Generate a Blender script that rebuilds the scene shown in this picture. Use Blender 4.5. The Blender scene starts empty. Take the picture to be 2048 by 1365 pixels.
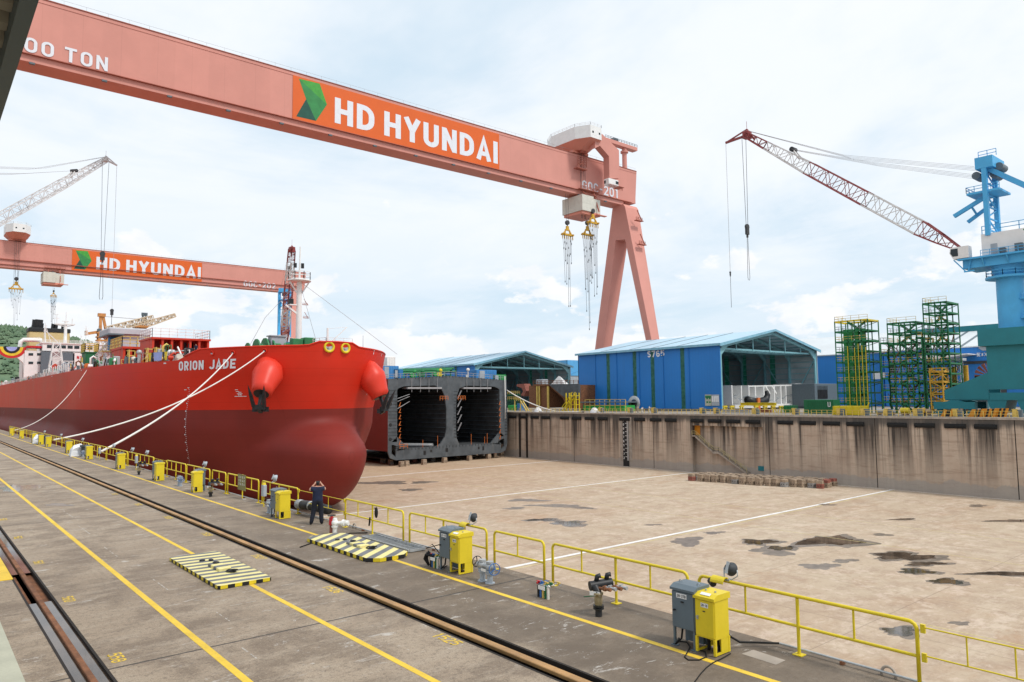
import bpy, math, random
from mathutils import Vector as V, Matrix
random.seed(7)
R = math.radians
sc = bpy.context.scene
COL = sc.collection
# ------------------------------------------------------------------ camera, sky, sun, exposure
CAMZ = 4.8
F = 1448.5                                   # focal length in pixels of the 2048 px wide photograph
yaw, pitch, roll = R(39.72), R(4.514), R(-.587)
FW = V((math.sin(yaw)*math.cos(pitch), math.cos(yaw)*math.cos(pitch), math.sin(pitch)))
_r = V((math.cos(yaw), -math.sin(yaw), 0)); _u = _r.cross(FW)
RT = _r*math.cos(roll) + _u*math.sin(roll); UP = -_r*math.sin(roll) + _u*math.cos(roll)
cd = bpy.data.cameras.new('camera'); cam = bpy.data.objects.new('camera', cd); COL.objects.link(cam)
cd.sensor_width = 36; cd.lens = 36*F/2048; cd.clip_start = .1; cd.clip_end = 9000
m = Matrix((RT, UP, -FW)).transposed().to_4x4(); m.translation = V((0, 0, CAMZ)); cam.matrix_world = m
sc.camera = cam
SUN_EL, SUN_AZ = R(55), R(160)               # azimuth clockwise from +Y: the sun stands behind and to the right of the camera
sd = bpy.data.lights.new('sun', 'SUN'); sun = bpy.data.objects.new('sun', sd); COL.objects.link(sun)
sd.energy = 1.9; sd.angle = R(10); sd.color = (1, .95, .88)
sdir = V((math.sin(SUN_AZ)*math.cos(SUN_EL), math.cos(SUN_AZ)*math.cos(SUN_EL), math.sin(SUN_EL)))
sun.rotation_euler = sdir.to_track_quat('Z', 'Y').to_euler(); sun.location = sdir*300
w = bpy.data.worlds.new('World'); sc.world = w; w.use_nodes = True
nt = w.node_tree; N = nt.nodes; L = nt.links; N.clear()
def nd(t, **k):
    n = N.new(t)
    for a, b in k.items(): setattr(n, a, b)
    return n
def mth(op, a, b=None, c=None):
    n = nd('ShaderNodeMath', operation=op)
    for i, x in enumerate((a, b, c)):
        if x is None: continue
        if isinstance(x, (int, float)): n.inputs[i].default_value = x
        else: L.new(x, n.inputs[i])
    return n.outputs[0]
def mixc(f, a, b):
    n = nd('ShaderNodeMix', data_type='RGBA')
    for i, x in ((0, f), (6, a), (7, b)):
        if isinstance(x, (int, float)): n.inputs[i].default_value = x
        elif isinstance(x, tuple): n.inputs[i].default_value = (*x, 1)
        else: L.new(x, n.inputs[i])
    return n.outputs[2]
def sstep(x, lo, hi):
    n = nd('ShaderNodeMapRange', interpolation_type='SMOOTHSTEP')
    n.inputs[1].default_value = lo; n.inputs[2].default_value = hi
    L.new(x, n.inputs[0]); return n.outputs[0]
def noise(vec, scale, detail=5, rough=.55, dist=0):
    n = nd('ShaderNodeTexNoise'); n.inputs['Scale'].default_value = scale; n.inputs['Detail'].default_value = detail
    n.inputs['Roughness'].default_value = rough; n.inputs['Distortion'].default_value = dist
    if vec is not None: L.new(vec, n.inputs['Vector'])
    return n.outputs['Fac']
def scalev(vec, s, off=(0, 0, 0)):
    n = nd('ShaderNodeMapping'); n.inputs['Scale'].default_value = s; n.inputs['Location'].default_value = off
    L.new(vec, n.inputs['Vector']); return n.outputs[0]
sky = nd('ShaderNodeTexSky', sky_type='NISHITA', sun_disc=False, sun_elevation=SUN_EL, sun_rotation=SUN_AZ,
         air_density=1.0, dust_density=1.5, ozone_density=1.2)
tc = nd('ShaderNodeTexCoord'); sep = nd('ShaderNodeSeparateXYZ'); L.new(tc.outputs['Generated'], sep.inputs[0])
zz = mth('MAXIMUM', sep.outputs[2], 0.0)
den = mth('ADD', zz, .16)
cmb = nd('ShaderNodeCombineXYZ'); L.new(mth('DIVIDE', sep.outputs[0], den), cmb.inputs[0]); L.new(mth('DIVIDE', sep.outputs[1], den), cmb.inputs[1])
veil = sstep(noise(scalev(cmb.outputs[0], (1, 1, 1), (3.1, .7, 0)), .75, 6, .6, .4), .30, .58)       # high thin layer
wisp = sstep(noise(scalev(cmb.outputs[0], (1.0, .6, 1), (7, 2, 0)), 2.6, 7, .62, .3), .42, .72)
cum_n = noise(scalev(tc.outputs['Generated'], (1, 1, 1.9), (1.7, 4.2, .3)), 7.5, 8, .55, .1)           # heaps low over the land
lim = mth('ADD', mth('MULTIPLY', zz, 1.15), .37)
cum = sstep(mth('SUBTRACT', cum_n, lim), .0, .05)
base = mixc(.86, sky.outputs[0], (6.8, 8.3, 9.5))
c1 = mixc(mth('MULTIPLY', mth('MULTIPLY', veil, .92), mth('ADD', mth('MULTIPLY', sstep(zz, .06, .32), .65), .35)), base, (9.0, 9.35, 9.75))
c2 = mixc(mth('MULTIPLY', wisp, .5), c1, (9.3, 9.5, 9.8))
cshade = mixc(sstep(noise(scalev(tc.outputs['Generated'], (1, 1, 1.6)), 17, 5, .6), .35, .65), (8.8, 9.0, 9.4), (9.9, 9.85, 9.85))
c3 = mixc(mth('MULTIPLY', cum, .8), c2, cshade)
hz = mixc(mth('SUBTRACT', 1.0, sstep(sep.outputs[2], -.02, .09)), c3, (8.6, 9.2, 9.75))
bg = nd('ShaderNodeBackground'); bg.inputs[1].default_value = .084; L.new(hz, bg.inputs[0])
L.new(bg.outputs[0], nd('ShaderNodeOutputWorld').inputs[0])
sc.view_settings.view_transform = 'Standard'; sc.view_settings.look = 'None'
sc.view_settings.exposure = 0.36; sc.view_settings.gamma = 1
# ------------------------------------------------------------------ from the photograph's pixels to points of the place
def ray(x, y): return RT*(x-1024) - UP*(y-682.5) + FW*F
def GP(x, y, z=0.):
    d = ray(x, y); return V((0, 0, CAMZ)) + d*((z-CAMZ)/d.z)
def XP(x, y, X):
    d = ray(x, y); return V((0, 0, CAMZ)) + d*(X/d.x)
def YP(x, y, Y):
    d = ray(x, y); return V((0, 0, CAMZ)) + d*(Y/d.y)
# ------------------------------------------------------------------ materials
MATS = {}
def new_mat(name):
    global nt, N, L
    mt = bpy.data.materials.new(name); mt.use_nodes = True
    nt = mt.node_tree; N = nt.nodes; L = nt.links; N.clear()
    b = nd('ShaderNodeBsdfPrincipled'); o = nd('ShaderNodeOutputMaterial'); L.new(b.outputs[0], o.inputs[0])
    MATS[name] = mt
    return mt, b
def setc(b, c):
    if isinstance(c, tuple): b.inputs['Base Color'].default_value = (*c, 1)
    else: L.new(c, b.inputs['Base Color'])
def pos(): return nd('ShaderNodeNewGeometry').outputs['Position']
def ocoord(): return nd('ShaderNodeTexCoord').outputs['Object']
def mul(c, k): return tuple(min(1, x*k) for x in c)
def bump(b, h, strength=.3, dist=.02):
    n = nd('ShaderNodeBump'); n.inputs['Strength'].default_value = strength; n.inputs['Distance'].default_value = dist
    L.new(h, n.inputs['Height']); L.new(n.outputs[0], b.inputs['Normal'])
def paint(name, col, rough=.5, metal=0., var=.14, scale=.6, grime=0., gcol=(.07, .055, .045), gs=(.8, .8, .05), coat=0., fine=0., spec=.35, seam=None):
    """painted or bare surface: cloudy tone variation, run-down dirt of its own shape"""
    mt, b = new_mat(name); p = pos()
    n1 = noise(p, scale, 5, .6)
    c = mixc(sstep(n1, .25, .75), mul(col, 1-var), mul(col, 1+var))
    if fine: c = mixc(mth('MULTIPLY', sstep(noise(p, scale*14, 4, .7), .45, .75), fine), c, mul(col, .45))
    if grime:
        g = noise(scalev(p, gs), 1.0, 6, .65)
        c = mixc(mth('MULTIPLY', sstep(g, .5, .8), grime), c, gcol)
    if seam:                                      # plate seams: (axis, spacing, width, strength), darker weld lines
        sp = nd('ShaderNodeSeparateXYZ'); L.new(p, sp.inputs[0])
        for ax, dist, wd, k in seam:
            e = mth('LESS_THAN', mth('PINGPONG', mth('ADD', sp.outputs[ax], 500.3), dist/2), wd); c = mixc(mth('MULTIPLY', e, k), c, mul(col, .55))
            cell = nd('ShaderNodeTexWhiteNoise', noise_dimensions='1D'); L.new(mth('FLOOR', mth('DIVIDE', mth('ADD', sp.outputs[ax], 500.3+dist/2), dist)), cell.inputs['W'])
            c = mixc(mth('MULTIPLY', cell.outputs[0], .10), c, mul(col, 1.5 if k < .5 else .6))
    setc(b, c); b.inputs['Metallic'].default_value = metal; b.inputs['Specular IOR Level'].default_value = spec
    rr = nd('ShaderNodeMapRange'); L.new(n1, rr.inputs[0]); rr.inputs[3].default_value = max(.03, rough-.1); rr.inputs[4].default_value = min(1, rough+.1)
    L.new(rr.outputs[0], b.inputs['Roughness'])
    if coat: b.inputs['Coat Weight'].default_value = coat; b.inputs['Coat Roughness'].default_value = .12
    return mt
def M(n): return MATS[n]
# ------------------------------------------------------------------ mesh builder
class MB:
    def __init__(s): s.v = []; s.f = []; s.m = []; s.mi = 0; s.sm = []; s.smooth = False
    def add(s, vs, fs):
        o = len(s.v); s.v += [V(p) for p in vs]
        for f in fs: s.f.append([o+i for i in f]); s.m.append(s.mi); s.sm.append(s.smooth)
    def quad(s, *p): s.add(p, [list(range(len(p)))])
    def frame(s, c, ax, ay, az):
        c = V(c); P = [c+ax*i+ay*j+az*k for i in (-1, 1) for j in (-1, 1) for k in (-1, 1)]
        s.add(P, [[0, 1, 3, 2], [4, 6, 7, 5], [0, 4, 5, 1], [2, 3, 7, 6], [0, 2, 6, 4], [1, 5, 7, 3]])
    def box(s, x0, x1, y0, y1, z0, z1):
        s.frame(((x0+x1)/2, (y0+y1)/2, (z0+z1)/2), V(((x1-x0)/2, 0, 0)), V((0, (y1-y0)/2, 0)), V((0, 0, (z1-z0)/2)))
    def cbox(s, x0, x1, y0, y1, z0, z1, b=.02):
        """box with chamfered upright and top edges"""
        b = min(b, (x1-x0)/3, (y1-y0)/3)
        def ring(i, z): return [(x0+i+b, y0+i, z), (x1-i-b, y0+i, z), (x1-i, y0+i+b, z), (x1-i, y1-i-b, z), (x1-i-b, y1-i, z), (x0+i+b, y1-i, z), (x0+i, y1-i-b, z), (x0+i, y0+i+b, z)]
        P = ring(0, z0)+ring(0, z1-b)+ring(b, z1); fs = [list(range(7, -1, -1)), list(range(16, 24))]
        for k in (0, 8):
            for i in range(8): j = (i+1) % 8; fs.append([k+i, k+j, k+8+j, k+8+i])
        s.add(P, fs)
    def beam(s, p, q, w, h=None, up=V((0, 0, 1))):
        p, q = V(p), V(q); d = q-p
        if d.length < 1e-6: return
        h = h or w; dn = d.normalized()
        if abs(dn.dot(up)) > .98: up = V((0, 1, 0))
        a = dn.cross(up).normalized(); b = a.cross(dn)
        s.frame((p+q)/2, d/2, a*(w/2), b*(h/2))
    def cyl(s, p, q, r0, r1=None, n=8, cap=True):
        p, q = V(p), V(q); d = (q-p); r1 = r0 if r1 is None else r1
        if d.length < 1e-7: return
        dn = d.normalized(); up = V((0, 0, 1)) if abs(dn.z) < .95 else V((0, 1, 0))
        a = dn.cross(up).normalized(); b = a.cross(dn)
        P = []
        for c, rr in ((p, r0), (q, r1)):
            for i in range(n): t = 2*math.pi*i/n; P.append(c+a*(rr*math.cos(t))+b*(rr*math.sin(t)))
        sm = s.smooth; s.smooth = n > 5
        o = len(s.v); s.add(P, [[i, n+i, n+(i+1) % n, (i+1) % n] for i in range(n)])
        s.smooth = sm
        if cap: s.add(P[:n], [list(range(n))]); s.add(P[n:], [list(range(n-1, -1, -1))])
    def tube(s, pts, r, n=6, closed=False):
        pts = [V(p) for p in pts]; k = len(pts); rings = []; last = None
        for i, p in enumerate(pts):
            if closed: t = pts[(i+1) % k]-pts[i-1]
            else: t = pts[min(i+1, k-1)]-pts[max(i-1, 0)]
            t.normalize()
            if last is None:
                up = V((0, 0, 1)) if abs(t.z) < .9 else V((1, 0, 0)); a = t.cross(up).normalized()
            else: a = (last-t*last.dot(t)).normalized()
            last = a; b = a.cross(t); rr = r[i] if isinstance(r, (list, tuple)) else r
            rings.append([p+a*(rr*math.cos(2*math.pi*j/n))+b*(rr*math.sin(2*math.pi*j/n)) for j in range(n)])
        P = [q for g in rings for q in g]; fs = []
        for i in range(k if closed else k-1):
            A, B = i*n, ((i+1) % k)*n
            for j in range(n): fs.append([A+j, A+(j+1) % n, B+(j+1) % n, B+j])
        if not closed: fs += [list(range(n-1, -1, -1)), list(range((k-1)*n, k*n))]
        sm = s.smooth; s.smooth = n > 4; s.add(P, fs); s.smooth = sm
    def prism(s, pts, d):
        """closed outline pts (list of 3-D points) swept along vector d"""
        pts = [V(p) for p in pts]; d = V(d); n = len(pts); P = pts+[p+d for p in pts]
        s.add(P, [list(range(n-1, -1, -1)), list(range(n, 2*n))]+[[i, (i+1) % n, n+(i+1) % n, n+i] for i in range(n)])
    def lathe(s, c, prof, n=16, ax=V((0, 0, 1))):
        c = V(c); ax = V(ax).normalized(); up = V((0, 0, 1)) if abs(ax.z) < .9 else V((1, 0, 0))
        a = ax.cross(up).normalized(); b = ax.cross(a); P = []
        for (rr, h) in prof:
            for j in range(n): t = 2*math.pi*j/n; P.append(c+ax*h+a*(rr*math.cos(t))+b*(rr*math.sin(t)))
        fs = []
        for i in range(len(prof)-1):
            for j in range(n): fs.append([i*n+j, i*n+(j+1) % n, (i+1)*n+(j+1) % n, (i+1)*n+j])
        sm = s.smooth; s.smooth = True; s.add(P, fs); s.smooth = sm
    def ball(s, c, rx, ry=None, rz=None, n=10, k=7):
        ry = ry or rx; rz = rz or rx; c = V(c); P = []; fs = []
        for i in range(k+1):
            a = math.pi*i/k
            for j in range(n): t = 2*math.pi*j/n; P.append(c+V((rx*math.sin(a)*math.cos(t), ry*math.sin(a)*math.sin(t), rz*math.cos(a))))
        for i in range(k):
            for j in range(n): fs.append([i*n+j, (i+1)*n+j, (i+1)*n+(j+1) % n, i*n+(j+1) % n])
        sm = s.smooth; s.smooth = True; s.add(P, fs); s.smooth = sm
    def rail(s, pts, h=1.1, r=.03, step=2.0, mids=1, n=4):
        """handrail: uprights and level rails along a path"""
        pts = [V(p) for p in pts]
        for a, b in zip(pts, pts[1:]):
            k = max(1, round((b-a).length/step))
            for i in range(k+1):
                p = a.lerp(b, i/k); s.beam(p, p+V((0, 0, h)), r*2)
            for j in range(mids+1):
                z = V((0, 0, h*(j+1)/(mids+1))); s.beam(a+z, b+z, r*2)
    def lattice(s, A, B, ra, rb, n=8, chord=.15, lace=.08, up=V((0, 0, 1))):
        """four-chord lattice boom from A to B; ra, rb = (half width, half height) at the ends"""
        A, B = V(A), V(B); d = (B-A).normalized(); a = d.cross(up).normalized(); b = a.cross(d)
        def cn(t):
            c = A.lerp(B, t); wv = ra[0]+(rb[0]-ra[0])*t; hv = ra[1]+(rb[1]-ra[1])*t
            return [c+a*(i*wv)+b*(j*hv) for i, j in ((-1, -1), (1, -1), (1, 1), (-1, 1))]
        st = [cn(i/n) for i in range(n+1)]
        for i in range(n):
            for k in range(4):
                s.beam(st[i][k], st[i+1][k], chord)
                k2 = (k+1) % 4
                if (i+k) % 2: s.beam(st[i][k], st[i+1][k2], lace)
                else: s.beam(st[i][k2], st[i+1][k], lace)
                s.beam(st[i][k], st[i][k2], lace)
        for k in range(4): s.beam(st[n][k], st[n][(k+1) % 4], lace)
    def build(s, name, mats, parent=None, flat=False):
        if not isinstance(mats, (list, tuple)): mats = [mats]
        off = V((0, 0, 0)); p = parent
        while p is not None: off += p.location; p = p.parent
        me = bpy.data.meshes.new(name); me.from_pydata([tuple(q-off) for q in s.v], [], s.f)
        for mt in mats: me.materials.append(M(mt) if isinstance(mt, str) else mt)
        me.polygons.foreach_set('material_index', s.m); me.polygons.foreach_set('use_smooth', [False]*len(s.f) if flat else s.sm)
        me.update()
        o = bpy.data.objects.new(name, me); COL.objects.link(o); o.parent = parent
        return o
def tag(o, label=None, cat=None, group=None, kind=None):
    for k, x in (('label', label), ('category', cat), ('group', group), ('kind', kind)):
        if x: o[k] = x
    return o
def thing(name, label, cat, loc=(0, 0, 0), group=None):
    o = bpy.data.objects.new(name, None); COL.objects.link(o); o.location = V(loc); o.empty_display_size = .3
    return tag(o, label, cat, group)
def solo(mb, name, mats, label, cat, group=None, flat=False):
    return tag(mb.build(name, mats, None, flat), label, cat, group)
def struct(mb, name, mats): return tag(mb.build(name, mats), kind='structure')
def kids(o): return [c for c in ALLKIDS.get(o.name, [])]
ALLKIDS = {}
def copy_tree(o, loc, label=None, group=None, rz=None):
    """a copy of a thing with copies of its parts and sub-parts"""
    def cp(x, par):
        c = x.copy(); COL.objects.link(c); c.parent = par
        for ch in [q for q in x.children]: cp(ch, c)
        return c
    r = cp(o, None); r.location = V(loc)
    if rz is not None: r.rotation_euler = (0, 0, rz)
    if label: r['label'] = label
    if group: r['group'] = group
    return r
# ------------------------------------------------------------------ lettering made of strokes
def arc(cx, cy, r, a0, a1, n=5): return [(cx+r*math.cos(R(a0+(a1-a0)*i/n)), cy+r*math.sin(R(a0+(a1-a0)*i/n))) for i in range(n+1)]
def glyph(ch, w):
    """(advance, [(closed, points)]) in a box of height 1"""
    a = w/2; t = 1-a; W = .62; r = W-a; c = min(.24, (r-a)/2-.004); m = .5
    ring = arc(r-c, t-c, c, 0, 90)+arc(a+c, t-c, c, 90, 180)+arc(a+c, a+c, c, 180, 270)+arc(r-c, a+c, c, 270, 360)
    g = {
     'O': [(1, ring)], '0': [(1, ring)],
     'H': [(0, [(a, 0), (a, 1)]), (0, [(r, 0), (r, 1)]), (0, [(a, m), (r, m)])],
     'D': [(1, [(a, a), (a, t)]+arc(r-.3, t-.3, .3, 90, 0)+arc(r-.3, a+.3, .3, 0, -90))],
     'Y': [(0, [(a*.7, 1), (W/2, .45), (W/2, 0)]), (0, [(W-a*.7, 1), (W/2, .45)])],
     'U': [(0, [(a, 1)]+arc(a+c, a+c, c, 180, 270)+arc(r-c, a+c, c, 270, 360)+[(r, 1)])],
     'N': [(0, [(a, 0), (a, 1)]), (0, [(a, t+a*.5), (r, a*.5)]), (0, [(r, 0), (r, 1)])],
     'A': [(0, [(a*.7, 0), (W/2, t+a*.4), (W-a*.7, 0)]), (0, [(W*.2, .3), (W*.8, .3)])],
     'T': [(0, [(0, t), (W, t)]), (0, [(W/2, 0), (W/2, t)])],
     'G': [(0, [(r, t-c*.8)]+arc(r-c, t-c, c, 20, 90)+arc(a+c, t-c, c, 90, 180)+arc(a+c, a+c, c, 180, 270)+arc(r-c, a+c, c, 270, 360)+[(r, m-.03), (W*.55, m-.03)])],
     'C': [(0, arc(r-c, t-c, c, 10, 90)+arc(a+c, t-c, c, 90, 180)+arc(a+c, a+c, c, 180, 270)+arc(r-c, a+c, c, 270, 350))],
     'S': [(0, arc(r-c, t-c, c, 20, 90)+arc(a+c, t-.21, .21, 90, 190)+[(W*.3, .55), (W*.7, .45)]+arc(r-.21, a+.21, .21, 10, -90)+arc(a+c, a+c, c, 270, 200))],
     'J': [(0, [(r, 1)]+arc(r-c, a+c, c, 360, 270)+arc(a+c, a+c, c, 270, 190))],
     'E': [(0, [(W*.95, t), (a, t), (a, a), (W*.95, a)]), (0, [(a, m), (W*.85, m)])],
     'R': [(0, [(a, 0), (a, t)]+arc(r-.2, t-.2, .2, 90, 0)+arc(r-.2, m+.15, .2, 0, -90)+[(a, m-.05)]), (0, [(W*.5, m-.05), (r, 0)])],
     'B': [(1, [(a, a), (a, t)]+arc(r-.2, t-.2, .2, 90, 0)+arc(r-.2, a+.2, .2, 0, -90)), (0, [(a, m), (r, m)])],
     'P': [(0, [(a, 0), (a, t)]+arc(r-.2, t-.2, .2, 90, 0)+arc(r-.2, m+.12, .2, 0, -90)+[(a, m-.08)])],
     'K': [(0, [(a, 0), (a, 1)]), (0, [(r, 1), (a, .45)]), (0, [(W*.35, .55), (r, 0)])],
     'L': [(0, [(a, 1), (a, a), (W*.95, a)])],
     'M': [(0, [(a, 0), (a, t), (W/2, .4), (r, t), (r, 0)])],
     '1': [(0, [(W*.2, .8), (W*.5, t), (W*.5, 0)])],
     '2': [(0, arc(a+c, t-c, c, 170, 90)+arc(r-c, t-c, c, 90, -20)+[(a, a), (W, a)])],
     '3': [(0, arc(a+c, t-c, c, 160, 90)+arc(r-.22, t-.22, .22, 90, -60)+[(W*.45, m)]), (0, [(W*.45, m)]+arc(r-.22, a+.22, .22, 60, -90)+arc(a+c, a+c, c, 270, 200))],
     '4': [(0, [(W*.65, 0), (W*.65, t), (a, .3), (W, .3)])],
     '5': [(0, [(W*.92, t), (a, t), (a, .55)]+arc(r-.26, a+.28, .28, 80, -90)+arc(a+c, a+c, c, 270, 200))],
     '6': [(1, arc(r-c, .31, c, 0, 90)+arc(a+c, .31, c, 90, 180)+arc(a+c, a+c, c, 180, 270)+arc(r-c, a+c, c, 270, 360)), (0, [(a, .35)]+arc(a+c, t-c, c, 180, 90)+arc(r-c, t-c, c, 90, 20))],
     '7': [(0, [(0, t), (r, t), (W*.35, 0)])],
     '8': [(1, ring), (0, [(a, m), (r, m)])], '9': [(1, ring), (0, [(a, m), (r, m)])],
     '-': [(0, [(.06, m), (.42, m)])], ' ': []}
    if ch == 'I': return w, [(0, [(a, 0), (a, 1)])]
    return {'-': .48, ' ': .34, 'M': .7}.get(ch, W), g.get(ch, [(1, ring)])
def text(mb, s, O, Rv, Uv, h, w=.17, gap=.15, lift=.004, width=None, sp=.34):
    """flat letters with lower left corner at O, reading along Rv"""
    O, Rv, Uv = V(O), V(Rv).normalized(), V(Uv).normalized(); Nv = Rv.cross(Uv)
    tot = sum((sp if c == ' ' else glyph(c, w)[0])+gap for c in s)-gap
    sx = (width/(tot*h)) if width else 1.
    x = 0
    for ch in s:
        adv, pl = glyph(ch, w)
        if ch == ' ': adv = sp
        for k, (cl, pts) in enumerate(pl):
            P = [V((p[0], p[1])) for p in pts]; n = len(P); lo = []; hi = []
            for i in range(n):
                pa = P[i-1] if (i or cl) else None; pb = P[(i+1) % n] if (i < n-1 or cl) else None
                ds = [q for q in ((P[i]-pa).normalized() if pa is not None and (P[i]-pa).length > 1e-6 else None, (pb-P[i]).normalized() if pb is not None and (pb-P[i]).length > 1e-6 else None) if q is not None]
                t = sum(ds, V((0, 0))).normalized(); nn = V((-t.y, t.x)); k2 = w/2/max(.45, abs(nn.dot(V((-ds[0].y, ds[0].x)))))
                lo.append(P[i]-nn*k2); hi.append(P[i]+nn*k2)
            def to(q): return O+Rv*((x+q.x)*h*sx)+Uv*(q.y*h)+Nv*(lift*(1+.6*k))
            vs = [to(q) for q in lo]+[to(q) for q in hi]; rng = range(n if cl else n-1)
            mb.add(vs, [[i, (i+1) % n, n+(i+1) % n, n+i] for i in rng])
        x += adv+gap
    return tot*h*sx
# ------------------------------------------------------------------ materials of the place
paint('ship_red', (.58, .028, .012), .42, spec=.22, seam=((2, 2.7, .035, .28), (1, 11, .03, .2)), var=.07, scale=.12, grime=.10, gcol=(.38, .10, .07), gs=(.25, .25, .02))
paint('bolster_red', (.66, .045, .024), .4, spec=.3, var=.05)
paint('ship_maroon', (.19, .024, .018), .6, spec=.22, seam=((2, 2.7, .035, .3), (1, 11, .03, .25)), var=.10, scale=.1, grime=.2, gcol=(.12, .03, .025), gs=(.3, .3, .03))
paint('white', (.78, .78, .77), .5, var=.05, grime=.12, gcol=(.45, .42, .38))
paint('offwhite', (.62, .60, .53), .6, var=.06, grime=.25, gcol=(.35, .3, .24))
paint('lettering', (.74, .77, .83), .5, var=.03)
paint('grey_tent', (.46, .48, .52), .7, var=.06)
paint('grey_steel', (.082, .094, .105), .55, var=.25, scale=.5, grime=.45, gcol=(.2, .2, .2), gs=(.7, .7, .2))
paint('dark_steel', (.045, .05, .055), .6, var=.35, scale=.6, grime=.4, gcol=(.12, .07, .045))
paint('tank_dark', (.06, .065, .07), .7, var=.35, scale=.25)
paint('rust', (.20, .085, .04), .8, var=.4, scale=2.5, fine=.4)
paint('rail_steel', (.40, .225, .088), .5, var=.28, scale=1.2, grime=.2, gcol=(.25, .2, .2), gs=(6, .3, 1), fine=.3)
paint('groove', (.022, .017, .014), .8, var=.4, scale=2)  # near black: the shade inside the rail grooves is put into this colour
paint('black', (.018, .019, .021), .45, var=.3, scale=3)
paint('rubber', (.014, .014, .014), .85, var=.3, scale=2)
paint('tackle', (.05, .05, .055), .5)
paint('cable', (.32, .32, .33), .6)
paint('yellow', (.70, .54, .022), .42, var=.07, scale=1.2, grime=.16, gcol=(.28, .18, .04), gs=(3, 3, .4), fine=.1)
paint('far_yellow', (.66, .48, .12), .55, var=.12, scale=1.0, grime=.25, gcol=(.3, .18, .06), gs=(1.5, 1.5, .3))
paint('chalk', (.46, .42, .37), .8, var=.2, scale=3, fine=.6); paint('line_yellow', (.74, .50, .05), .65, var=.12, scale=1.6, fine=.35)
paint('line_white', (.74, .73, .70), .7, var=.1, scale=.8, fine=.3)
paint('old_line', (.56, .47, .22), .8, var=.15, scale=.5, fine=.5)
paint('cab_grey', (.115, .15, .175), .45, var=.10, scale=2, grime=.15, gcol=(.2, .2, .2), gs=(4, 4, .5))
paint('light_grey', (.36, .40, .44), .5, var=.1)
paint('galv', (.42, .44, .45), .45, metal=.35, var=.14, scale=5)
paint('pale_plate', (.46, .46, .36), .7, var=.10, scale=1.2, fine=.2)
paint('crane_pink', (.61, .275, .228), .6, spec=.2, seam=((0, 9, .06, .22),), var=.05, scale=.12, grime=.13, gcol=(.50, .20, .15), gs=(.3, .3, .02))
paint('crane_under', (.66, .25, .18), .6, var=.07, scale=.12)
paint('crane_edge', (.36, .11, .075), .6)
paint('logo_orange', (.70, .125, .018), .55, var=.04, scale=.2)
paint('logo_green', (.06, .34, .05), .5); paint('logo_green_mid', (.035, .24, .07), .5); paint('logo_green_dark', (.016, .13, .075), .5); paint('logo_green_deep', (.012, .085, .06), .5)
paint('crane_blue', (.08, .41, .74), .5, var=.07, scale=.4, grime=.1, gcol=(.12, .2, .28))
paint('crane_teal', (.018, .185, .22), .5, var=.08, scale=.3, grime=.12, gcol=(.02, .1, .12))
paint('boom_red', (.27, .05, .05), .5); paint('boom_white', (.62, .61, .60), .5, grime=.2, gcol=(.4, .3, .28))
paint('crane_orange', (.56, .25, .08), .55, var=.15); paint('boom_tan', (.62, .50, .36), .55, var=.12)
paint('hook_yellow', (.58, .33, .035), .5, var=.2, scale=1)
paint('shed_teal', (.20, .42, .48), .55, var=.1); paint('shed_inside', (.36, .42, .45), .8, var=.18, scale=.2)
paint('glazing', (.085, .30, .20), .45, var=.25, scale=.8)
paint('shed_roof', (.40, .58, .70), .45, var=.05, scale=.1, grime=.15, gcol=(.35, .45, .5))
paint('grey_roof', (.60, .64, .66), .5, var=.05, scale=.1)
paint('sky_blue', (.10, .38, .70), .5, var=.05)
paint('green', (.03, .20, .075), .5, var=.15, scale=.8, grime=.15, gcol=(.05, .1, .04))
paint('bright_green', (.025, .27, .07), .55, var=.2, scale=.6)
paint('tower_green', (.015, .16, .06), .55, var=.25, scale=.8)
paint('conveyor_green', (.03, .36, .07), .6, var=.12, scale=.3)
paint('box_green', (.012, .13, .05), .5, var=.08)
paint('valve_blue', (.04, .14, .38), .4); paint('valve_red', (.5, .02, .03), .4); paint('deck_red', (.5, .045, .02), .5, var=.1)
paint('deck_orange', (.62, .17, .04), .5); paint('funnel_buff', (.56, .42, .20), .5, var=.04)
paint('glass', (.02, .03, .035), .12, var=.1); paint('container_blue', (.03, .18, .42), .5)
paint('timber', (.33, .25, .18), .85, var=.35, scale=1.1, fine=.5); paint('block_red', (.28, .10, .075), .85, var=.3, scale=1.1, fine=.5); paint('block_grey', (.27, .26, .25), .85, var=.3, scale=1.0, fine=.5)
paint('stripe_yellow', (.76, .67, .29), .6, var=.08, scale=3, fine=.25); paint('stripe_black', (.155, .16, .17), .65, var=.2, scale=3); paint('side_black', (.015, .015, .015), .6)
paint('hazard_orange', (.66, .26, .02), .55)
paint('stair_concrete', (.36, .31, .26), .85, var=.2, scale=1)
paint('canopy_beam', (.055, .085, .095), .45, var=.12); paint('canopy_soffit', (.30, .28, .22), .8, var=.1)
paint('rope', (.74, .72, .68), .8, var=.06, scale=2); paint('tarp', (.72, .74, .77), .8, var=.08, scale=2)
paint('skin', (.50, .27, .19), .55, var=.06, scale=9); paint('navy', (.014, .02, .05), .85, var=.25, scale=7); paint('trousers', (.012, .014, .024), .85, var=.25, scale=7)
paint('hair', (.012, .011, .012), .6); paint('shoe', (.02, .02, .022), .6)
paint('beige_cloth', (.42, .36, .28), .9); paint('banner_red', (.55, .03, .03), .7); paint('banner_yellow', (.75, .55, .04), .7); paint('banner_blue', (.35, .40, .75), .7)
paint('olive', (.20, .185, .07), .6); paint('brass', (.33, .27, .16), .45, metal=.3, var=.2, scale=8); paint('air_blue', (.05, .22, .5), .5)

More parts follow.
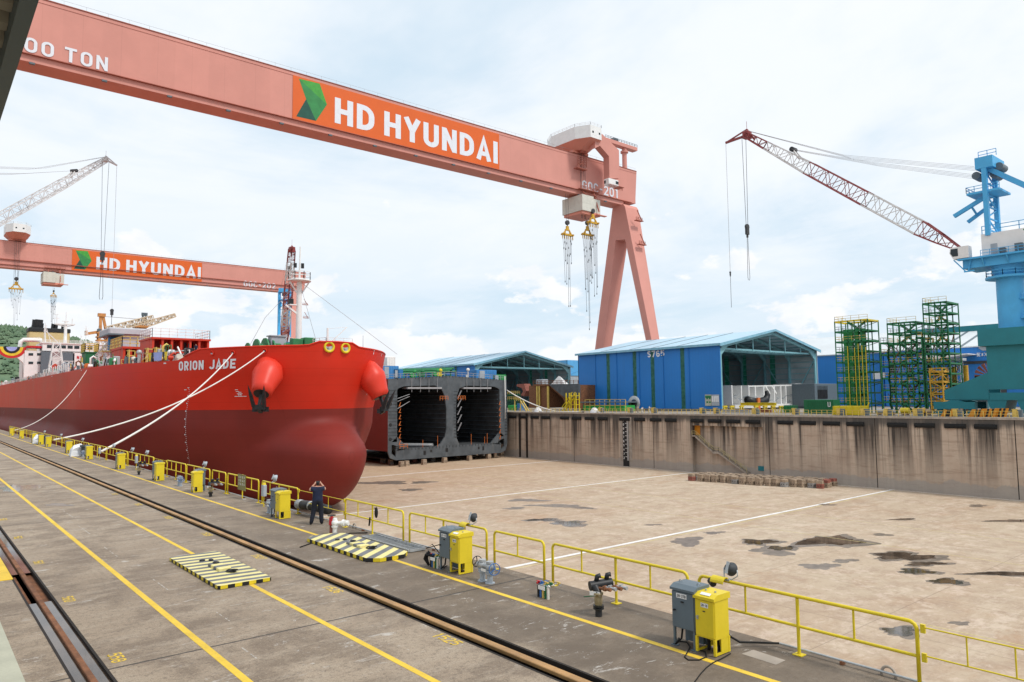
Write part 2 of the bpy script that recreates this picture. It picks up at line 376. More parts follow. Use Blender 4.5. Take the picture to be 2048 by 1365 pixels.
def shed_blue():
    mt, b = new_mat('shed_blue'); p = pos(); s = nd('ShaderNodeSeparateXYZ'); L.new(p, s.inputs[0])
    n1 = noise(p, .05, 4)
    c = mixc(sstep(n1, .3, .7), (.010, .175, .52), (.013, .20, .60))
    seam = mth('LESS_THAN', mth('PINGPONG', s.outputs[1], .5), .05)              # upright ribs of the sheeting
    c = mixc(mth('MULTIPLY', seam, .18), c, (.01, .10, .30))
    g = noise(scalev(p, (.9, .9, .03)), 1, 5, .6)
    c = mixc(mth('MULTIPLY', sstep(g, .55, .8), .25), c, (.02, .12, .32))
    setc(b, c); b.inputs['Roughness'].default_value = .5
shed_blue()

def quay_mat():
    mt, b = new_mat('quay_concrete'); p = pos(); s = nd('ShaderNodeSeparateXYZ'); L.new(p, s.inputs[0])
    big = noise(p, .09, 4, .6); med = noise(p, .55, 6, .68, .3); fin = noise(p, 9, 6, .8); stk = noise(scalev(p, (.6, 2.0, 1)), 1, 8, .78); grit = noise(p, 38, 4, .8)
    c = mixc(sstep(big, .32, .68), (.28, .212, .147), (.42, .335, .245))
    c = mixc(mth('MULTIPLY', sstep(med, .42, .60), .75), c, (.165, .12, .082))
    c = mixc(mth('MULTIPLY', sstep(stk, .48, .62), .5), c, (.43, .355, .27))
    c = mixc(mth('MULTIPLY', sstep(fin, .5, .62), .6), c, (.12, .09, .066))
    c = mixc(mth('MULTIPLY', sstep(grit, .49, .58), .55), c, (.125, .095, .07)); c = mixc(mth('MULTIPLY', sstep(noise(scalev(p, (1, 1, 1), (4, 2, 0)), 24, 4, .8), .56, .64), .55), c, (.47, .39, .30))
    band = mth('MULTIPLY', sstep(s.outputs[0], 9.2, 9.7), sstep(mth('ADD', big, mth('MULTIPLY', med, .5)), .45, .9))
    c = mixc(mth('MULTIPLY', band, .55), c, (.135, .10, .072))
    yk = mth('SUBTRACT', 1.0, sstep(mth('ADD', s.outputs[1], mth('MULTIPLY', med, 16)), 18, 52)); wet = mth('MULTIPLY', mth('MULTIPLY', sstep(mth('ADD', s.outputs[0], mth('MULTIPLY', med, .8)), 9.4, 9.9), yk), sstep(noise(p, .8, 6, .7), .25, .55))
    c = mixc(mth('MULTIPLY', wet, .62), c, (.098, .074, .052))                   # oil and rust soaked strip beside the edge
    sc1 = noise(scalev(p, (.7, 1.3, 1), (5, 9, 0)), 1.9, 10, .82, .6)
    c = mixc(mth('MULTIPLY', sstep(sc1, .57, .62), mth('MULTIPLY', sstep(noise(p, .35, 3), .40, .56), .8)), c, (.50, .47, .43))   # scuffs and cement spills
    d = mth('ABSOLUTE', mth('SUBTRACT', mth('PINGPONG', mth('ADD', s.outputs[1], mth('MULTIPLY', mth('SUBTRACT', med, .5), .12)), 10.0), 5.0))
    jn = mth('ABSOLUTE', mth('SUBTRACT', mth('MODULO', mth('ADD', s.outputs[1], 204.95), 20.0), 10.0))
    c = mixc(mth('MULTIPLY', mth('GREATER_THAN', mth('ADD', jn, mth('MULTIPLY', mth('SUBTRACT', fin, .5), .06)), 9.965), .85), c, (.035, .03, .028))
    setc(b, c)
    rr = nd('ShaderNodeMapRange'); L.new(big, rr.inputs[0]); rr.inputs[3].default_value = .55; rr.inputs[4].default_value = .95; L.new(rr.outputs[0], b.inputs['Roughness'])
    bump(b, mth('ADD', mth('MULTIPLY', fin, .6), med), .35, .015)
quay_mat()

def floor_mat():
    mt, b = new_mat('dock_concrete'); p = pos(); s = nd('ShaderNodeSeparateXYZ'); L.new(p, s.inputs[0])
    big = noise(p, .025, 4, .6); med = noise(p, .14, 7, .7, .3); fin = noise(p, 1.3, 8, .82); stk = noise(scalev(p, (.07, .35, 1)), 1, 9, .78)
    c = mixc(sstep(big, .3, .7), (.42, .312, .215), (.48, .39, .285))
    c = mixc(mth('MULTIPLY', sstep(med, .48, .66), .6), c, (.37, .245, .155))
    c = mixc(mth('MULTIPLY', sstep(stk, .5, .62), .5), c, (.55, .455, .345))
    c = mixc(mth('MULTIPLY', sstep(noise(scalev(p, (1, 1, 1), (3, 3, 0)), .6, 7, .75), .60, .70), .45), c, (.25, .17, .12))
    c = mixc(mth('MULTIPLY', sstep(fin, .5, .68), .5), c, (.27, .175, .115))
    c = mixc(mth('MULTIPLY', sstep(noise(scalev(p, (1, 1, 1), (13, 3, 0)), .9, 8, .8, .5), .68, .73), .6), c, (.60, .53, .44))
    c = mixc(mth('MULTIPLY', sstep(noise(scalev(p, (.16, .5, 1), (1, 8, 0)), 1, 6, .62), .70, .74), .55), c, (.13, .095, .07))
    mot = noise(p, .42, 9, .8, .2); c = mixc(mth('MULTIPLY', sstep(mot, .46, .60), .42), c, (.30, .205, .145)); c = mixc(mth('MULTIPLY', sstep(noise(scalev(p, (1, 1, 1), (31, 7, 0)), .55, 9, .8), .50, .62), .5), c, (.62, .50, .40))
    c = mixc(mth('MULTIPLY', sstep(noise(scalev(p, (.5, 1, 1), (5, 17, 0)), .13, 8, .72, .4), .58, .68), .55), c, (.37, .225, .13))
    jl = mth('MINIMUM', mth('PINGPONG', mth('ADD', s.outputs[0], .7), 6), mth('PINGPONG', mth('ADD', s.outputs[1], 2.2), 7.5)); c = mixc(mth('MULTIPLY', mth('LESS_THAN', jl, .05), .4), c, (.16, .115, .085))
    sh = sstep(s.outputs[1], 95, 175)  # shade over the far floor, put into the colour as a browner tint
    c = mixc(mth('MULTIPLY', sh, .4), c, (.42, .25, .13))
    setc(b, c); b.inputs['Roughness'].default_value = .85
    bump(b, fin, .3, .03)
floor_mat()

def wall_mat():
    mt, b = new_mat('dock_wall_concrete'); p = pos(); s = nd('ShaderNodeSeparateXYZ'); L.new(p, s.inputs[0])
    med = noise(p, .18, 6, .65); fin = noise(p, 1.2, 6, .7)
    c = mixc(sstep(med, .3, .7), (.47, .355, .27), (.56, .45, .35))
    grain = noise(scalev(p, (1, .3, 2.4)), .6, 6, .7)
    c = mixc(mth('MULTIPLY', sstep(grain, .5, .66), .6), c, (.36, .265, .195))
    st = noise(scalev(p, (.35, .35, .012)), 1.0, 6, .68); st2 = noise(scalev(p, (1.1, 1.1, .02), (3, 5, 0)), 1.0, 5, .7)
    top = sstep(s.outputs[2], -13.0, 1.5)
    k = mth('ADD', sstep(st, .44, .58), mth('MULTIPLY', sstep(st2, .5, .64), .6))
    c = mixc(mth('MULTIPLY', mth('MULTIPLY', k, mth('ADD', top, .18)), .85), c, (.062, .050, .042))
    band = sstep(mth('ADD', s.outputs[2], mth('MULTIPLY', mth('SUBTRACT', st2, .5), 2.6)), -1.9, -.6)
    c = mixc(mth('MULTIPLY', band, .86), c, (.085, .075, .066))
    lo = mth('SUBTRACT', 1.0, sstep(mth('ADD', s.outputs[2], mth('MULTIPLY', mth('SUBTRACT', st, .5), 3.2)), -11.6, -11.2))
    c = mixc(mth('MULTIPLY', lo, .65), c, (.33, .31, .285))
    pale = noise(scalev(p, (1.6, 1.6, .015), (9, 2, 0)), 1, 4, .6)
    c = mixc(mth('MULTIPLY', sstep(pale, .66, .74), .4), c, (.45, .40, .35))
    c = mixc(mth('MULTIPLY', sstep(fin, .55, .8), .3), c, (.12, .09, .07))
    setc(b, c); b.inputs['Roughness'].default_value = .9
    bump(b, fin, .3, .05)
wall_mat()

def yard_mat():
    mt, b = new_mat('yard_ground'); p = pos(); n1 = noise(p, .05, 6, .65)
    setc(b, mixc(sstep(n1, .3, .7), (.20, .17, .14), (.31, .28, .24))); b.inputs['Roughness'].default_value = .9
yard_mat()
def water_mat():
    mt, b = new_mat('wet'); p = pos(); n1 = noise(p, .7, 4)
    setc(b, mixc(sstep(n1, .35, .65), (.050, .034, .024), (.12, .085, .06))); b.inputs['Roughness'].default_value = .06; b.inputs['Specular IOR Level'].default_value = .5
    mt, b = new_mat('damp'); p = pos(); n1 = noise(p, 1.2, 5, .7)
    setc(b, mixc(sstep(n1, .35, .65), (.13, .10, .075), (.22, .17, .13))); b.inputs['Roughness'].default_value = .35
water_mat()
def wood_mat():
    mt, b = new_mat('forest'); p = pos(); n1 = noise(p, .05, 5, .7); n2 = noise(p, .4, 4, .7)
    c = mixc(sstep(n1, .35, .65), (.085, .15, .085), (.14, .205, .115)); c = mixc(mth('MULTIPLY', sstep(n2, .5, .8), .5), c, (.035, .07, .035))  # greens paled and greyed: distance haze put into the colour
    setc(b, c); b.inputs['Roughness'].default_value = .8
wood_mat()
# ------------------------------------------------------------------ the setting
FLOOR = -13.5; WX = 147.; FQ = .5; EX = 13.2
mb = MB()                                                   # near quay with two rail grooves, one profile along Y
prof = [(-260, 0), (2.40, 0), (2.40, -.16), (2.93, -.16), (2.93, 0), (8.72, 0), (8.72, -.2), (9.28, -.2), (9.28, 0), (EX, 0), (EX, FLOOR-.3)]
for (a, b) in zip(prof, prof[1:]): mb.quad((a[0], -80, a[1]), (b[0], -80, b[1]), (b[0], 900, b[1]), (a[0], 900, a[1]))
struct(mb, 'quay', 'quay_concrete')
mb = MB(); mb.quad((EX, -80, FLOOR), (WX+3, -80, FLOOR), (WX+3, 520, FLOOR), (EX, 520, FLOOR)); struct(mb, 'dock_floor', 'dock_concrete')
mb = MB(); mb.quad((WX+1.6, -80, FQ), (4000, -80, FQ), (4000, 5000, FQ), (WX+1.6, 5000, FQ)); mb.quad((-3000, 900.5, FQ-.02), (WX+1.6, 900.5, FQ-.02), (WX+1.6, 5000, FQ-.02), (-3000, 5000, FQ-.02))
mb.quad((EX, 520, FQ), (WX+1.6, 520, FQ), (WX+1.6, 900.5, FQ), (EX, 900.5, FQ)); mb.quad((EX, 520, FLOOR-.3), (WX+3, 520, FLOOR-.3), (WX+3, 520, FQ), (EX, 520, FQ))
mb.quad((-4000, -80, -.05), (-260, -80, -.05), (-260, 5000, -.05), (-4000, 5000, -.05)); mb.quad((-4000, -4000, -.06), (4000, -4000, -.06), (4000, -80, -.06), (-4000, -80, -.06))
struct(mb, 'yard_ground', 'yard_ground')
def hline(name, X0, X1, Y0, Y1, z, mt): q = MB(); q.quad((X0, Y0, z), (X1, Y0, z), (X1, Y1, z), (X0, Y1, z)); return struct(q, name, mt)
for x, wd, y0 in ((11.40, .14, -40), (7.10, .13, -40), (4.67, .145, -40)): hline('yellow_line', x-wd/2, x+wd/2, y0, 600, .004, 'line_yellow')
for y in (62.1, 108.4, 155.6, 203, 250): hline('white_line', EX+1.2, WX-.9, y-.3, y+.3, FLOOR+.004, 'line_white')
hline('white_line', WX-.9, WX-.55, -60, 400, FLOOR+.004, 'line_white')
for y in (61.2, 107.4): hline('old_yellow_line', EX+1.2, WX-2, y-.1, y+.1, FLOOR+.004, 'old_line')
for x in (63., 92., 106.5): hline('old_yellow_line', x-.07, x+.07, -60, 170, FLOOR+.008, 'old_line')
mb = MB(); mb.quad((1.0, -10, .004), (1.75, -10, .004), (1.75, 20.6, .004), (1.0, 20.6, .004)); struct(mb, 'pale_strip', 'pale_plate')
def blot(name, pts_px, z, mt, lift=.003):
    q = MB(); q.quad(*[GP(x, y, z+lift) for x, y in pts_px]); return struct(q, name, mt)
def puddle(cx, cy, rx, ry, z, mt='wet', seed=0, n=72, lift=.003):
    """an irregular sheet of water, centre and half size read off the photograph, laid on the ground"""
    rg = random.Random(seed); c = GP(cx, cy, z); ex = (GP(cx+rx, cy, z)-c); ey = (GP(cx, cy-ry, z)-c)
    ph = [rg.uniform(0, 6.28) for _ in range(6)]; pts = []
    for i in range(n):
        t = 2*math.pi*i/n; k = .70+.15*math.sin(2*t+ph[0])+.13*math.sin(3*t+ph[1])+.09*math.sin(5*t+ph[2])+.05*math.sin(8*t+ph[3])+.035*math.sin(13*t+ph[4])+.02*math.sin(21*t+ph[5])+rg.uniform(-.012, .012)
        p = c+ex*(k*math.cos(t))+ey*(k*math.sin(t)); p.z = z+lift; pts.append(p)
    q = MB(); q.quad(*pts); return struct(q, 'puddle', mt)
for i, (x, y, rx, ry, mt) in enumerate([(1660, 1082, 62, 13, 'wet'), (1518, 1084, 34, 7, 'wet'), (1545, 1102, 52, 11, 'damp'), (1375, 1083, 42, 10, 'damp'), (1560, 1097, 26, 6, 'wet'), (1640, 1133, 40, 9, 'damp'), (1805, 1113, 66, 10, 'wet'),
        (1832, 1143, 42, 6, 'wet'), (1893, 1163, 36, 7, 'wet'), (2010, 1148, 80, 5, 'wet'), (2030, 1042, 46, 3.5, 'wet'), (1805, 1039, 22, 2.5, 'wet'), (1428, 1066, 25, 3.5, 'damp'), (1055, 1001, 42, 4, 'damp'),
        (1115, 1012, 66, 4, 'damp'), (1085, 1040, 32, 3.5, 'wet'), (1135, 1047, 40, 5, 'wet'), (1030, 1017, 26, 3, 'damp'), (770, 966, 50, 5, 'damp'), (845, 965, 30, 3, 'damp'), (820, 980, 28, 3, 'damp'), (1800, 1262, 44, 10, 'wet'), (1920, 1247, 22, 6, 'damp'),
        (1955, 1012, 24, 3, 'damp'), (1170, 1017, 30, 2, 'damp'), (1305, 1050, 20, 2, 'damp'), (1765, 1070, 26, 3, 'damp'), (1655, 1010, 22, 2, 'damp'), (1690, 1122, 30, 5, 'damp'), (1850, 1128, 40, 5, 'wet')]):
    if mt == 'wet': puddle(x+rx*.12, y+ry*.1, rx*1.5, ry*1.45, FLOOR, 'damp', i+3, lift=.002)
    puddle(x, y, rx*1.15, ry*1.05, FLOOR, mt, i+3, lift=.006+.0012*(i % 5))
puddle(40, 976, 56, 9, 0, 'wet', 91); puddle(118, 1010, 32, 4, 0, 'damp', 92)
# water standing in the near rail groove
mb = MB(); mb.quad((2.41, -5, -.05), (2.92, -5, -.05), (2.92, 21.3, -.05), (2.41, 21.3, -.05)); mb.quad((2.41, 25.2, -.05), (2.92, 25.2, -.05), (2.92, 60, -.05), (2.41, 60, -.05)); struct(mb, 'standing_water', 'wet')
mb = MB(); mb.quad((2.41, -5, -.13), (2.92, -5, -.13), (2.92, 500, -.13), (2.41, 500, -.13)); struct(mb, 'rusty_groove_bed', 'rust'); mb = MB(); mb.quad((8.73, -5, -.17), (9.27, -5, -.17), (9.27, 500, -.17), (8.73, 500, -.17)); struct(mb, 'groove_bed', 'groove')
for x in (2.405, 2.925, 8.725, 9.275): q = MB(); s_ = 1 if x in (2.405, 8.725) else -1; q.quad((x+.004*s_, -10, -.155), (x+.004*s_, 560, -.155), (x+.004*s_, 560, -.003), (x+.004*s_, -10, -.003)); q.quad((x-.045*s_, -10, .004), (x+.004*s_, -10, .004), (x+.004*s_, 560, .004), (x-.045*s_, 560, .004)); struct(q, 'groove_shade_edging', 'groove')  # dark rims, and side sheets that paint in the shade within the grooves
# crane rails
for nm, x, lab in (('crane_rail', 9.0, 'brown steel crane rail in a dark groove between the yellow lines'), ('crane_rail', 2.66, 'rusty crane rail in the water filled groove at the left edge')):
    mb = MB(); hw = .085; y0, y1 = -10, 560
    if x < 5: hw = .055
    t = thing(nm, lab, 'rail', (x, 0, -.16)); mb.cbox(x-hw, x+hw, y0, y1, -.055, .014, .012); mb.build('rail_head', 'rail_steel' if x > 5 else 'rust', t)
    mb = MB(); mb.box(x-.025, x+.025, y0, y1, -.13, -.055); mb.box(x-.13, x+.13, y0, y1, -.165, -.13); mb.build('rail_foot', 'groove', t)
mb = MB(); mb.cbox(1.2, 2.39, 24.3, 29.5, .004, .03, .01); solo(mb, 'cover_plate', 'line_yellow', 'flat yellow cover plate on the quay at the left edge', 'cover plate')
# painted distance marks beside the rails
mk = MB()
def gtext(s, x, y, h):
    text(mk, s, (x, y, .004), (0, -1, 0), (1, 0, 0), h, w=.15, lift=.0005)
for i, s in enumerate(('559', '560', '561', '562', '563', '564', '565')): gtext(s, 3.08, 15.9+5.35*i, .26)
for i, s in enumerate(('1525', '1526', '1527', '1528', '1529', '1530', '1531')): gtext(s, 8.36, 12.75+5.1*i, .27)
struct(mk, 'painted_numbers', 'line_yellow')
mk = MB()
rg = random.Random(5)
for (x, y, dx, dy) in [(5.3, 22, 2.0, 0), (5.3, 20.2, 2.6, 0), (5.5, 18.7, 3, 0), (6.0, 17.7, 2.7, 0), (5.3, 22, 0, -1.8), (5.6, 17.6, 0, -1.4), (6.7, 16.4, 1.7, 0), (4.0, 30, 1.8, .2), (6, 33, 1.7, -.1), (5.2, 27.6, 0, -2), (5.3, 33, 0, -2.4), (5.5, 38, 0, -3), (3.2, 35.5, 5, .6), (9.9, 34, 1.2, .1), (7.8, 44, 1.1, 0), (5.2, 14.6, 0, -.8)]:
    a = V((x, y, .0035)); d = V((dx, dy, 0)); nrm = V((-dy, dx, 0)).normalized()*.014
    k = 7
    for i in range(k):
        if rg.random() < .3: continue
        p = a+d*(i/k); q = a+d*((i+rg.uniform(.5, 1))/k); mk.quad(p-nrm, q-nrm, q+nrm, p+nrm)
struct(mk, 'chalk_lines', 'chalk')
# ------------------------------------------------------------------ the far dock wall
def wy(x, y=880): return XP(x, y, WX).y
dw = thing('dock_wall', 'tall stained concrete wall along the far side of the dry dock', 'wall', (WX, 100, FLOOR))
ra, rb = wy(1384), wy(1526)                       # the stair recess, ra > rb
rtop = XP(1450, 853, WX).z; rbk = WX+1.3
mb = MB()
mb.quad((WX, -80, FLOOR), (WX, rb, FLOOR), (WX, rb, FQ-.35), (WX, -80, FQ-.35)); mb.quad((WX, ra, FLOOR), (WX, 520, FLOOR), (WX, 520, FQ-.35), (WX, ra, FQ-.35))
mb.quad((WX, rb, rtop), (WX, ra, rtop), (WX, ra, FQ-.35), (WX, rb, FQ-.35)); mb.quad((rbk, rb, FLOOR), (rbk, ra, FLOOR), (rbk, ra, rtop), (rbk, rb, rtop))
mb.quad((WX, rb, FLOOR), (rbk, rb, FLOOR), (rbk, rb, rtop), (WX, rb, rtop)); mb.quad((WX, ra, FLOOR), (WX, ra, rtop), (rbk, ra, rtop), (rbk, ra, FLOOR)); mb.quad((WX, rb, rtop), (rbk, rb, rtop), (rbk, ra, rtop), (WX, ra, rtop))
mb.build('wall', 'dock_wall_concrete', dw)
mb = MB(); mb.box(WX-.14, WX+1.6, -80, 520, FQ-.35, FQ+.02); mb.build('coping', 'stair_concrete', dw)
for x in (1040, 1054): mb = MB(); y = wy(x); mb.box(WX-.05, WX+.1, y-.45, y+.45, FLOOR, FQ-.36); mb.build('groove', 'groove', dw)
for x in (1148, 1307, 1538, 1751, 2031): mb = MB(); y = wy(x); mb.box(WX-.02, WX+.1, y-.07, y+.07, FLOOR+.1, FQ-.36); mb.build('joint', 'groove', dw)
for x in [1026, 1048, 1070, 1092, 1130, 1154, 1180, 1206, 1250, 1280, 1312, 1342, 1395, 1430, 1467, 1506, 1571, 1616, 1663, 1711, 1794, 1849, 1910, 1971, 2075]:
    y = wy(x, 845); z = -1.1; l = 1.75
    mb = MB(); mb.box(WX-.28, WX+.1, y-l, y+l, z-.42, z+.42); mb.prism([(WX-.28, y-l, z-.3), (WX-.4, y-l+.2, z-.12), (WX-.4, y-l+.2, z+.12), (WX-.28, y-l, z+.3)], (0, 2*l-.2, 0)); mb.build('fender', 'rubber', dw)
y = wy(1511, 938); z = XP(1511, 938, WX).z
mb = MB(); mb.box(rbk-.15, rbk+.05, rb+.1, rb+2.2, z-.5, z+.55); mb.build('grating', 'crane_teal', dw)
mb = MB(); y0, y1 = wy(1394, 860), ra; z0 = XP(1388, 871, WX).z; mb.box(rbk-.12, rbk+.03, y0, y1-.02, z0, rtop-.05); mb.build('door_panel', 'hazard_orange', dw)
# the stair in the recess
st = thing('dock_stair', 'concrete stair with pale yellow handrails descending inside the dock wall recess', 'stair', (WX, ra, FLOOR))
pa, pb, pc, pd = XP(1394, 871, WX+.6), XP(1430, 903, WX+.6), XP(1440, 903.5, WX+.6), XP(1497, 945, WX+.6)
mb = MB(); x0, x1 = WX-.1, rbk
def flight(a, b):
    k = max(4, int(abs(a.z-b.z)/.19)); dy = (b.y-a.y)/k; dz = (b.z-a.z)/k
    for i in range(k):
        ya, yb = sorted((a.y+dy*i, a.y+dy*(i+1))); z = a.z+dz*(i+1)
        mb.box(x0, x1, ya, yb, z-.42, z)
flight(pa, pb); flight(pc, pd)
mb.build('flight', 'stair_concrete', st)
mb = MB(); mb.box(x0, x1, pa.y, ra, pa.z-.3, pa.z); mb.box(x0, x1, min(pb.y, pc.y), max(pb.y, pc.y), pb.z-.5, pb.z-.01); mb.build('landing', 'stair_concrete', st)
mb = MB()
for pts in ([V((x0+.06, ra-.1, pa.z)), V((x0+.06, pa.y, pa.z)), V((x0+.06, pb.y, pb.z)), V((x0+.06, pc.y, pc.z)), V((x0+.06, pd.y, pd.z))], [V((x0+.06, ra-.05, pa.z)), V((x1-.1, ra-.05, pa.z))]): mb.rail(pts, 1.05, .035, 1.6)
mb.build('handrail', 'old_line', st)
# draft gauge
y = wy(1252); dg = thing('draft_gauge', 'tall black draught board with white marks on the dock wall', 'gauge board', (WX, y, FLOOR))
zt = XP(1250, 838, WX).z
mb = MB(); mb.box(WX-.05, WX+.1, y-2.05, y+2.05, FLOOR+1.3, zt+.45); mb.build('plaster_border', 'stair_concrete', dg)
mb = MB(); mb.box(WX-.09, WX-.04, y-1.05, y+1.05, FLOOR+.02, zt); mb.build('board', 'black', dg)
mb = MB(); z = FLOOR+1.6; i = 0
while z < zt-.2:
    l = (.55, .55, .55, .55, 1.15)[i % 5]; mb.box(WX-.10, WX-.085, y-.95, y-.95+l, z, z+.11); 
    if i % 5 == 2: text(mb, str(int((z-FLOOR)) % 10), (WX-.1, y+.9, z-.15), (0, -1, 0), (0, 0, 1), .62, w=.2)
    z += .22; i += 1
mb.build('scale_marks', 'line_white', dg)
# ------------------------------------------------------------------ keel blocks stacked in rows on the dock floor
def keel_block(h=1.5, w=1.25, d=1.2, mats=('timber', 'timber')):
    t = thing('keel_block', '', 'block', (0, 0, 0)); k = h*.62
    b = MB(); b.cbox(-w/2, w/2, -d/2, d/2, 0, k, .06); b.build('concrete_base', mats[0], t)
    b = MB(); b.cbox(-w/2+.05, w/2-.04, -d/2+.05, d/2-.03, k, h, .04); b.build('timber_cap', mats[1], t)
    b = MB()
    for sx in (-.25, .25):
        b.box(-w/2-.012, -w/2+.01, sx-.07, sx+.07, k*.45, k*.65); b.box(sx-.07, sx+.07, -d/2-.012, -d/2+.01, k*.45, k*.65)
    b.build('lifting_slot', 'black', t)
    return t
protos = [keel_block(mats=c) for c in (('timber', 'timber'), ('block_grey', 'timber'), ('block_red', 'timber'), ('timber', 'block_red'))]
a, b = GP(1386, 962, FLOOR), GP(1640, 977, FLOOR)
rg = random.Random(11); used = set()
def put_block(p, rz, label, group, pick=None):
    i = rg.randrange(4) if pick is None else pick
    if i in used: return copy_tree(protos[i], p, label, group, rz)
    used.add(i); protos[i].location = p; protos[i].rotation_euler = (0, 0, rz); tag(protos[i], label, None, group); return protos[i]
GL = 'concrete keel block with timber cap in the rows laid out before the far dock wall'
n = 17
for row in range(4):
    for i in range(n):
        if rg.random() < .06: continue
        t = i/(n-1); p = a.lerp(b, t)+V((row*1.75+rg.uniform(-.25, .25)-(.9 if 5 < i < 13 and row == 0 else 0), rg.uniform(-.35, .35), 0)); p.z = FLOOR
        put_block(p, rg.uniform(-.22, .22), GL, 'keel blocks in rows before the far dock wall', 2 if (row == 0 and i in (0, n-1)) else (3 if i == n-1 else rg.choice((0, 0, 0, 1))))
# ------------------------------------------------------------------ the open hull section further up the dock
BY = 175.4; BX0, BX1 = 101.2, 143.4; BZ0, BZ1 = -11.9, 10.4; BL = 42.
hs = thing('hull_section', 'open grey steel hull section with two dark tanks standing on blocks in the dock', 'hull section', ((BX0+BX1)/2, BY, BZ0))
cx = (BX0+BX1)/2
def P2(x, y): q = YP(x, y, BY); return q.x, q.z
def ringframe(y, th):
    """web frame: outer outline minus two tank openings, as strips"""
    g = MB()
    O1 = [(BX0+2.5, BZ0), (BX1-2.5, BZ0), (BX1-.7, BZ0+.7), (BX1, BZ0+2.5), (BX1, BZ1), (cx, BZ1+1.1), (BX0, BZ1), (BX0, BZ0+2.5), (BX0+.7, BZ0+.7)]
    def pan(pts): g.prism([(x, y, z) for x, z in pts], (0, th, 0))
    db = BZ0+3.0; wl, wr = BX0+2.9, BX1-2.9; tp = BZ1-3.0
    pan([(BX0+2.5, BZ0), (BX1-2.5, BZ0), (BX1-2.5, db), (BX0+2.5, db)])                                                       # double bottom
    for s, e, i in ((1, BX0, wl), (-1, BX1, wr)):
        pan([(e, BZ0+2.5), (e+s*.7, BZ0+.7), (e+s*2.5, BZ0), (e+s*2.5, BZ0+.9), (e+s*1.2, BZ0+1.9), (e+s*1.2, BZ0+5.0), (e, BZ0+5.0)])   # bilge with a large opening
        pan([(e+s*2.5, db-.5), (e+s*6.6, db), (i, db+3.4), (e+s*1.2, BZ0+5.0), (e+s*1.2, BZ0+4.3), (e+s*2.2, BZ0+4.1), (e+s*3.9, db+.3)])
        pan([(e, BZ0+5.0), (i, BZ0+5.0), (i, tp), (e, tp)])
        pan([(e, tp), (i, tp), (e+s*3.4, tp+.5), (e+s*5.0, BZ1-2.0), (e+s*7.0, BZ1-1.9), (e+s*7.0, BZ1+.35), (e, BZ1)])
    pan([(BX0+7, BZ1-1.9), (cx-5.6, BZ1-1.7), (cx-5.6, BZ1+.8), (BX0+7, BZ1+.35)]); pan([(cx+5.6, BZ1-1.7), (BX1-7, BZ1-1.9), (BX1-7, BZ1+.35), (cx+5.6, BZ1+.8)])
    pan([(cx-5.6, BZ1-1.7), (cx-3.4, BZ1-2.5), (cx-2.3, BZ1-4.6), (cx-1.7, BZ1-8.5), (cx+1.7, BZ1-8.5), (cx+2.1, BZ1-4.6), (cx+3.0, BZ1-2.5), (cx+5.6, BZ1-1.7), (cx+5.6, BZ1+.8), (cx, BZ1+1.1), (cx-5.6, BZ1+.8)])
    pan([(cx-1.7, db+5), (cx+1.7, db+5), (cx+1.7, BZ1-8.5), (cx-1.7, BZ1-8.5)])
    pan([(cx-5.5, db), (cx+3.0, db), (cx+1.9, db+2.2), (cx+1.7, db+5), (cx-1.7, db+5), (cx-2.3, db+2.6), (cx-3.8, db+.8)])
    return g
mb = MB()
for z0, z1, x0, x1 in ((BZ0+2.5, BZ1, BX0-.02, BX0+.1),): mb.box(x0, x1, BY+.01, BY+BL, z0, z1)
mb.build('side_shell', 'ship_maroon', hs)
mb = MB(); mb.box(BX1-.1, BX1+.02, BY+.01, BY+BL, BZ0+2.5, BZ1); mb.box(BX0+2.5, BX1-2.5, BY+.51, BY+BL, BZ0-.02, BZ0+.1); mb.box(BX0+3, BX1-3, BY+.51, BY+BL, BZ0+2.7, BZ0+2.98)
mb.prism([(BX0, BY+.51, BZ1-.1), (cx, BY+.51, BZ1+1.0), (BX1, BY+.51, BZ1-.1), (BX1, BY+.51, BZ1+.05), (cx, BY+.51, BZ1+1.15), (BX0, BY+.51, BZ1+.05)], (0, BL, 0)); mb.build('plating', 'tank_dark', hs)
mb = MB()
for x in (BX0+2.8, cx-1.2, cx+1.2, BX1-2.8): mb.box(x-.1, x+.1, BY+.55, BY+BL, BZ0+3, BZ1-.6)
mb.box(BX0+2.9, BX1-2.9, BY+BL-1, BY+BL-.7, BZ0+3, BZ1-.1); mb.build('bulkhead', 'tank_dark', hs)
mb = MB()
for k in range(12):                                # stiffeners along the tank walls and scaffold planks
    z = BZ0+4.2+k*1.35
    for x, s in ((BX0+2.95, 1), (cx-1.35, -1), (cx+1.35, 1), (BX1-2.95, -1)):
        mb.box(min(x, x+s*.5), max(x, x+s*.5), BY+.7, BY+BL-1.2, z, z+.12)
for x in [BX0+4+i*1.9 for i in range(8)]+[cx+4+i*1.9 for i in range(8)]: mb.box(x, x+.14, BY+.7, BY+BL-1.2, BZ1-1.6, BZ1-.9)
for x in [BX0+5+i*3.2 for i in range(5)]+[cx+4+i*3.2 for i in range(5)]: mb.box(x, x+.3, BY+BL-1.8, BY+BL-1.05, BZ0+3, BZ1-1)
mb.build('stiffener', 'cab_grey', hs)
mb = MB()
for k in range(15): 
    z = BZ0+5.5+k*.95
    mb.box(BX1-.9, BX1+.15, BY-.12, BY-.01, z, z+.16); mb.box(BX0+.2, BX0+2.7, BY-.08, BY-.01, z+.3, z+.42)
    mb.box(cx+.9, cx+2.3, BY-.1, BY-.01, z, z+.12)
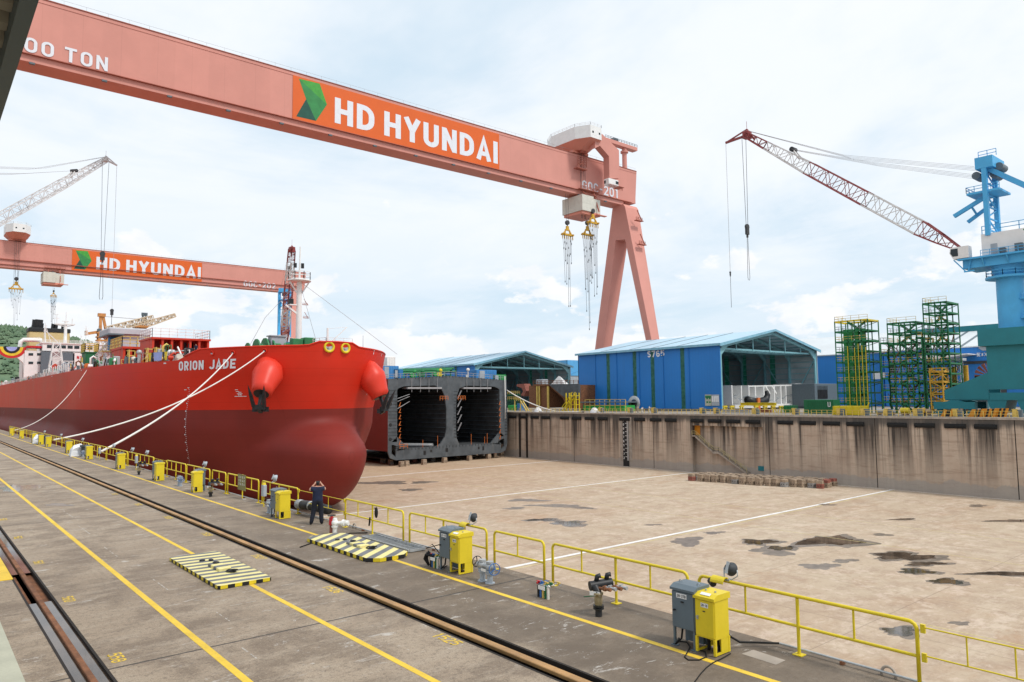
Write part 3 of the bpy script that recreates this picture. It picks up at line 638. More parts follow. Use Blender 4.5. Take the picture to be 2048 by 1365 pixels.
for k in range(32): x = BX0+3+k*(BX1-BX0-6)/31; mb.box(x-.06, x+.06, BY-.1, BY-.01, BZ0+2.6, BZ0+3.25); mb.box(x-.05, x+.05, BY-.1, BY-.01, BZ1-.25+(1-abs(x-cx)/21)*.9, BZ1+.25+(1-abs(x-cx)/21)*.9)
wf_ = ringframe(BY, .5); mb.mi = 0; mb.m = [1]*len(mb.m); o_ = len(mb.v); mb.f += [[i+o_ for i in f] for f in wf_.f]; mb.v += wf_.v; mb.m += [0]*len(wf_.f); mb.sm += wf_.sm; mb.build('web_frame', ['grey_steel', 'dark_steel'], hs)
mb = MB()
for x, z, wd, ht in [(cx-9.2, BZ0+1.5, .8, 1.2), (cx-7, BZ0+1.9, .7, .7), (cx-1.6, BZ0+1.9, .9, 1.1), (cx+10, BZ0+1.9, .6, .8), (cx+11.7, BZ0+1.7, .7, 1.2)]: mb.box(x-wd/2, x+wd/2, BY-.02, BY+.3, z-ht/2, z+ht/2)
for z in (3.5, -2.2, -6.1): mb.cyl((BX0+.8, BY-.02, z), (BX0+.8, BY+.3, z), .5, n=10)
mb.build('manhole', 'black', hs)
mb = MB()
for k in range(7):
    for x in (BX0+3.3, BX1-3.4, ):
        z = -7.6+k*1.75; mb.beam((x, BY-.4, z), (x+.5, BY-.4, z+1.1), .14); mb.beam((x-.1, BY-.4, z), (x+.6, BY-.4, z), .12)
mb.rail([(cx-4.4, BY-.7, 4.4), (cx-1.6, BY-.7, 4.4)], 1.2, .05, 1); mb.rail([(cx+2, BY-.7, 4.4), (cx+4.6, BY-.7, 4.4)], 1.2, .05, 1); mb.rail([(BX0+3.5, BY-.5, BZ0+3.1), (BX0+6, BY-.5, BZ0+3.1)], 1.2, .05, 1)
for x in (cx-5, cx-10, cx+7, cx+12, cx+13): mb.beam((x, BY-.3, BZ0+3.1), (x, BY-.3, BZ0+4.9+(x % 2)), .09)
mb.build('access_platform', 'deck_orange', hs)
mb = MB()
for k in range(5): mb.beam((cx+1.9, BY-.5, -4.6+2.35*k), (cx+3.3, BY-.5, -2.2+2.35*k), .42, .12)
mb.build('ladder', 'cable', hs)
mb = MB()
for (xa, xb) in ((BX0+6, cx-3.6), (cx+4.2, BX1-6.5)):
    mb.box(xa, xb, BY-.5, BY+2.4, BZ1-2.7, BZ1-2.2)
    for i in range(4): x = xa+(xb-xa)*(i+.5)/4; mb.beam((x, BY-.3, BZ1-3.6), (x, BY-.3, BZ1+.3), .09)
for z, dz in ((5.0, 1.2), (4.2, 1.4), (2.2, 2.0)): mb.beam((BX0+2.6, BY-.6, z), (BX0+6.5, BY-.6, z+dz), .3, .1)
mb.build('staging', 'cable', hs)
mb = MB(); mb.smooth = True
for dx in (0, .9, 1.9): mb.cyl((BX0+8+dx, BY+9, BZ0+3.5), (cx-6.6+dx*.5, BY+1.2, BZ0+3.5), .48, n=10)
mb.build('pipe', 'galv', hs)
mb = MB(); mb.tube([(BX1-1.2, BY-.6, BZ1+1.2), (BX1-1.2, BY-.7, 3), (BX1-1.3, BY-.7, -1.5)], .13, 5); mb.build('white_hose', 'rope', hs)
mb = MB(); mb.rail([(BX0, BY+.4, BZ1+.1), (cx, BY+.4, BZ1+1.2), (BX1, BY+.4, BZ1+.1)], 1.2, .05, 2.2); mb.rail([(BX0+.1, BY+.5, BZ1+.1), (BX0+.1, BY+BL, BZ1+.1)], 1.2, .05, 2.5); mb.build('deck_rail', 'cable', hs)
def on_section(x, y, dY=6): q = YP(x, y, BY+dY); return q
for lab, x, y, wd, ht, mt, nm in (('light blue machine box on the left corner of the open hull section', 775, 748, 5.5, 4.4, 'air_blue', 'machine_box'), ('white cabin box stacked above the light blue box on the hull section', 771, 731, 4.6, 2.6, 'white', 'cabin_box'), ('blue box beside the green pipes on the hull section', 791, 752, 3.2, 3.6, 'container_blue', 'machine_box'),
        ('blue locker box on the right part of the hull section', 967, 752, 8.0, 3.6, 'air_blue', 'machine_box'), ('green machine on the right corner of the hull section', 993, 757, 5.5, 2.2, 'bright_green', 'machine_box')):
    q = on_section(x, y, 5); t = thing(nm, lab, 'box', (q.x, BY+5, q.z-ht/2)); b = MB(); x0, x1 = q.x-wd/2, q.x+wd/2; z0, z1 = q.z-ht/2, q.z+ht/2
    if nm == 'cabin_box': z0 = on_section(775, 748, 5).z+2.2; t.location.z = z0; z1 = z0+ht
    else: z0 = BZ1+.05+(1-abs(q.x-cx)/21)*1.0; t.location.z = z0; z1 = max(z1, z0+ht*.7)
    b.cbox(x0, x1, BY+3.4, BY+6.6, z0, z1, .08); b.build('casing', mt, t)
    b = MB(); k = int(wd/.7)
    for i in range(k): xx = x0+.3+(wd-.6)*i/max(1, k-1); b.box(xx-.06, xx+.06, BY+3.34, BY+3.4, z0+.2, z1-.2)
    b.build('rib', mt, t); b = MB(); b.box(x0+.15*wd, x0+.4*wd, BY+3.3, BY+3.36, z0+.25, z1-.3); b.build('door', 'light_grey', t)
t = thing('pipe_rack', 'long bundle of green deck pipes lying across the hull section', 'pipes', (cx-4, BY+6, BZ1+1.2)); 
mb = MB()
for k, (z, yy) in enumerate(((BZ1+1.9, 8), (BZ1+2.5, 8.6), (BZ1+2.9, 9.2), (BZ1+2.0, 9.9))): mb.cyl((cx-14-k, BY+yy, z), (cx+5+k*1.2, BY+yy, z+.9), .33, n=8)
mb.build('pipe', 'tower_green', t); mb = MB()
for i in range(9): x = cx-14+i*2.4; mb.beam((x, BY+7.6, BZ1+.2), (x, BY+7.6, BZ1+2.3), .22); mb.beam((x, BY+10.2, BZ1+.2), (x, BY+10.2, BZ1+2.3), .22); mb.beam((x, BY+7.6, BZ1+1.5), (x, BY+10.2, BZ1+1.5), .2)
mb.build('support', 'bright_green', t)
for i, (x, y, mt) in enumerate(((829, 759, 'bright_green'), (845, 758, 'tower_green'), (875, 752, 'bright_green'), (881, 750, 'yellow'))):
    q = on_section(x, y, 3); b = MB(); z = BZ1+.1+(1-abs(q.x-cx)/21)*1.05
    b.cyl((q.x, q.y, z), (q.x, q.y, z+1.6), .35, n=8); b.ball((q.x, q.y, z+1.7), .6, n=8, k=5); b.beam((q.x-.9, q.y, z+.6), (q.x+.9, q.y, z+.6), .3); b.cyl((q.x-.9, q.y-.3, z+.6), (q.x-.9, q.y+.3, z+.6), .6, n=8)
    solo(b, 'deck_vent', mt, ('round green vent head left of the pipe bundle on the hull section', 'darker green vent head beside the pipe bundle on the hull section', 'green vent head before the middle of the hull section pipes', 'yellow vent head before the middle of the hull section pipes')[i], 'vent')
q = on_section(936, 742, 3); b = MB(); zz0 = BZ1+.7; b.cyl((q.x, q.y, zz0), (q.x, q.y, q.z), .16, n=6); b.ball((q.x, q.y, q.z+.3), .55, n=8, k=5); b.cyl((q.x-.5, q.y, zz0), (q.x-.5, q.y, zz0+1), .3, n=6); solo(b, 'lamp_post', 'rope', 'short post with white round lamp standing on the hull section', 'lamp')
q = XP(1280, 840, WX); 
# blocks under and before the section
GB = 'concrete keel block carrying the open hull section'
for x, y in ((784, 925), (768, 922), (833, 920), (869, 918), (917, 912), (950, 910), (962, 907), (1003, 908), (1015, 905), (995, 905)):
    p = GP(x, y+5, FLOOR); p.y = max(p.y, BY+.6)+rg.uniform(.2, 1.5); p.x = min(p.x, BX1-.5); put_block(p, 0, GB, 'keel blocks under the open hull section')
for (x, y), l in zip(((803, 934), (813, 933), (848, 930), (889, 926), (939, 922), (977, 918), (1003, 913)), ('leftmost of the pale keel blocks standing before the open hull section', 'pale keel block touching the leftmost one before the hull section', 'second pale block from the left pair before the open hull section', 'pale keel block below the middle web of the hull section', 'pale keel block before the right tank of the hull section', 'pale keel block before the right bilge of the hull section', 'pale keel block nearest the dock wall before the hull section')):
    p = GP(x, y, FLOOR); put_block(p, 0, l, 'pale blocks before the open hull section', 0)
# ------------------------------------------------------------------ the tanker
XC, HB, YS, CY = 54., 27., 442., 182.
KEEL = -12.6
TAB = [(KEEL, 131, 95, 20.), (-11.4, 126, 90, 24.5), (-8, 121, 84, 27), (-4, 116.2, 73, 27), (0, 114., 69, 27), (3.3, 113.4, 70, 27), (10, 111, 64, 27), (14.6, 110.2, 61.5, 27)]
def lev(z):
    z = max(KEEL, min(14.6, z))
    for a, b in zip(TAB, TAB[1:]):
        if z <= b[0]: t = (z-a[0])/(b[0]-a[0]); return [a[i]+(b[i]-a[i])*t for i in (1, 2, 3)]
def inside(x, y, z):
    y0, Ln, hb = lev(z); x = abs(x-XC)
    e1 = (x/hb)**2+(max(0, y0+Ln-y)/Ln)**2-1
    e2 = (x/(7.4+.12*max(0, y-113)+.2*max(0, y-117)))**2+(max(0, 124-y)/19.4)**2+((z+4)/(5.2 if z > -4 else 10.6))**2-1
    k = .46; h = max(k-abs(e1-e2), 0)/k
    return min(e1, e2)-h*h*k*.25
def hull_pt(phi, z):
    s, c = math.sin(phi), -math.cos(phi); lo, hi = 5., 90.
    for _ in range(34):
        mid = (lo+hi)/2
        if inside(XC+s*mid, CY+c*mid, z) < 0: lo = mid
        else: hi = mid
    return V((XC+s*lo, CY+c*lo, z))
def hull_hit(px, py):
    d = ray(px, py).normalized(); o = V((0, 0, CAMZ)); t = 85.
    while t < 420 and not inside(*(o+d*t)) < 0: t += .25
    for _ in range(18):
        t2 = t-.25*.5**_
        if inside(*(o+d*t2)) < 0: t = t2
    return o+d*t
def hull_n(p):
    e = .05; g = V([inside(*(p+V(a)*e))-inside(*(p-V(a)*e)) for a in ((1, 0, 0), (0, 1, 0), (0, 0, 1))]); return g.normalized()
def hphi(p): return math.atan2(p.x-XC, CY-p.y)
DK, WL = 11.7, 3.35
ship = thing('tanker', 'huge red oil tanker with dark red underwater hull lying in the dry dock', 'ship', (XC, 275, KEEL))
NP = 150; phis = [-math.pi/2+math.pi*i/NP for i in range(NP+1)]
zs = [KEEL, -12.3, -11.9, -11.4, -10.8]+[-10+i*.95 for i in range(14)]+[WL]+[4.2+i*.95 for i in range(8)]+[DK]
grid = [[hull_pt(f, z) for f in phis] for z in zs]
def ztop(p):
    b = abs(p.x-XC); y = p.y
    z = 13.9-.5*max(0, min(1, (b-6)/13)); z = min(z, 13.75-.02*b)+.62*max(0, min(1, (4.6-b)/1.5))
    k = max(0, min(1, (y-125.5)/4.5)); return z+(DK+.03-z)*k
for k in (.5, 1.):
    row = []
    for i, f in enumerate(phis):
        q = grid[len(zs)-1][i]; z = DK+(ztop(q)-DK)*k; row.append(hull_pt(f, z))
    grid.append(row)
def strip(rows, rng=None):
    g = MB(); g.smooth = True; n = len(rows[0]); g.v = [p.copy() for r in rows for p in r]
    for i in range(len(rows)-1):
        for j in range(n-1): g.f.append([i*n+j, i*n+j+1, (i+1)*n+j+1, (i+1)*n+j]); g.m.append(0); g.sm.append(True)
    return g
full = []
for r in grid:
    a, b = r[0], r[-1]; zk = max(0, min(1, (a.z-KEEL)/14)); nar = .45+.5*zk
    aft = lambda s: [V((XC+s*HB*nar, YS, a.z)), V((XC+s*(abs(a.x-XC)), 395, a.z)), V((XC+s*abs(a.x-XC), 320, a.z)), V((XC+s*abs(a.x-XC), 250, a.z))]
    full.append(aft(-1)+r+list(reversed(aft(1))))
iw = zs.index(WL)
strip(full[:iw+1]).build('underwater_hull', 'ship_maroon', ship)
strip(full[iw:]).build('topside_hull', 'ship_red', ship)
g = MB(); dk = full[len(zs)-1]; g.quad(*[V((p.x, p.y, DK-.02)) for p in dk]); g.quad(*[V((p.x, p.y, KEEL+.02)) for p in full[0]][::-1]); g.build('deck', 'deck_red', ship)
g = MB(); t0 = [q for q in grid[-1] if q.z > DK+.3]
g.tube([q+V((0, 0, .02)) for q in t0], .14, 6); g.build('bulwark_cap', 'ship_red', ship)
# transom
g = MB(); g.quad(*[r[0] for r in full], *[r[-1] for r in reversed(full)]); g.build('transom', 'ship_red', ship)
# name and marks, wrapped onto the plating
def wrapped(s, pl, pr, htop, name, mt, w=.17, gap=.2):
    a, b = hull_hit(*pl), hull_hit(*pr); fa, fb = hphi(a), hphi(b); g = MB(); tot = text(g, s, (0, 0, 0), (1, 0, 0), (0, 0, 1), 1., w=w, gap=gap, lift=.01)
    hh = (hull_hit(*htop).z-a.z)*1.05
    for i, q in enumerate(g.v):
        u = q.x/tot; z = a.z+(b.z-a.z)*u+q.z*hh; p = hull_pt(fa+(fb-fa)*u, z); g.v[i] = p+hull_n(p)*(.03-q.y*1.2)
    return g.build(name, mt, ship)
wrapped('ORION JADE', (358, 742), (472, 737), (358, 724.5), 'name_lettering', 'lettering', .2, .16)
g = MB()
def dab(px, py, wx, wz, ):
    p = hull_hit(px, py); n = hull_n(p); a = n.cross(V((0, 0, 1))).normalized(); b = a.cross(n)*-1; c = p+n*.03
    g.quad(c-a*wx-b*wz, c+a*wx-b*wz, c+a*wx+b*wz, c-a*wx+b*wz)
for i in range(40):
    y = 776+i*3.9; x = 378.5-7*math.sin(min(1, max(0, (y-790)/130))*math.pi)-.0*y; dab(x, y, .065, .05)
    if i % 4 == 0: dab(x-2.0, y, .10, .10)
for x, y in ((477, 788), (482, 788), (472.5, 793), (478, 793), (483, 793), (490, 793), (473, 780), (480, 785), (475, 783.5)): dab(x, y, .28, .045)
for x, y in ((478, 790), (482, 790)): dab(x, y, .08, .12)
for x, y, wx, wz in ((330, 727, .35, .1), (423, 708, .25, .12), (163, 741, .5, .08), (104, 753, .7, .08), (58, 761, .5, .07), (66, 761, .4, .07), (28, 767, .6, .07), (160, 789, .06, .7), (8, 823, .1, 1.2), (734, 787, .05, .35), (736, 789, .1, .05), (735, 783, .2, .05), (748, 702, .2, .06), (747, 707, .1, .2), (763, 710, .1, .3), (371, 780, .3, .05)): dab(x, y, wx, wz)
g.build('hull_marks', 'lettering', ship)
# yellow rimmed fairleads at the stem, small ones for the ropes
def fairlead(px, py, r, mt, mt2):
    p = hull_hit(px, py); n = hull_n(p); n.z = 0; n.normalize(); f = MB()
    f.lathe(p-n*.1, [(r*.62, .0), (r*.62, .12), (r*.75, .3), (r*.95, .32), (r*1.05, .2), (r*1.05, 0)], 20, n); o = f.build('fairlead', mt, ship)
    f = MB(); f.lathe(p-n*.1, [(0, .1), (r*.63, .1)], 16, n); f.build('fairlead_opening', mt2, o); 
    f = MB(); f.cyl(p+V((-.25*r, 0, -.2*r)), p+n*.1+V((-.1*r, 0, -.1*r)), r*.2, n=8); f.build('chain_stopper', 'galv', o)
fairlead(658.5, 694.5, .88, 'yellow', 'galv'); fairlead(691, 696.5, .88, 'yellow', 'galv')
for x, y in ((466, 706), (529, 702), (424, 707)): fairlead(x, y, .42, 'ship_red', 'black')
# anchor bolsters and anchors
def bolster(root, tail, s):
    p0, p1 = hull_hit(*tail), hull_hit(*root); n = hull_n(p1); n.z = 0; n.normalize(); sd = V((0, 0, 1)).cross(n)
    top = p0-n*.9; a = p1-n*1.5+V((0, 0, 1.2)); b = p1+n*1.1*s-V((0, 0, .3)); c = p1+n*3.3*s-V((0, 0, 2.9)); e = p1+n*3.9*s-V((0, 0, 3.75))
    f = MB(); P = [top, top.lerp(a, .5)+n*.55, a.lerp(b, .45)+n*.25, b, b.lerp(c, .5), c, e]; P = [top, p0.lerp(p1, .3)-n*.1, p0.lerp(p1, .62)+n*.25, p0.lerp(p1, .9)+n*.7, b-V((0, 0, .5))+n*.2, b.lerp(c, .55), c, e]; f.tube(P, [.25, 1.1, 1.75, 2.2, 2.4, 2.1, 1.7, 1.58], 22); o = f.build('anchor_bolster', 'bolster_red', ship)
    ax = (e-c).normalized(); out_ = n; f = MB(); f.cyl(e-ax*.02, e+ax*.06, 1.2, n=16); f.build('hawse_mouth', 'black', o)
    f = MB(); k = e+ax*.3+out_*.55+V((0, 0, -.7)); dn = V((0, 0, -1)); out = n
    f.beam(e-ax*.6, k+dn*1.0, .5, .42); cr = k+dn*1.1
    f.beam(cr-sd*.95, cr+sd*.95, .75, .8, out); f.beam(cr-sd*1.25+dn*.35-out*.55, cr+sd*1.25+dn*.35-out*.55, .45, .75); f.beam(cr+dn*.2, cr+dn*.75-out*.75, .6, .5)
    for s in (-1, 1):
        r0 = cr+sd*(.8*s)+out*.1; tip = r0+V((0, 0, 3.5))+out*1.5+sd*(.45*s)
        w1, w2 = sd*.2, out*.42; md = r0.lerp(tip, .55)
        f.add([r0-w1-w2, r0+w1-w2, r0+w1+w2, r0-w1+w2, md-w1*.95-w2*.6, md+w1*.95-w2*.6, md+w1*.95+w2*.6, md-w1*.95+w2*.6, tip], [[3, 2, 1, 0], [0, 1, 5, 4], [1, 2, 6, 5], [2, 3, 7, 6], [3, 0, 4, 7], [4, 5, 8], [5, 6, 8], [6, 7, 8], [7, 4, 8]])
    f.build('anchor', 'black', o)
bolster((541, 742), (523, 716), 1.); bolster((736, 752), (741, 720), .62)
for i in range(20):
    for dx in ((0,) if i < 4 else (-9, 0, 9)): put_block(V((XC+dx, 130+i*5.5, FLOOR)), 0, 'concrete keel block under the flat bottom of the red tanker', 'keel blocks under the tanker').scale = (1.5, 1.5, .6)
# ------------------------------------------------------------------ what stands on her deck
def DP(px, py, Y): return YP(px, py, Y)
def part(name, mt, fn, par=ship):
    b = MB(); fn(b); return b.build(name, mt, par)
# foremast
fm = DP(597, 690, 126); fx, fy = fm.x, 126
o = part('foremast', 'white', lambda b: (b.cyl((fx, fy, DK), (fx, fy, DK+3.6), 1.0, .56, 12), b.cyl((fx, fy, DK+3.6), (fx, fy, 26.6), .56, .45, 12), b.cyl((fx, fy, 26.6), (fx+.1, fy, 33.0), .2, .12, 8), b.beam((fx-2.5, fy, 22), (fx, fy, 20.3), .3), b.beam((fx-1.8, fy, 26.4), (fx-.5, fy, 24.4), .2), b.beam((fx+1.8, fy, 26.4), (fx+.5, fy, 24.4), .2), b.box(fx-1.9, fx-.6, fy-.5, fy+.5, 22, 22.2)))
part('platform', 'white', lambda b: (b.lathe((fx, fy, 26.5), [(0, 0), (2.1, 0), (2.1, .3), (0, .3)], 12), b.rail([(fx+2.05*math.cos(k*.785), fy+2.05*math.sin(k*.785), 26.8) for k in range(9)], 1.4, .05, 1.6)), o)
part('signal_lamp', 'black', lambda b: (b.cyl((fx+.5, fy-.2, 29), (fx+.5, fy-.2, 29.9), .3), b.cyl((fx-.9, fy-.2, 29), (fx-.9, fy-.2, 29.8), .3), b.box(fx-2, fx-1.2, fy-.4, fy+.2, 22.2, 23.2)), o)
part('stay', 'cable', lambda b: (b.tube([(fx, fy, 26.6), (fx-6, fy+.5, 19.6), (fx-10, 126.6, DK+.2)], .035, 4), b.tube([(fx, fy, 26.6), (fx+3.4, fy-2, DK+1)], .035, 4), b.tube([(fx, fy, 26.6), (fx+9, 120, 18.4), (fx+16.5, 119, 13.3)], .035, 4)), o)
# winches and windlass
for px, Y, s in ((508, 124, .95), (528, 123, 1.15), (546, 124, 1.25), (648, 120, .95)):
    q = DP(px, 690, Y); x = q.x
    o = part('winch', 'green', lambda b: (b.cyl((x-1.2*s, Y, DK+1.6*s), (x+1.2*s, Y, DK+1.6*s), .75*s, n=12), b.cyl((x-1.25*s, Y, DK+1.6*s), (x-1.05*s, Y, DK+1.6*s), 1.6*s, n=14), b.cyl((x+1.05*s, Y, DK+1.6*s), (x+1.25*s, Y, DK+1.6*s), 1.6*s, n=14), b.box(x-1.6*s, x+1.7*s, Y-.7*s, Y+.7*s, DK, DK+.9*s)))
    part('gearbox', 'green', lambda b: (b.cbox(x+1.3*s, x+2.4*s, Y-.8*s, Y+.8*s, DK+.3, DK+2.6*s, .15), b.cyl((x+2.4*s, Y, DK+1.4*s), (x+3.4*s, Y, DK+1.4*s), .4*s, n=8)), o)
q0, q1 = DP(583, 690, 119), DP(626, 690, 119)
o = part('anchor_screen', 'green', lambda b: (b.cbox(q0.x, q0.x+1.9, 118.4, 119.8, DK, 15.35, .1), b.cbox(q0.x+1.95, q1.x, 118.0, 119.9, DK, 15.6, .1)))
q = DP(560, 690, 123); part('deck_locker', 'light_grey', lambda b: (b.cbox(q.x-1.8, q.x+.8, 122.4, 124, DK, 15.9, .1), b.box(q.x-2, q.x+1, 122.2, 124.2, 15.9, 16.1)))
q = DP(655, 687, 116); part('davit', 'white', lambda b: (b.cyl((q.x, 116, DK), (q.x, 116, 17.2), .22, .18, 8), b.beam((q.x, 116, 14.2), (q.x+3.4, 115.5, 17.5), .14), b.tube([(q.x, 116, 17.1), (q.x+3.4, 115.5, 17.5)], .03, 4)))
q = DP(726, 690, 116); part('jackstaff', 'light_grey', lambda b: b.cyl((q.x, 116, DK), (q.x, 116, 16.2), .06, .04, 6))
part('forecastle_rail', 'white', lambda b: (b.rail([DP(626, 690, 117).xy.to_3d()+V((0, 0, 14.3-.1)), DP(652, 690, 114).xy.to_3d()+V((0, 0, 14.2)), DP(705, 690, 114).xy.to_3d()+V((0, 0, 14.2))], 1.15, .035, 1.6, 2)))
# red deck house, grey sheeted box on a red stand, in way of the fore part
a, c = DP(303, 690, 166), DP(418, 690, 166); hx0, hx1 = a.x, c.x; hz = DP(360, 677, 166).z
o = part('deck_house', 'deck_red', lambda b: (b.box(hx0, hx1, 168, 176, DK, hz), [b.box(x-.22, x+.22, 165.7, 168.1, DK, hz-.4) for x in [hx0+.25+i*(hx1-hx0-.5)/6 for i in range(7)]], b.box(hx0-.2, hx1+.2, 165.4, 176.2, hz-.4, hz), b.box(hx0, hx1, 165.6, 168.2, hz-3.2, hz-3.0)))
part('roof_rail', 'white', lambda b: b.rail([(hx0, 176, hz), (hx0, 165.6, hz), (hx1, 165.6, hz), (hx1, 176, hz)], 1.9, .05, 1.7, 2), o)
part('louvre', 'ship_maroon', lambda b: [b.box(x, x+2.2, 167.85, 167.99, hz-3.0, hz-.7) for x in (hx0+.9, hx0+3.2, hx1-3.6)], o)
part('recess_door', 'black', lambda b: b.box(hx0+7.0, hx0+8.9, 167.85, 167.99, hz-3.1, hz-.7), o)
a, c = DP(246, 690, 184), DP(304, 690, 184); sx0, sx1 = a.x, c.x; sz = DP(270, 694, 184).z
part('box_stand', 'deck_red', lambda b: (b.box(sx0, sx1, 187, 196, DK, sz-.2), [b.box(x-.25, x+.25, 184, 187.1, DK, sz-.2) for x in [sx0+.3+i*(sx1-sx0-.6)/4 for i in range(5)]], b.box(sx0-.2, sx1+.2, 183.7, 196.2, sz-.5, sz)))
o = part('stand_rail', 'far_yellow', lambda b: (b.rail([(sx0-.2, 196, sz), (sx0-.2, 183.8, sz), (sx1+.1, 183.8, sz)], 2.3, .07, 1.5, 2), b.rail([(sx0-.3, 183.6, DK+1), (sx1, 183.6, DK+1)], 1.8, .06, 1.9, 1)))
a, c = DP(218, 660, 199), DP(303, 660, 199); tz0, tz1 = DP(250, 690, 199).z, DP(250, 656, 199).z; tm = DP(246, 668, 199).z
part('sheeted_box', 'grey_tent', lambda b: (b.cbox(a.x, c.x, 199, 211, tm, tz1, .3), b.box(a.x+3.0, c.x-.05, 200, 210, sz-3, tm-.002), b.box(a.x+6.5, c.x-.4, 199.7, 199.95, tm-4.2, tm-1.2)))
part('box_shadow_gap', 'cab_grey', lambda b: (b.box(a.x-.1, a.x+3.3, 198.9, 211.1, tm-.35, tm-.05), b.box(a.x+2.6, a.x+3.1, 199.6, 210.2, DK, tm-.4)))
# green deck crane house with yellow rails
a, c = DP(171, 720, 232), DP(195, 720, 232); g1 = DP(182, 706, 232).z
o = part('valve_house', 'box_green', lambda b: (b.box(a.x, c.x, 232, 238, DK, g1), b.box(a.x-.3, c.x+.3, 231.8, 238.3, g1, g1+.25)))
part('house_rail', 'far_yellow', lambda b: (b.rail([(a.x-.2, 238, g1+.2), (a.x-.2, 232, g1+.2), (c.x+.2, 232, g1+.2), (c.x+.2, 238, g1+.2)], 2.4, .09, 1.3, 3), b.rail([(a.x-.8, 232, DK), (a.x-.8, 234, DK)], 5.5, .12, 1.6, 5)), o)
# hose crane girder and gangway
p0, p1 = DP(197, 716, 215), DP(243, 676, 205)
part('gangway', 'white', lambda b: (b.lattice(p0, p1, (.7, .7), (.7, 1.4), 9, .16, .1), b.rail([p0+V((0, 0, .8)), p1+V((0, 0, 1.2))], 1.1, .06, 1.5), b.beam(p1, (p1.x, 205, DK), .3), b.beam(p1+V((-1, 0, 0)), (p1.x-1, 205, DK), .3)))
q = DP(229, 690, 206); part('instrument_box', 'air_blue', lambda b: (b.cbox(q.x-1.4, q.x+1.2, 205, 207, q.z-1.4, q.z+2.0, .2), b.box(q.x-.2, q.x+.2, 205.8, 206.2, DK, q.z)))
q = DP(228, 703, 206); part('catwalk', 'stripe_yellow', lambda b: (b.box(q.x-3, q.x+2, 204, 206.5, q.z-.3, q.z), b.rail([(q.x-3, 204, q.z), (q.x+2, 204, q.z)], 1.3, .06, .9), [b.beam((q.x+d, 205, DK), (q.x+d, 205, q.z), .2) for d in (-2.6, 0, 1.8)]))
# white lattice mast
p0, p1 = DP(112, 745, 285), DP(113, 688, 285); p0.z = DK
o = part('lattice_mast', 'white', lambda b: (b.lattice(p0, p1, (2.6, 1.6), (1.0, .7), 5, .3, .2, V((0, 1, 0))), b.box(p0.x+2.4, p0.x+4.4, 284, 286, DK, DK+.2)))
part('mast_cage', 'white', lambda b: b.rail([(p0.x+2.0, 284, 16.2), (p0.x+4.8, 284, 16.2), (p0.x+4.8, 286.4, 16.2)], 2.6, .12, 1.4, 2), o)
q = DP(112, 686, 285); part('mast_head', 'white', lambda b: (b.beam(q+V((-4.5, 0, 0)), q+V((3.5, 0, 0)), .3), b.beam(q+V((-3.4, 0, 4.2)), q+V((.5, 0, .2)), .25), b.beam(q+V((-3.4, 0, 0)), q+V((-3.4, 0, 5)), .22)), o)
# superstructure
AY = 398.
def AP(px, py, Y=AY): return YP(px, py, Y)
a, c = AP(50, 700), AP(188, 700); zt = AP(120, 688.5).z; zw0, zw1 = AP(120, 697.5).z, AP(120, 691.5).z; zb = AP(120, 703).z
acc = part('accommodation', 'white', lambda b: (b.box(a.x, c.x+12, AY+.5, 418, DK, zb), b.box(AP(84, 700).x, c.x+10, AY-1.2, 416, zb, zt), b.box(AP(82, 700).x, c.x+10.5, AY-1.6, 416.5, zt, zt+.5)))
part('bridge_window', 'glass', lambda b: [b.box(x, x+2.1, AY-1.3, AY-1.15, zw0, zw1) for x in [AP(93, 700).x+i*2.75 for i in range(8)]], acc)
part('window', 'glass', lambda b: [(lambda q: b.box(q.x-.9, q.x+.9, AY+.35, AY+.52, q.z-.55, q.z+.55))(AP(px, py)) for px, py in ((62, 709), (79, 709), (62, 726), (96, 726), (79, 726))], acc)
part('red_top', 'valve_red', lambda b: b.box(AP(53, 700).x, AP(83, 700).x, AY-.4, AY+8, AP(60, 696).z, AP(60, 692).z), acc)
part('grey_trunk', 'cab_grey', lambda b: (b.box(AP(82, 700).x, AP(104, 700).x, AY-2, AY+.4, DK, AP(90, 704).z), b.box(AP(124, 700).x, AP(148, 700).x, AY-2, AY+.4, DK, AP(130, 707).z)), acc)
wz0, wz1 = AP(20, 706).z, AP(20, 694).z
part('bridge_wing', 'white', lambda b: (b.box(XC-HB-1, a.x+.1, AY+1, 405, wz0+1.2, wz1), b.prism([(AP(-4, 706).x, AY+1.01, wz0+1.19), (AP(30, 712).x, AY+1.01, wz0-1), (AP(47, 725).x, AY+1.01, AP(47, 726).z), (AP(50, 746).x, AY+1.01, DK), (a.x+.05, AY+1.01, DK), (a.x+.05, AY+1.01, wz0+1.19)], (0, 3, 0))), acc)
part('bunting', ['banner_red', 'banner_yellow', 'black', 'banner_blue'], lambda b: [(setattr(b, 'mi', i), b.prism([(AP(24, 694).x+r*math.cos(R(t)), AY+.9-.05*i, wz1+r*.92*math.sin(R(t))) for t in range(180, 361, 15)], (0, .06, 0))) for i, r in enumerate((5.6, 4.4, 3.2, 2.1))], acc)
part('davit_arch', 'white', lambda b: (b.tube([AP(40, 694, AY+4), AP(41, 684, AY+4), AP(47, 680, AY+4), AP(84, 681, AY+4)], .9, 8), b.rail([AP(44, 681, AY+3.8), AP(80, 680, AY+3.8)], 1.1, .08, 1.8)), acc)
part('bridge_rail', 'white', lambda b: b.rail([(AP(84, 700).x, AY-1, zt+.5), (c.x+10, AY-1, zt+.5)], 1.3, .07, 2.2, 2), acc)
fy = 424.; f0, f1 = YP(57, 690, fy).x, YP(139, 690, fy).x; fz0, fz1, fz2 = zt-6, YP(90, 664, fy).z, YP(90, 658, fy).z
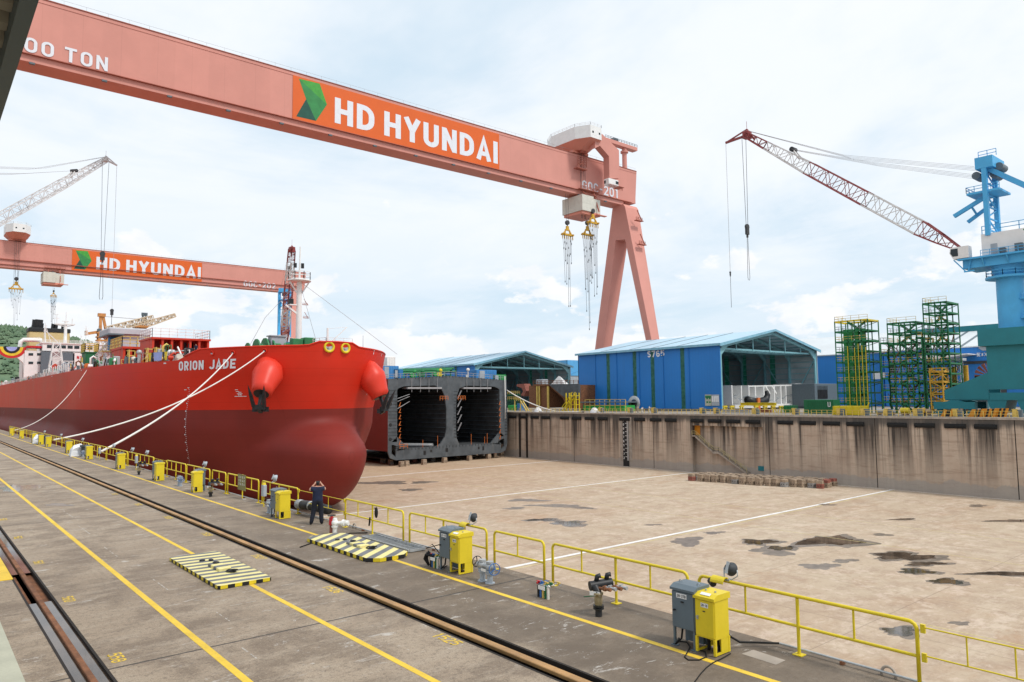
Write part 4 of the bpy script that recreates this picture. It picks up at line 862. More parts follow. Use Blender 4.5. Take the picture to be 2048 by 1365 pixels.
fun = part('funnel', 'funnel_buff', lambda b: (b.cbox(f0, f1, fy, fy+9, fz0-6, fz1, .4)))
part('funnel_top', 'black', lambda b: (b.cbox(f0-.3, f1+.3, fy-.3, fy+9.3, fz1, fz2+.4, .3)), fun)
part('exhaust_pipe', 'black', lambda b: [b.cyl((YP(x, 655, fy).x, fy+4, fz2), (YP(x, 655, fy).x+.2, fy+4-.3*r, fz2+h), r, n=10) for x, r, h in ((66, .4, 2), (74, 1.9, 4.6), (79, 1.7, 4.8), (86, .6, 3.0), (107, .7, 3), (114, .8, 3.2), (127, .6, 2.6))], fun)
rm = AP(130, 690, 404)
o = part('radar_mast', 'white', lambda b: (b.cyl((rm.x, 404, zt), (rm.x, 404, AP(130, 643, 404).z), .75, .6, 10), b.cyl((rm.x, 404, AP(130, 643, 404).z), (rm.x, 404, AP(130, 624, 404).z), .18, .1, 6), b.box(rm.x-4.6, rm.x+3.8, 403, 405, AP(130, 650, 404).z, AP(130, 648, 404).z), b.beam((rm.x-4, 404, AP(130, 650, 404).z), (rm.x, 404, AP(130, 654, 404).z), .4), b.beam((rm.x+3.5, 404, AP(130, 650, 404).z), (rm.x, 404, AP(130, 654, 404).z), .4), b.cyl((AP(114, 640, 404).x, 404, AP(114, 650, 404).z), (AP(114, 629, 404).x, 404, AP(114, 629, 404).z), .16, n=6), b.beam(AP(108, 637, 404), AP(119, 637, 404), .2), b.beam(AP(109, 629, 404), AP(118, 629, 404), .18)))
part('radar_scanner', 'white', lambda b: (b.box(rm.x-1.6, rm.x+1.2, 403.4, 403.8, AP(130, 644, 404).z, AP(130, 642.5, 404).z), b.cyl(AP(144, 648, 404), AP(145, 638, 404), .2)), o)
for px, top in ((91, 646), (172, 652), (162, 668)): q = AP(px, 688, 402); part('signal_mast', 'white', lambda b: (b.cyl((q.x, 402, zt), (AP(px, top, 402).x, 402, AP(px, top, 402).z), .22, .12, 6), b.beam(AP(px-4, top+6, 402), AP(px+5, top+6, 402), .16), b.beam((q.x+2.4, 402, zt), AP(px, top+4, 402), .16), b.rail([AP(px-3, top+18, 402), AP(px+3, top+18, 402)], 1, .06, 1)))
g = MB(); q = AP(152, 719); text(g, 'N13', (q.x, AY-2.1, q.z), (1, 0, 0), (0, 0, 1), 1.6, w=.2); g.build('house_number', 'valve_red', acc)
part('sign_board', 'white', lambda b: b.box(q.x-1.5, q.x+3.6, AY-2, AY-1.7, DK, q.z+3), acc)
# rail, pipes and fittings along the starboard deck edge
EXS = XC-HB+.35
part('deck_edge_rail', 'white', lambda b: b.rail([(EXS+.2, 190, DK), (EXS, 260, DK), (EXS, 330, DK), (EXS, 392, DK)], 1.1, .045, 2.6, 2))
part('deck_pipe', 'green', lambda b: [b.cyl((EXS+d, 215, DK+h), (EXS+d, 392, DK+h), r, n=8) for d, h, r in ((3.2, 1.0, .35), (4.4, 1.3, .5), (6, .9, .4), (8, 1.6, .45))])
rg = random.Random(21)
def edge_pt(y): 
    p = min((q for q in grid[len(zs)-1] if q.x < XC), key=lambda q: abs(q.y-y)) if y < 180 else V((XC-HB, y, DK)); return p
FM = ['galv', 'black', 'white', 'green', 'deck_red', 'deck_orange', 'cab_grey', 'offwhite', 'black', 'galv', 'light_grey']
for i in range(78):
    y = 131+(i/77)**1.35*255; p = edge_pt(y); x = p.x+rg.uniform(.7, 3.2); hgt = rg.uniform(.7, 2.3); k = rg.randrange(5); b = MB()
    if k == 0: b.cyl((x, y, DK), (x, y, DK+hgt), .3, n=8); b.ball((x, y, DK+hgt), .5, n=8, k=5)
    elif k == 1: b.cyl((x-.5, y, DK), (x-.5, y, DK+1), .3, n=8); b.cyl((x+.5, y, DK), (x+.5, y, DK+1), .3, n=8); b.box(x-1, x+1, y-.4, y+.4, DK, DK+.15)
    elif k == 2: b.cyl((x, y-.4, DK+.7), (x, y+.4, DK+.7), .55, n=10); b.box(x-.4, x+.4, y-.8, y+.8, DK, DK+.5)
    elif k == 3: b.cbox(x-.6, x+.6, y-.7, y+.7, DK, DK+hgt, .1); b.beam((x, y, DK+hgt), (x, y, DK+hgt+.8), .12)
    else: b.tube([(x, y-1, DK), (x, y-1, DK+1.3), (x, y+.2, DK+1.7), (x, y+1.2, DK+.2)], .14, 6)
    b.build('deck_fitting', rg.choice(FM), ship)
for i in range(64):
    y = 131.5+(i/63)**1.2*130; p = edge_pt(y); x = p.x+rg.uniform(.5, 5.5); b = MB(); k = rg.randrange(4); hh = rg.uniform(1.0, 3.0)
    if k == 0: b.rail([(x, y-.8, DK), (x+rg.uniform(-.6, .6), y+.9, DK)], hh, .06, .9, 2)
    elif k == 1: b.cbox(x-rg.uniform(.3, .9), x+.5, y-.5, y+.5, DK, DK+hh*.8, .08); b.box(x-.2, x+.2, y-.54, y-.5, DK+.3, DK+hh*.5)
    elif k == 2: b.tube([(x, y, DK), (x, y, DK+hh), (x+.5, y, DK+hh+.4), (x+1.0, y, DK+hh)], .2, 7); b.cyl((x-.4, y, DK+.6), (x+.4, y, DK+.6), .35, n=8)
    else: b.tube([(x, y-1.2, DK+.8), (x+.3, y, DK+1.2), (x, y+1.4, DK+.6)], .22, 6); b.beam((x, y-1, DK), (x, y-1, DK+.9), .14); b.beam((x, y+1, DK), (x, y+1, DK+.9), .14)
    b.build('deck_outfit', rg.choice(['cab_grey', 'galv', 'black', 'rust', 'green', 'far_yellow', 'white', 'light_grey', 'deck_red', 'dark_steel']), ship)
for i in range(14):
    y = 190+i*3.0; p = edge_pt(y); part('stanchion', 'white', lambda b: b.beam((p.x+.4, y, DK), (p.x+.2, y-.3, DK+1.9), .16, .4))
for px, wd, mt in ((317, 4.2, 'banner_blue'), (337, .0, '')):
    if not mt: continue
    q = hull_hit(px, 716); n = hull_n(q); n.z = 0; n.normalize(); sd = V((0, 0, 1)).cross(n)
    part('deck_banner', ['banner_blue', 'black', 'banner_yellow'], lambda b: [(setattr(b, 'mi', m_), b.prism([q+n*.1+sd*u+V((0, 0, zv)) for u, zv in ((u0, DK-q.z+1.6), (u1, DK-q.z+1.6), (u1-.25, DK-q.z+.15), (u0+.25, DK-q.z+.15))], n*.05)) for m_, u0, u1 in ((0, -1.3, 1.3), (1, 1.3, 1.9), (1, -1.9, -1.3), (2, 1.9, 2.7), (2, -2.7, -1.9))])
for px, mt in ((246, 'far_yellow'), (283, 'far_yellow'), (300, 'far_yellow')):
    q = hull_hit(px, 724); part('ladder_frame', mt, lambda b: b.rail([(q.x+1, q.y, DK), (q.x+1, q.y+2.2, DK), (q.x+2.4, q.y+2.2, DK)], 2.6, .07, 1.1, 2))
q = hull_hit(378, 705); part('rope_guard', 'white', lambda b: (b.rail([(q.x+1.0, 130.5, DK), (q.x-.3, 137, DK), (q.x-.9, 141, DK)], 1.9, .07, 1.6, 2), b.beam((q.x, 134, DK+2.6), (q.x+.3, 131, DK), .2)))
# ------------------------------------------------------------------ the two gantry cranes that span the dock
LX = 238.
def goliath(Yg, label, number, dX=0., extra=False):
    dY = Yg-210.; sh = V((dX, dY, 0)); LX = 238.+dX
    def Y0(x, y, Y=210.): return YP(x, y, Y)+sh
    t = thing('gantry_crane', label, 'gantry crane', (120, Yg, 0)); W = 7.5
    zt, zl, zb = 106.3, 91.35, 89.45; X0, X1 = -14., 247.5+dX
    b = MB(); b.box(X0, X1, Yg, Yg+W, zl, zt); b.prism([(X1, Yg, zt), (X1+1.2, Yg+.01, zt), (X1-.2, Yg+.01, zl), (X1, Yg, zl)], (0, W-.02, 0)); b.build('girder', 'crane_pink', t)
    b = MB(); b.box(X0, X1-8, Yg+.25, Yg+W-.25, zb, zl-.16); b.build('lower_flange', 'crane_under', t)
    b = MB(); b.box(X0, X1-8, Yg+.18, Yg+.249, zb, zl-.17); b.build('lower_fascia', 'crane_pink', t)
    b = MB(); b.box(X0, X1-3, Yg-.55, Yg+.3, zl-.16, zl+.02); b.build('trolley_ledge', 'crane_edge', t)
    b = MB(); b.box(X0, X1+1, Yg-.3, Yg+W+.3, zt, zt+.2); b.build('top_plate', 'crane_edge', t)
    b = MB(); b.box(X0, X1+1, Yg-.12, Yg, zt-1.0, zt-.05); b.build('stiffening_band', 'crane_pink', t)
    b = MB(); b.rail([(X0, Yg-.2, zt+.2), (X1, Yg-.2, zt+.2)], 1.0, .022, 5, 0); b.build('handrail', 'cable', t)
    for i in range(14): x = 20+i*16.; b = MB(); b.box(x-.6, x+.6, Yg-.1, Yg+.6, zb-.45, zb-.02); b.build('underside_lamp', 'cab_grey', t)
    # sign panel, emblem, words
    b = MB(); xl, xr = Y0(585, 200).x, Y0(998, 300).x; b.box(xl, xr, Yg-.14, Yg-.125, zl+.03, zt-.95); b.build('sign_panel', 'logo_orange', t)
    E = {k: Y0(x, y) for k, (x, y) in dict(A=(597.4, 158), B=(639, 168), C=(653.5, 210), D=(631.6, 242.6), E=(592, 233.4), F=(611.8, 199)).items()}
    G = E['F'].lerp(E['D'], .02)
    b = MB()
    for i, k in enumerate(('ABC', 'ACF', 'FCD', 'FDE')):
        b.mi = i; b.quad(*[V((E[c].x, Yg-.16, E[c].z)) for c in k][::-1])
    b.build('emblem', ['logo_green', 'logo_green_mid', 'logo_green_mid', 'logo_green_deep'], t)
    b = MB(); a, c = Y0(669, 246), Y0(995, 322); h = Y0(670, 193.5).z-Y0(671, 245).z
    text(b, 'HD HYUNDAI', (a.x, Yg-.15, a.z), (1, 0, 0), (0, 0, 1), h, w=.20, gap=.13, lift=.02, width=c.x-a.x, sp=.10); b.build('name_lettering', 'lettering', t)
    b = MB(); a, c = Y0(1164, 384), Y0(1238, 398); h = Y0(1170, 366).z-Y0(1170, 387).z
    if extra: a, c = YP(487, 575, Yg), YP(551, 579, Yg); h = (YP(487, 562, Yg).z-a.z)*.98
    text(b, number, (a.x, Yg-.13, c.z), (1, 0, 0), (0, 0, 1), h*.92, w=.17, gap=.16, lift=.02, width=c.x-a.x); b.build('number_lettering', 'lettering', t)
    b = MB(); a, c = Y0(48, 107), Y0(215, 144); h = Y0(206, 114).z-Y0(206, 142).z
    text(b, '00 TON', (a.x, Yg-.13, c.z), (1, 0, 0), (0, 0, 1), h, w=.17, gap=.2, lift=.02, width=c.x-a.x, sp=.14); b.build('capacity_lettering', 'lettering', t)
    if extra: b = MB(); b.box(X0, X1-3, Yg-.9, Yg+.1, 94.35, 94.75); b.build('cable_ledge', 'crane_edge', t)
    # A shaped far leg
    def lp(x, y): return XP(x, y, LX)+sh
    def dn(a, c): return c+(a-c)*((.5-c.z)/(a.z-c.z))
    o1, o2, L1, L2, Ln, Rn, Rc, r2, c2, c1 = [lp(*q) for q in ((1225, 417), (1190, 698.5), (1217, 482), (1207, 695), (1231, 481), (1250, 479), (1263, 480), (1291, 678), (1302.5, 678), (1250, 414))]
    up1, up2 = lp(1222, 396), lp(1246, 392)
    up1.z = up2.z = zb
    legs = {'leg': [[dn(o2, L1), dn(L2, Ln), Ln, L1], [dn(r2, Rn), dn(c2, Rc), Rc, Rn]], 'leg_head': [[L1, Ln, Rn, Rc, c1, up2, up1, o1]]}
    def wid(p): return 3.6+5.4*max(0, min(1, p.z/zb))
    for nm, polys in legs.items():
        for P in polys:
            b = MB(); n = len(P); Q = [p+V((wid(p), 0, 0)) for p in P]
            b.add(P+Q, [list(range(n)), list(range(2*n-1, n-1, -1))]+[[i, n+i, n+(i+1) % n, (i+1) % n] for i in range(n)]); o = b.build(nm, 'crane_pink', t)
            if nm == 'leg':
                b = MB(); bt = (P[0]+P[1])/2; b.box(LX-1, LX+5, bt.y-6, bt.y+6, .6, 2.6); [b.cyl((LX+.5, bt.y+d, 1.0), (LX+2.5, bt.y+d, 1.0), .6, n=10) for d in (-4.6, -2, 2, 4.6)]; b.build('bogie', 'crane_edge', o)
    b = MB()
    for x, y in ((1262, 432), (1268, 480)): q = lp(x, y); b.rail([(LX+2, q.y-1.2, q.z-1.6), (LX+6, q.y-1.2, q.z-1.6)], 1.2, .08, 1.2); b.box(LX+2, LX+6.5, q.y-1.6, q.y, q.z-1.9, q.z-1.6); b.beam((LX+6, q.y-1, q.z-1.6), (LX+3, q.y-1, q.z+2.8), .3)
    b.build('leg_platform', 'crane_edge', t)
    for s in (-1, 1):                                                  # rigid near leg, off to the left
        b = MB(); b.prism([(-14, Yg+3.7+s*2, zb), (-4, Yg+3.7+s*2, zb), (-9, Yg+3.7+s*14, .5), (-13, Yg+3.7+s*14, .5)], (0, 4.5*s, 0)); b.build('near_leg', 'crane_pink', t)
    return t
g1 = goliath(210., 'nearer salmon pink gantry crane spanning the whole dock', 'GOC-201')
g2 = goliath(545., 'farther salmon pink gantry crane behind the tanker', 'GOC-202', -9., True)
def trolleys(t, x0, ux, Yg, cabside):
    """upper trolley on the girder at X=ux, lower trolley hanging at X=x0"""
    zt = 106.5; b = MB(); r = 9.2; c = V((ux, Yg+3.7, 0))
    oc = [(c.x+sx*6.5, c.y+sy*13) for sx, sy in ((-1, -.55), (-.5, -1), (.5, -1), (1, -.55), (1, .55), (.5, 1), (-.5, 1), (-1, .55))]
    up = thing('upper_trolley', '', 'trolley', (ux, Yg+3.7, zt))
    b.prism([(x, y, zt+4.4) for x, y in oc], (0, 0, 5.2)); b.build('machine_house', 'white', up)
    b = MB(); P = [V((x, y, zt+4.4)) for x, y in oc]; Q = [V((c.x+(x-c.x)*.62, c.y+(y-c.y)*.5, zt+1.2)) for x, y in oc]
    b.add(P+Q, [list(range(8)), list(range(15, 7, -1))]+[[i, 8+i, 8+(i+1) % 8, (i+1) % 8] for i in range(8)]); b.box(c.x-4.5, c.x+4.5, c.y-4, c.y+4, zt+.25, zt+1.3); b.build('frame', 'crane_under', up)
    b = MB(); b.rail([V((x, y, zt+9.6)) for x, y in oc+oc[:1]], 1.1, .05, 2.5); b.build('roof_rail', 'white', up)
    b = MB(); [b.box(c.x+d, c.x+d+.9, c.y-13.02, c.y-12.95, zt+6.4, zt+7.3) for d in (-2.2, 1.6)]; b.build('window', 'glass', up)
    b = MB()
    for d in (-1.0, -.4, .5, 1.1): b.beam((c.x+d*1.4, Yg-1.2, zt+3), (c.x+d*1.1, Yg-1.2, 79), .13)
    b.build('hoist_rope', 'tackle', up)
    b = MB(); b.cbox(c.x-1.5, c.x+1.5, Yg-2.2, Yg-.6, zt+.3, zt+4.4, .2); b.build('sheave_frame', 'crane_edge', up)
    lo = thing('lower_trolley', '', 'trolley', (x0, Yg+3, 80)); zb = 89.3
    b = MB(); b.cbox(x0-5.8, x0+1.0, Yg-4, Yg+8, zb-7.6, zb-1.0, .1); b.cbox(x0+1.02, x0+5.8, Yg-3.2, Yg+7, zb-7.9, zb-1.6, .1); b.build('machine_box', 'offwhite', lo)
    b = MB(); b.box(x0-5.4, x0+5.4, Yg-3.4, Yg+7.4, zb-8.8, zb-7.65); b.box(x0+2.4, x0+8, Yg-4.8, Yg-3.3, zb-8.6, zb-8.3); b.build('underframe', 'crane_under', lo)
    b = MB(); [b.beam((x0+d, Yg-3.9, zb-1), (x0+d, Yg-.8, zb+1.7), .35) for d in (-3, 3)]; b.beam((x0+3.6, Yg-4.4, zb-7), (x0+3.6, Yg-1, zb+3.4), .4); b.box(x0-5, x0+6.5, Yg-2.3, Yg-.6, zb+1.9, zb+2.15); b.rail([(x0-5, Yg-2.3, zb+2.15), (x0+6.5, Yg-2.3, zb+2.15)], 1.1, .06, 1.6); b.build('hanger', 'crane_edge', lo)
    b = MB(); [b.box(x0-5.83, x0-5.78, Yg+d, Yg+d+.08, zb-7.2, zb-1.3) for d in (0, 4)]; b.box(x0-5.83, x0+1, Yg-4.03, Yg+8, zb-4.4, zb-4.28); b.build('panel_seam', 'offwhite', lo)
    return up, lo
up1, lo1 = trolleys(g1, YP(1174, 410, 209).x, YP(1150, 285, 213).x, 210., True)
up1['label'] = 'white machine house trolley riding on top of the nearer gantry girder'; lo1['label'] = 'cream box trolley hanging under the nearer gantry girder'
up2, lo2 = trolleys(g2, YP(106, 555, 545).x, YP(34, 475, 549).x, 545., False)
up2['label'] = 'white drum shaped trolley on top of the farther gantry girder'; lo2['label'] = 'cream box trolley hanging under the farther gantry girder'
# drop arm with driver's cab, boom and post of the nearer upper trolley
Yc = 202.
b = MB(); b.prism([YP(x, y, Yc) for x, y in ((1190, 276), (1190, 268), (1204, 268), (1238, 301), (1239, 357), (1219, 357), (1218, 313), (1200, 292), (1190, 297))], (0, 3.2, 0)); b.build('drop_arm', 'crane_pink', up1)
b = MB(); p, q = YP(1213, 357, Yc), YP(1237, 371, Yc); cab = MB(); cab.cbox(p.x+.5, q.x-.7, Yc-.8, Yc+2.0, q.z-.9, p.z+.1, .15); cb = cab.build('driver_cab', 'white', up1)
b = MB(); b.box(q.x-2.6, q.x-.9, Yc-.86, Yc-.78, q.z-.1, p.z-.5); b.box(p.x+.44, p.x+.52, Yc+.9, Yc+1.8, q.z-.2, p.z-.6); b.build('window', 'glass', cb)
b = MB(); b.rail([(p.x, Yc-1.4, q.z-2.6), (q.x+.9, Yc-1.4, q.z-2.6)], 1.6, .07, .8); b.box(q.x-1, q.x+1.8, Yc-1.6, Yc+2, q.z-1.2, q.z-.95); b.build('cab_platform', 'crane_edge', cb)
b = MB(); p, q = YP(1206, 277, 215), YP(1270, 304, 215); q.z = p.z = (p.z+q.z)/2; b.beam(p, q, 3.0, 1.6); d = YP(1249, 320, 215); b.cyl((d.x, 215, 106.5), (d.x, 215, p.z), 1.1, n=12); b.cyl((d.x, 215, p.z-3), (d.x, 215, p.z-2.2), 1.8, n=12); b.build('service_boom', 'crane_pink', up1)
b = MB(); b.rail([p+V((0, -1.4, .8)), q+V((0, -1.4, .8))], 1.2, .06, 1.8); b.box(p.x+6, p.x+9, 214, 216, p.z+.8, p.z+2.2); b.build('boom_rail', 'cab_grey', up1)
b = MB(); p = YP(1163, 300, 207); b.rail([(p.x-2, 207.2, 100.5), (p.x+3, 207.2, 100.5)], 4, .12, 1.6, 3); b.box(p.x-2.4, p.x+3.4, 207, 209.4, 99.4, 99.7); b.beam((p.x-2, 207.2, 100), (p.x+3, 207.2, 104), .2); b.build('stair_cage', 'crane_edge', up1)
# lifting beams with their chains
def lifting_beam(px, ptop, pbeam, pbot, Y, label, ztop, sc=1.):
    q = YP(px, pbeam, Y); t = thing('lifting_beam', label, 'lifting beam', q, 'yellow lifting beams under the gantry cranes'); x, z = q.x, q.z; rg = random.Random(px)
    b = MB(); b.beam((x-3.1*sc, Y, z), (x+3.1*sc, Y, z), .8*sc, .75*sc); b.beam((x-2.4*sc, Y-1.2*sc, z), (x-2.4*sc, Y+1.2*sc, z), .5*sc); b.beam((x+2.4*sc, Y-1.2*sc, z), (x+2.4*sc, Y+1.2*sc, z), .5*sc)
    for s in (-1, 1): b.beam((x+2.2*sc*s, Y, z+.3), (x, Y, z+3*sc), .45*sc); b.beam((x+1.2*sc*s, Y, z+.3), (x+1.2*sc*s, Y, z+2.2*sc), .3*sc)
    b.cbox(x-.7*sc, x+.7*sc, Y-.4, Y+.4, z+1.7*sc, z+3.6*sc, .15); b.build('spreader', 'hook_yellow', t)
    b = MB(); b.cyl((x, Y-.45, z+5.0*sc), (x, Y+.45, z+5.0*sc), .95*sc, n=14); b.beam((x, Y, z+3.4*sc), (x, Y, z+4.8*sc), .3); b.build('hook_block', 'tackle', t)
    b = MB()
    for d in (-.5, .5): b.beam((x+d*sc, Y, z+5.2*sc), (x+d*1.3*sc, Y, ztop), .11)
    b.build('rope', 'tackle', t)
    b = MB(); zb = YP(px, pbot, Y).z
    for i in range(9):
        d = (-2.9+5.8*i/8)*sc; l = (.25+.75*rg.random())*(z-zb) if i != 4 else (z-zb)
        e = d*.75; s1 = z-l*.28; b.beam((x+d, Y, z-.3), (x+e, Y, s1), .09); b.beam((x+e, Y, s1-.8), (x+e*.85+.1, Y, z-l), .085)
        b.cyl((x+e, Y, s1), (x+e, Y, s1-.85), .17, n=5); b.beam((x+e*.85+.1, Y, z-l), (x+e*.85+.1, Y, z-l-.7), .22)
    b.build('chain', 'tackle', t)
    b = MB()
    for i in range(6): d = (-2.9+5.8*i/5)*sc; b.beam((x+d, Y, z-.3), (x+d+.15, Y, z-1.9*sc), .24)
    b.build('shackle', 'hook_yellow', t)
lifting_beam(1135, 395, 470, 611, 209, 'leftmost yellow lifting beam hanging on long ropes below the nearer gantry girder', 88)
lifting_beam(1175, 430, 470, 657, 208, 'middle yellow lifting beam with the longest chains below the cream trolley', 79.5)
lifting_beam(1186, 430, 446, 590, 206, 'highest yellow lifting beam just under the cream trolley at right', 79.5)
lifting_beam(32, 540, 578, 655, 545, 'yellow lifting beam with many chains at left under the farther gantry girder', 88, 1.25)
lifting_beam(107, 560, 592, 665, 545, 'narrow yellow lifting beam under the cream trolley of the farther gantry crane', 79, .6)
# ------------------------------------------------------------------ level luffing jib cranes
def jib_crane(label, C, zbase, d, piv, tip, ztower, zdeck, col='crane_blue', base='crane_teal', full=True, s=1., tshift=0., boom=('boom_red', 'boom_white'), tbeam=True):
    C = V((C[0], C[1], 0)); d = V((d[0], d[1], 0)).normalized(); n = V((d.y, -d.x, 0))
    def P(u, v, z): return C+d*u+n*v+V((0, 0, z))
    Z = V((0, 0, 1))
    t = thing('jib_crane', label, 'jib crane', C+V((0, 0, zbase)))
    def fr(b, u0, u1, v0, v1, z0, z1): b.frame(P((u0+u1)/2, (v0+v1)/2, (z0+z1)/2), d*((u1-u0)/2), n*((v1-v0)/2), Z*((z1-z0)/2))
    zt = zdeck-2.6
    if full:
        b = MB(); fr(b, -3.6, 3.6, -3.4, 3.4, zbase+5, zbase+13.2)
        for v0 in (-3.4, 3.0):
            b.prism([P(3.61, v0, zbase+8.2), P(11.2, v0, zbase+5.0), P(11.2, v0, zbase+3.2), P(3.61, v0, zbase+3.2)], n*.4); b.prism([P(-3.61, v0, zbase+8.2), P(-3.61, v0, zbase+3.2), P(-11.2, v0, zbase+3.2), P(-11.2, v0, zbase+5.0)], n*.4)
        fr(b, -11.2, 11.2, -3.3, 3.3, zbase+3.0, zbase+4.4); b.build('portal', base, t)
        b = MB(); fr(b, -5, 4.6, -4.4, 4.4, zbase+13.2, zbase+16.4); b.build('portal_head', base, t)
        for u in (-9.5, 9.5):
            for v in (-3.2, 3.2):
                b = MB(); fr(b, u-3.6, u+3.6, v-.8, v+.8, zbase+1.3, zbase+2.7); b.prism([P(u-.6, v-.6, zbase+3), P(u+.6, v-.6, zbase+3), P(u+1.8, v-.6, zbase+2.7), P(u-1.8, v-.6, zbase+2.7)], n*1.2)
                for w in (-2.8, -1, 1, 2.8): b.cyl(P(u+w, v-.4, zbase+.75), P(u+w, v+.4, zbase+.75), .62, n=12)
                b.build('bogie', base, t)
        for u in (-2.4, 2.4): b = MB(); b.prism([P(u-1.6, -3.2, zbase+3.0), P(u+1.6, -3.2, zbase+3.0), P(u+.9, -3.2, zbase+.6), P(u-.9, -3.2, zbase+.6)], n*6.4); b.build('portal_foot', base, t)
        b = MB(); b.cyl(P(0, 0, zbase+16.4), P(0, 0, zt), 2.25*s, 2.25*s, 24); o = b.build('pedestal', col, t)
        b = MB(); b.cyl(P(0, 0, zt-.9), P(0, 0, zt-.5), 3.9, 3.9, 20); b.rail([P(3.8*math.cos(R(a)), 3.8*math.sin(R(a)), zt-.5) for a in range(0, 361, 30)], 1.1, .05, 2); b.build('gallery', col, o)
        b = MB(); text(b, '3', P(1.75, 0, zt-3.3)+V((-1.5, 0, 0)), V((.5, -1, 0)), Z, .9, w=.2); b.build('number', 'lettering', o)
        b = MB()
        for k in range(3): z = zt-5-3.6*k; b.frame(P(-3.0, -.6, z), d*1.1, n*1.0, Z*.12); b.rail([P(-4.0, -1.5, z), P(-2.2, -1.5, z)], 1.1, .05, 1); b.beam(P(-3.2, 0, z), P(-3.2, 0, z-3.6), .3)
        b.build('ladder_platform', col, o)
    b = MB(); fr(b, -12, 6.6, -3.6, 3.6, zdeck-1.1, zdeck+1.0); b.cyl(P(0, 0, zt-.3), P(0, 0, zdeck-1.1), 2.5, 3.0, 20); fr(b, -13, 7.2, -4.6, -3.61, zdeck+.5, zdeck+.8)
    for u in (-9, -5, -1, 3): b.beam(P(u, -4.5, zdeck+.5), P(u, -3.6, zdeck-.9), .2)
    b.build('slew_platform', 'crane_blue' if col == 'crane_blue' else col, t)
    b = MB(); fr(b, -12.5, 3.4, -3.0, 3.0, zdeck+1.0, zdeck+5.2); hs_ = b.build('machine_house', 'white', t)
    b = MB(); e0 = P(-5.0, -3.03, zdeck+1.2)
    if full:
        b.quad(P(-7.2, -3.03, zdeck+5), P(-3.4, -3.03, zdeck+5), P(-4.6, -3.03, zdeck+3.2)); b.mi = 1; b.quad(P(-7.2, -3.03, zdeck+1.3), P(-4.6, -3.03, zdeck+3.2), P(-3.7, -3.03, zdeck+1.3)); b.build('emblem', ['logo_green_mid', 'logo_green_deep'], hs_)
        b = MB(); fr(b, .8, 1.9, -3.06, -2.98, zdeck+1.1, zdeck+3.1); b.build('door', 'light_grey', hs_)
        b = MB(); fr(b, -.6, .4, -4.0, -3.1, zdeck+1.0, zdeck+2.0); fr(b, -3.4, -2.2, -4.0, -3.1, zdeck+1.0, zdeck+2.4); b.build('cooler', 'cab_grey', hs_)
        b = MB(); b.rail([P(3.2, -4.5, zdeck+.8), P(-12, -4.5, zdeck+.8)], 1.1, .045, 1.5); b.rail([P(3.2, -3, zdeck+5.2), P(-12, -3, zdeck+5.2)], 1.5, .06, 3); b.build('walkway_rail', col, hs_)
        b = MB(); v = [P(6.2, -4.6, zdeck+.6), P(9.6, -4.6, zdeck+.6)]; b.prism([P(5.2, -4.6, zdeck+.9), P(7.9, -4.6, zdeck+.9), P(8.5, -4.6, zdeck+2.1), P(8.3, -4.6, zdeck+3.2), P(5.2, -4.6, zdeck+3.2)], n*1.9); o = b.build('driver_cab', 'white', t)
        b = MB(); b.prism([P(7.0, -4.63, zdeck+1.4), P(7.95, -4.63, zdeck+1.4), P(8.35, -4.63, zdeck+2.1), P(8.2, -4.63, zdeck+2.9), P(7.0, -4.63, zdeck+2.9)], n*.02); b.prism([P(8.05, -4.4, zdeck+1.2), P(8.54, -4.4, zdeck+2.1), P(8.35, -4.4, zdeck+3.0), P(8.1, -4.4, zdeck+3.0)], n*1.5); b.build('window', 'glass', o)
        b = MB(); b.beam(P(5, -4, zdeck+.8), P(5.6, -3.8, zdeck-1.6), .2); b.beam(P(8, -4, zdeck+.8), P(6, -3.8, zdeck-1.8), .2); b.beam(P(4.6, -3.8, zdeck-1.7), P(6.4, -3.8, zdeck-1.7), .25); b.build('cab_bracket', col, o)
    u0 = 2.2+tshift; b = MB()
    for v in (-2.9, 2.9): b.beam(P(u0, v, zdeck+4.8), P(u0, v, ztower-1.2), .9*s, .8*s)
    for k in range(6): z = zdeck+6+k*(ztower-zdeck-8)/5; z2 = z+(ztower-zdeck-8)/5; b.beam(P(u0, -2.9, z), P(u0, 2.9, z), .25); b.beam(P(u0, -2.9 if k % 2 else 2.9, z), P(u0, 2.9 if k % 2 else -2.9, min(z2, ztower-2)), .22)
    if tbeam: b.beam(P(u0-.4, -1.6, ztower-1.6), P(-12, -1.6, zdeck+9.5-2.6), .9); b.beam(P(u0-.4, 1.6, ztower-1.6), P(-12, 1.6, zdeck+9.5-2.6), .9)
    b.build('tower', col, t)
    b = MB(); fr(b, u0-1.6, u0+1.4, -3.4, 3.4, ztower-1.6, ztower+.6); fr(b, u0-2.4, u0+3.2, -3.2, 3.2, ztower-6.3, ztower-5.9); b.rail([P(u0-2.4, -3.2, ztower-5.9), P(u0+3.2, -3.2, ztower-5.9), P(u0+3.2, 3.2, ztower-5.9)], 1.1, .05, 1.5); b.rail([P(u0-2, -2.4, ztower+.6), P(u0+1, -2.4, ztower+.6)], 1.3, .05, 1.2)
    b.beam(P(u0, -1.2, ztower-6.5), P(u0+6.2, -1.2, ztower-9.5), .7); b.beam(P(u0, 1.8, ztower-7.5), P(u0+4.8, 1.8, ztower-10.5), .6); b.beam(P(u0+3, -1.2, ztower-8.3), P(u0+3, 1.8, ztower-9.6), .3)
    o = b.build('tower_head', col, t)
    b = MB(); [b.cyl(P(u, -1.5, z), P(u, 1.5, z), .75, n=14) for u, z in ((u0+1.9, ztower-2.3), (u0-2.0, ztower-1.4), (u0-1.2, ztower-2.8))]; b.build('sheave', 'cab_grey', o)
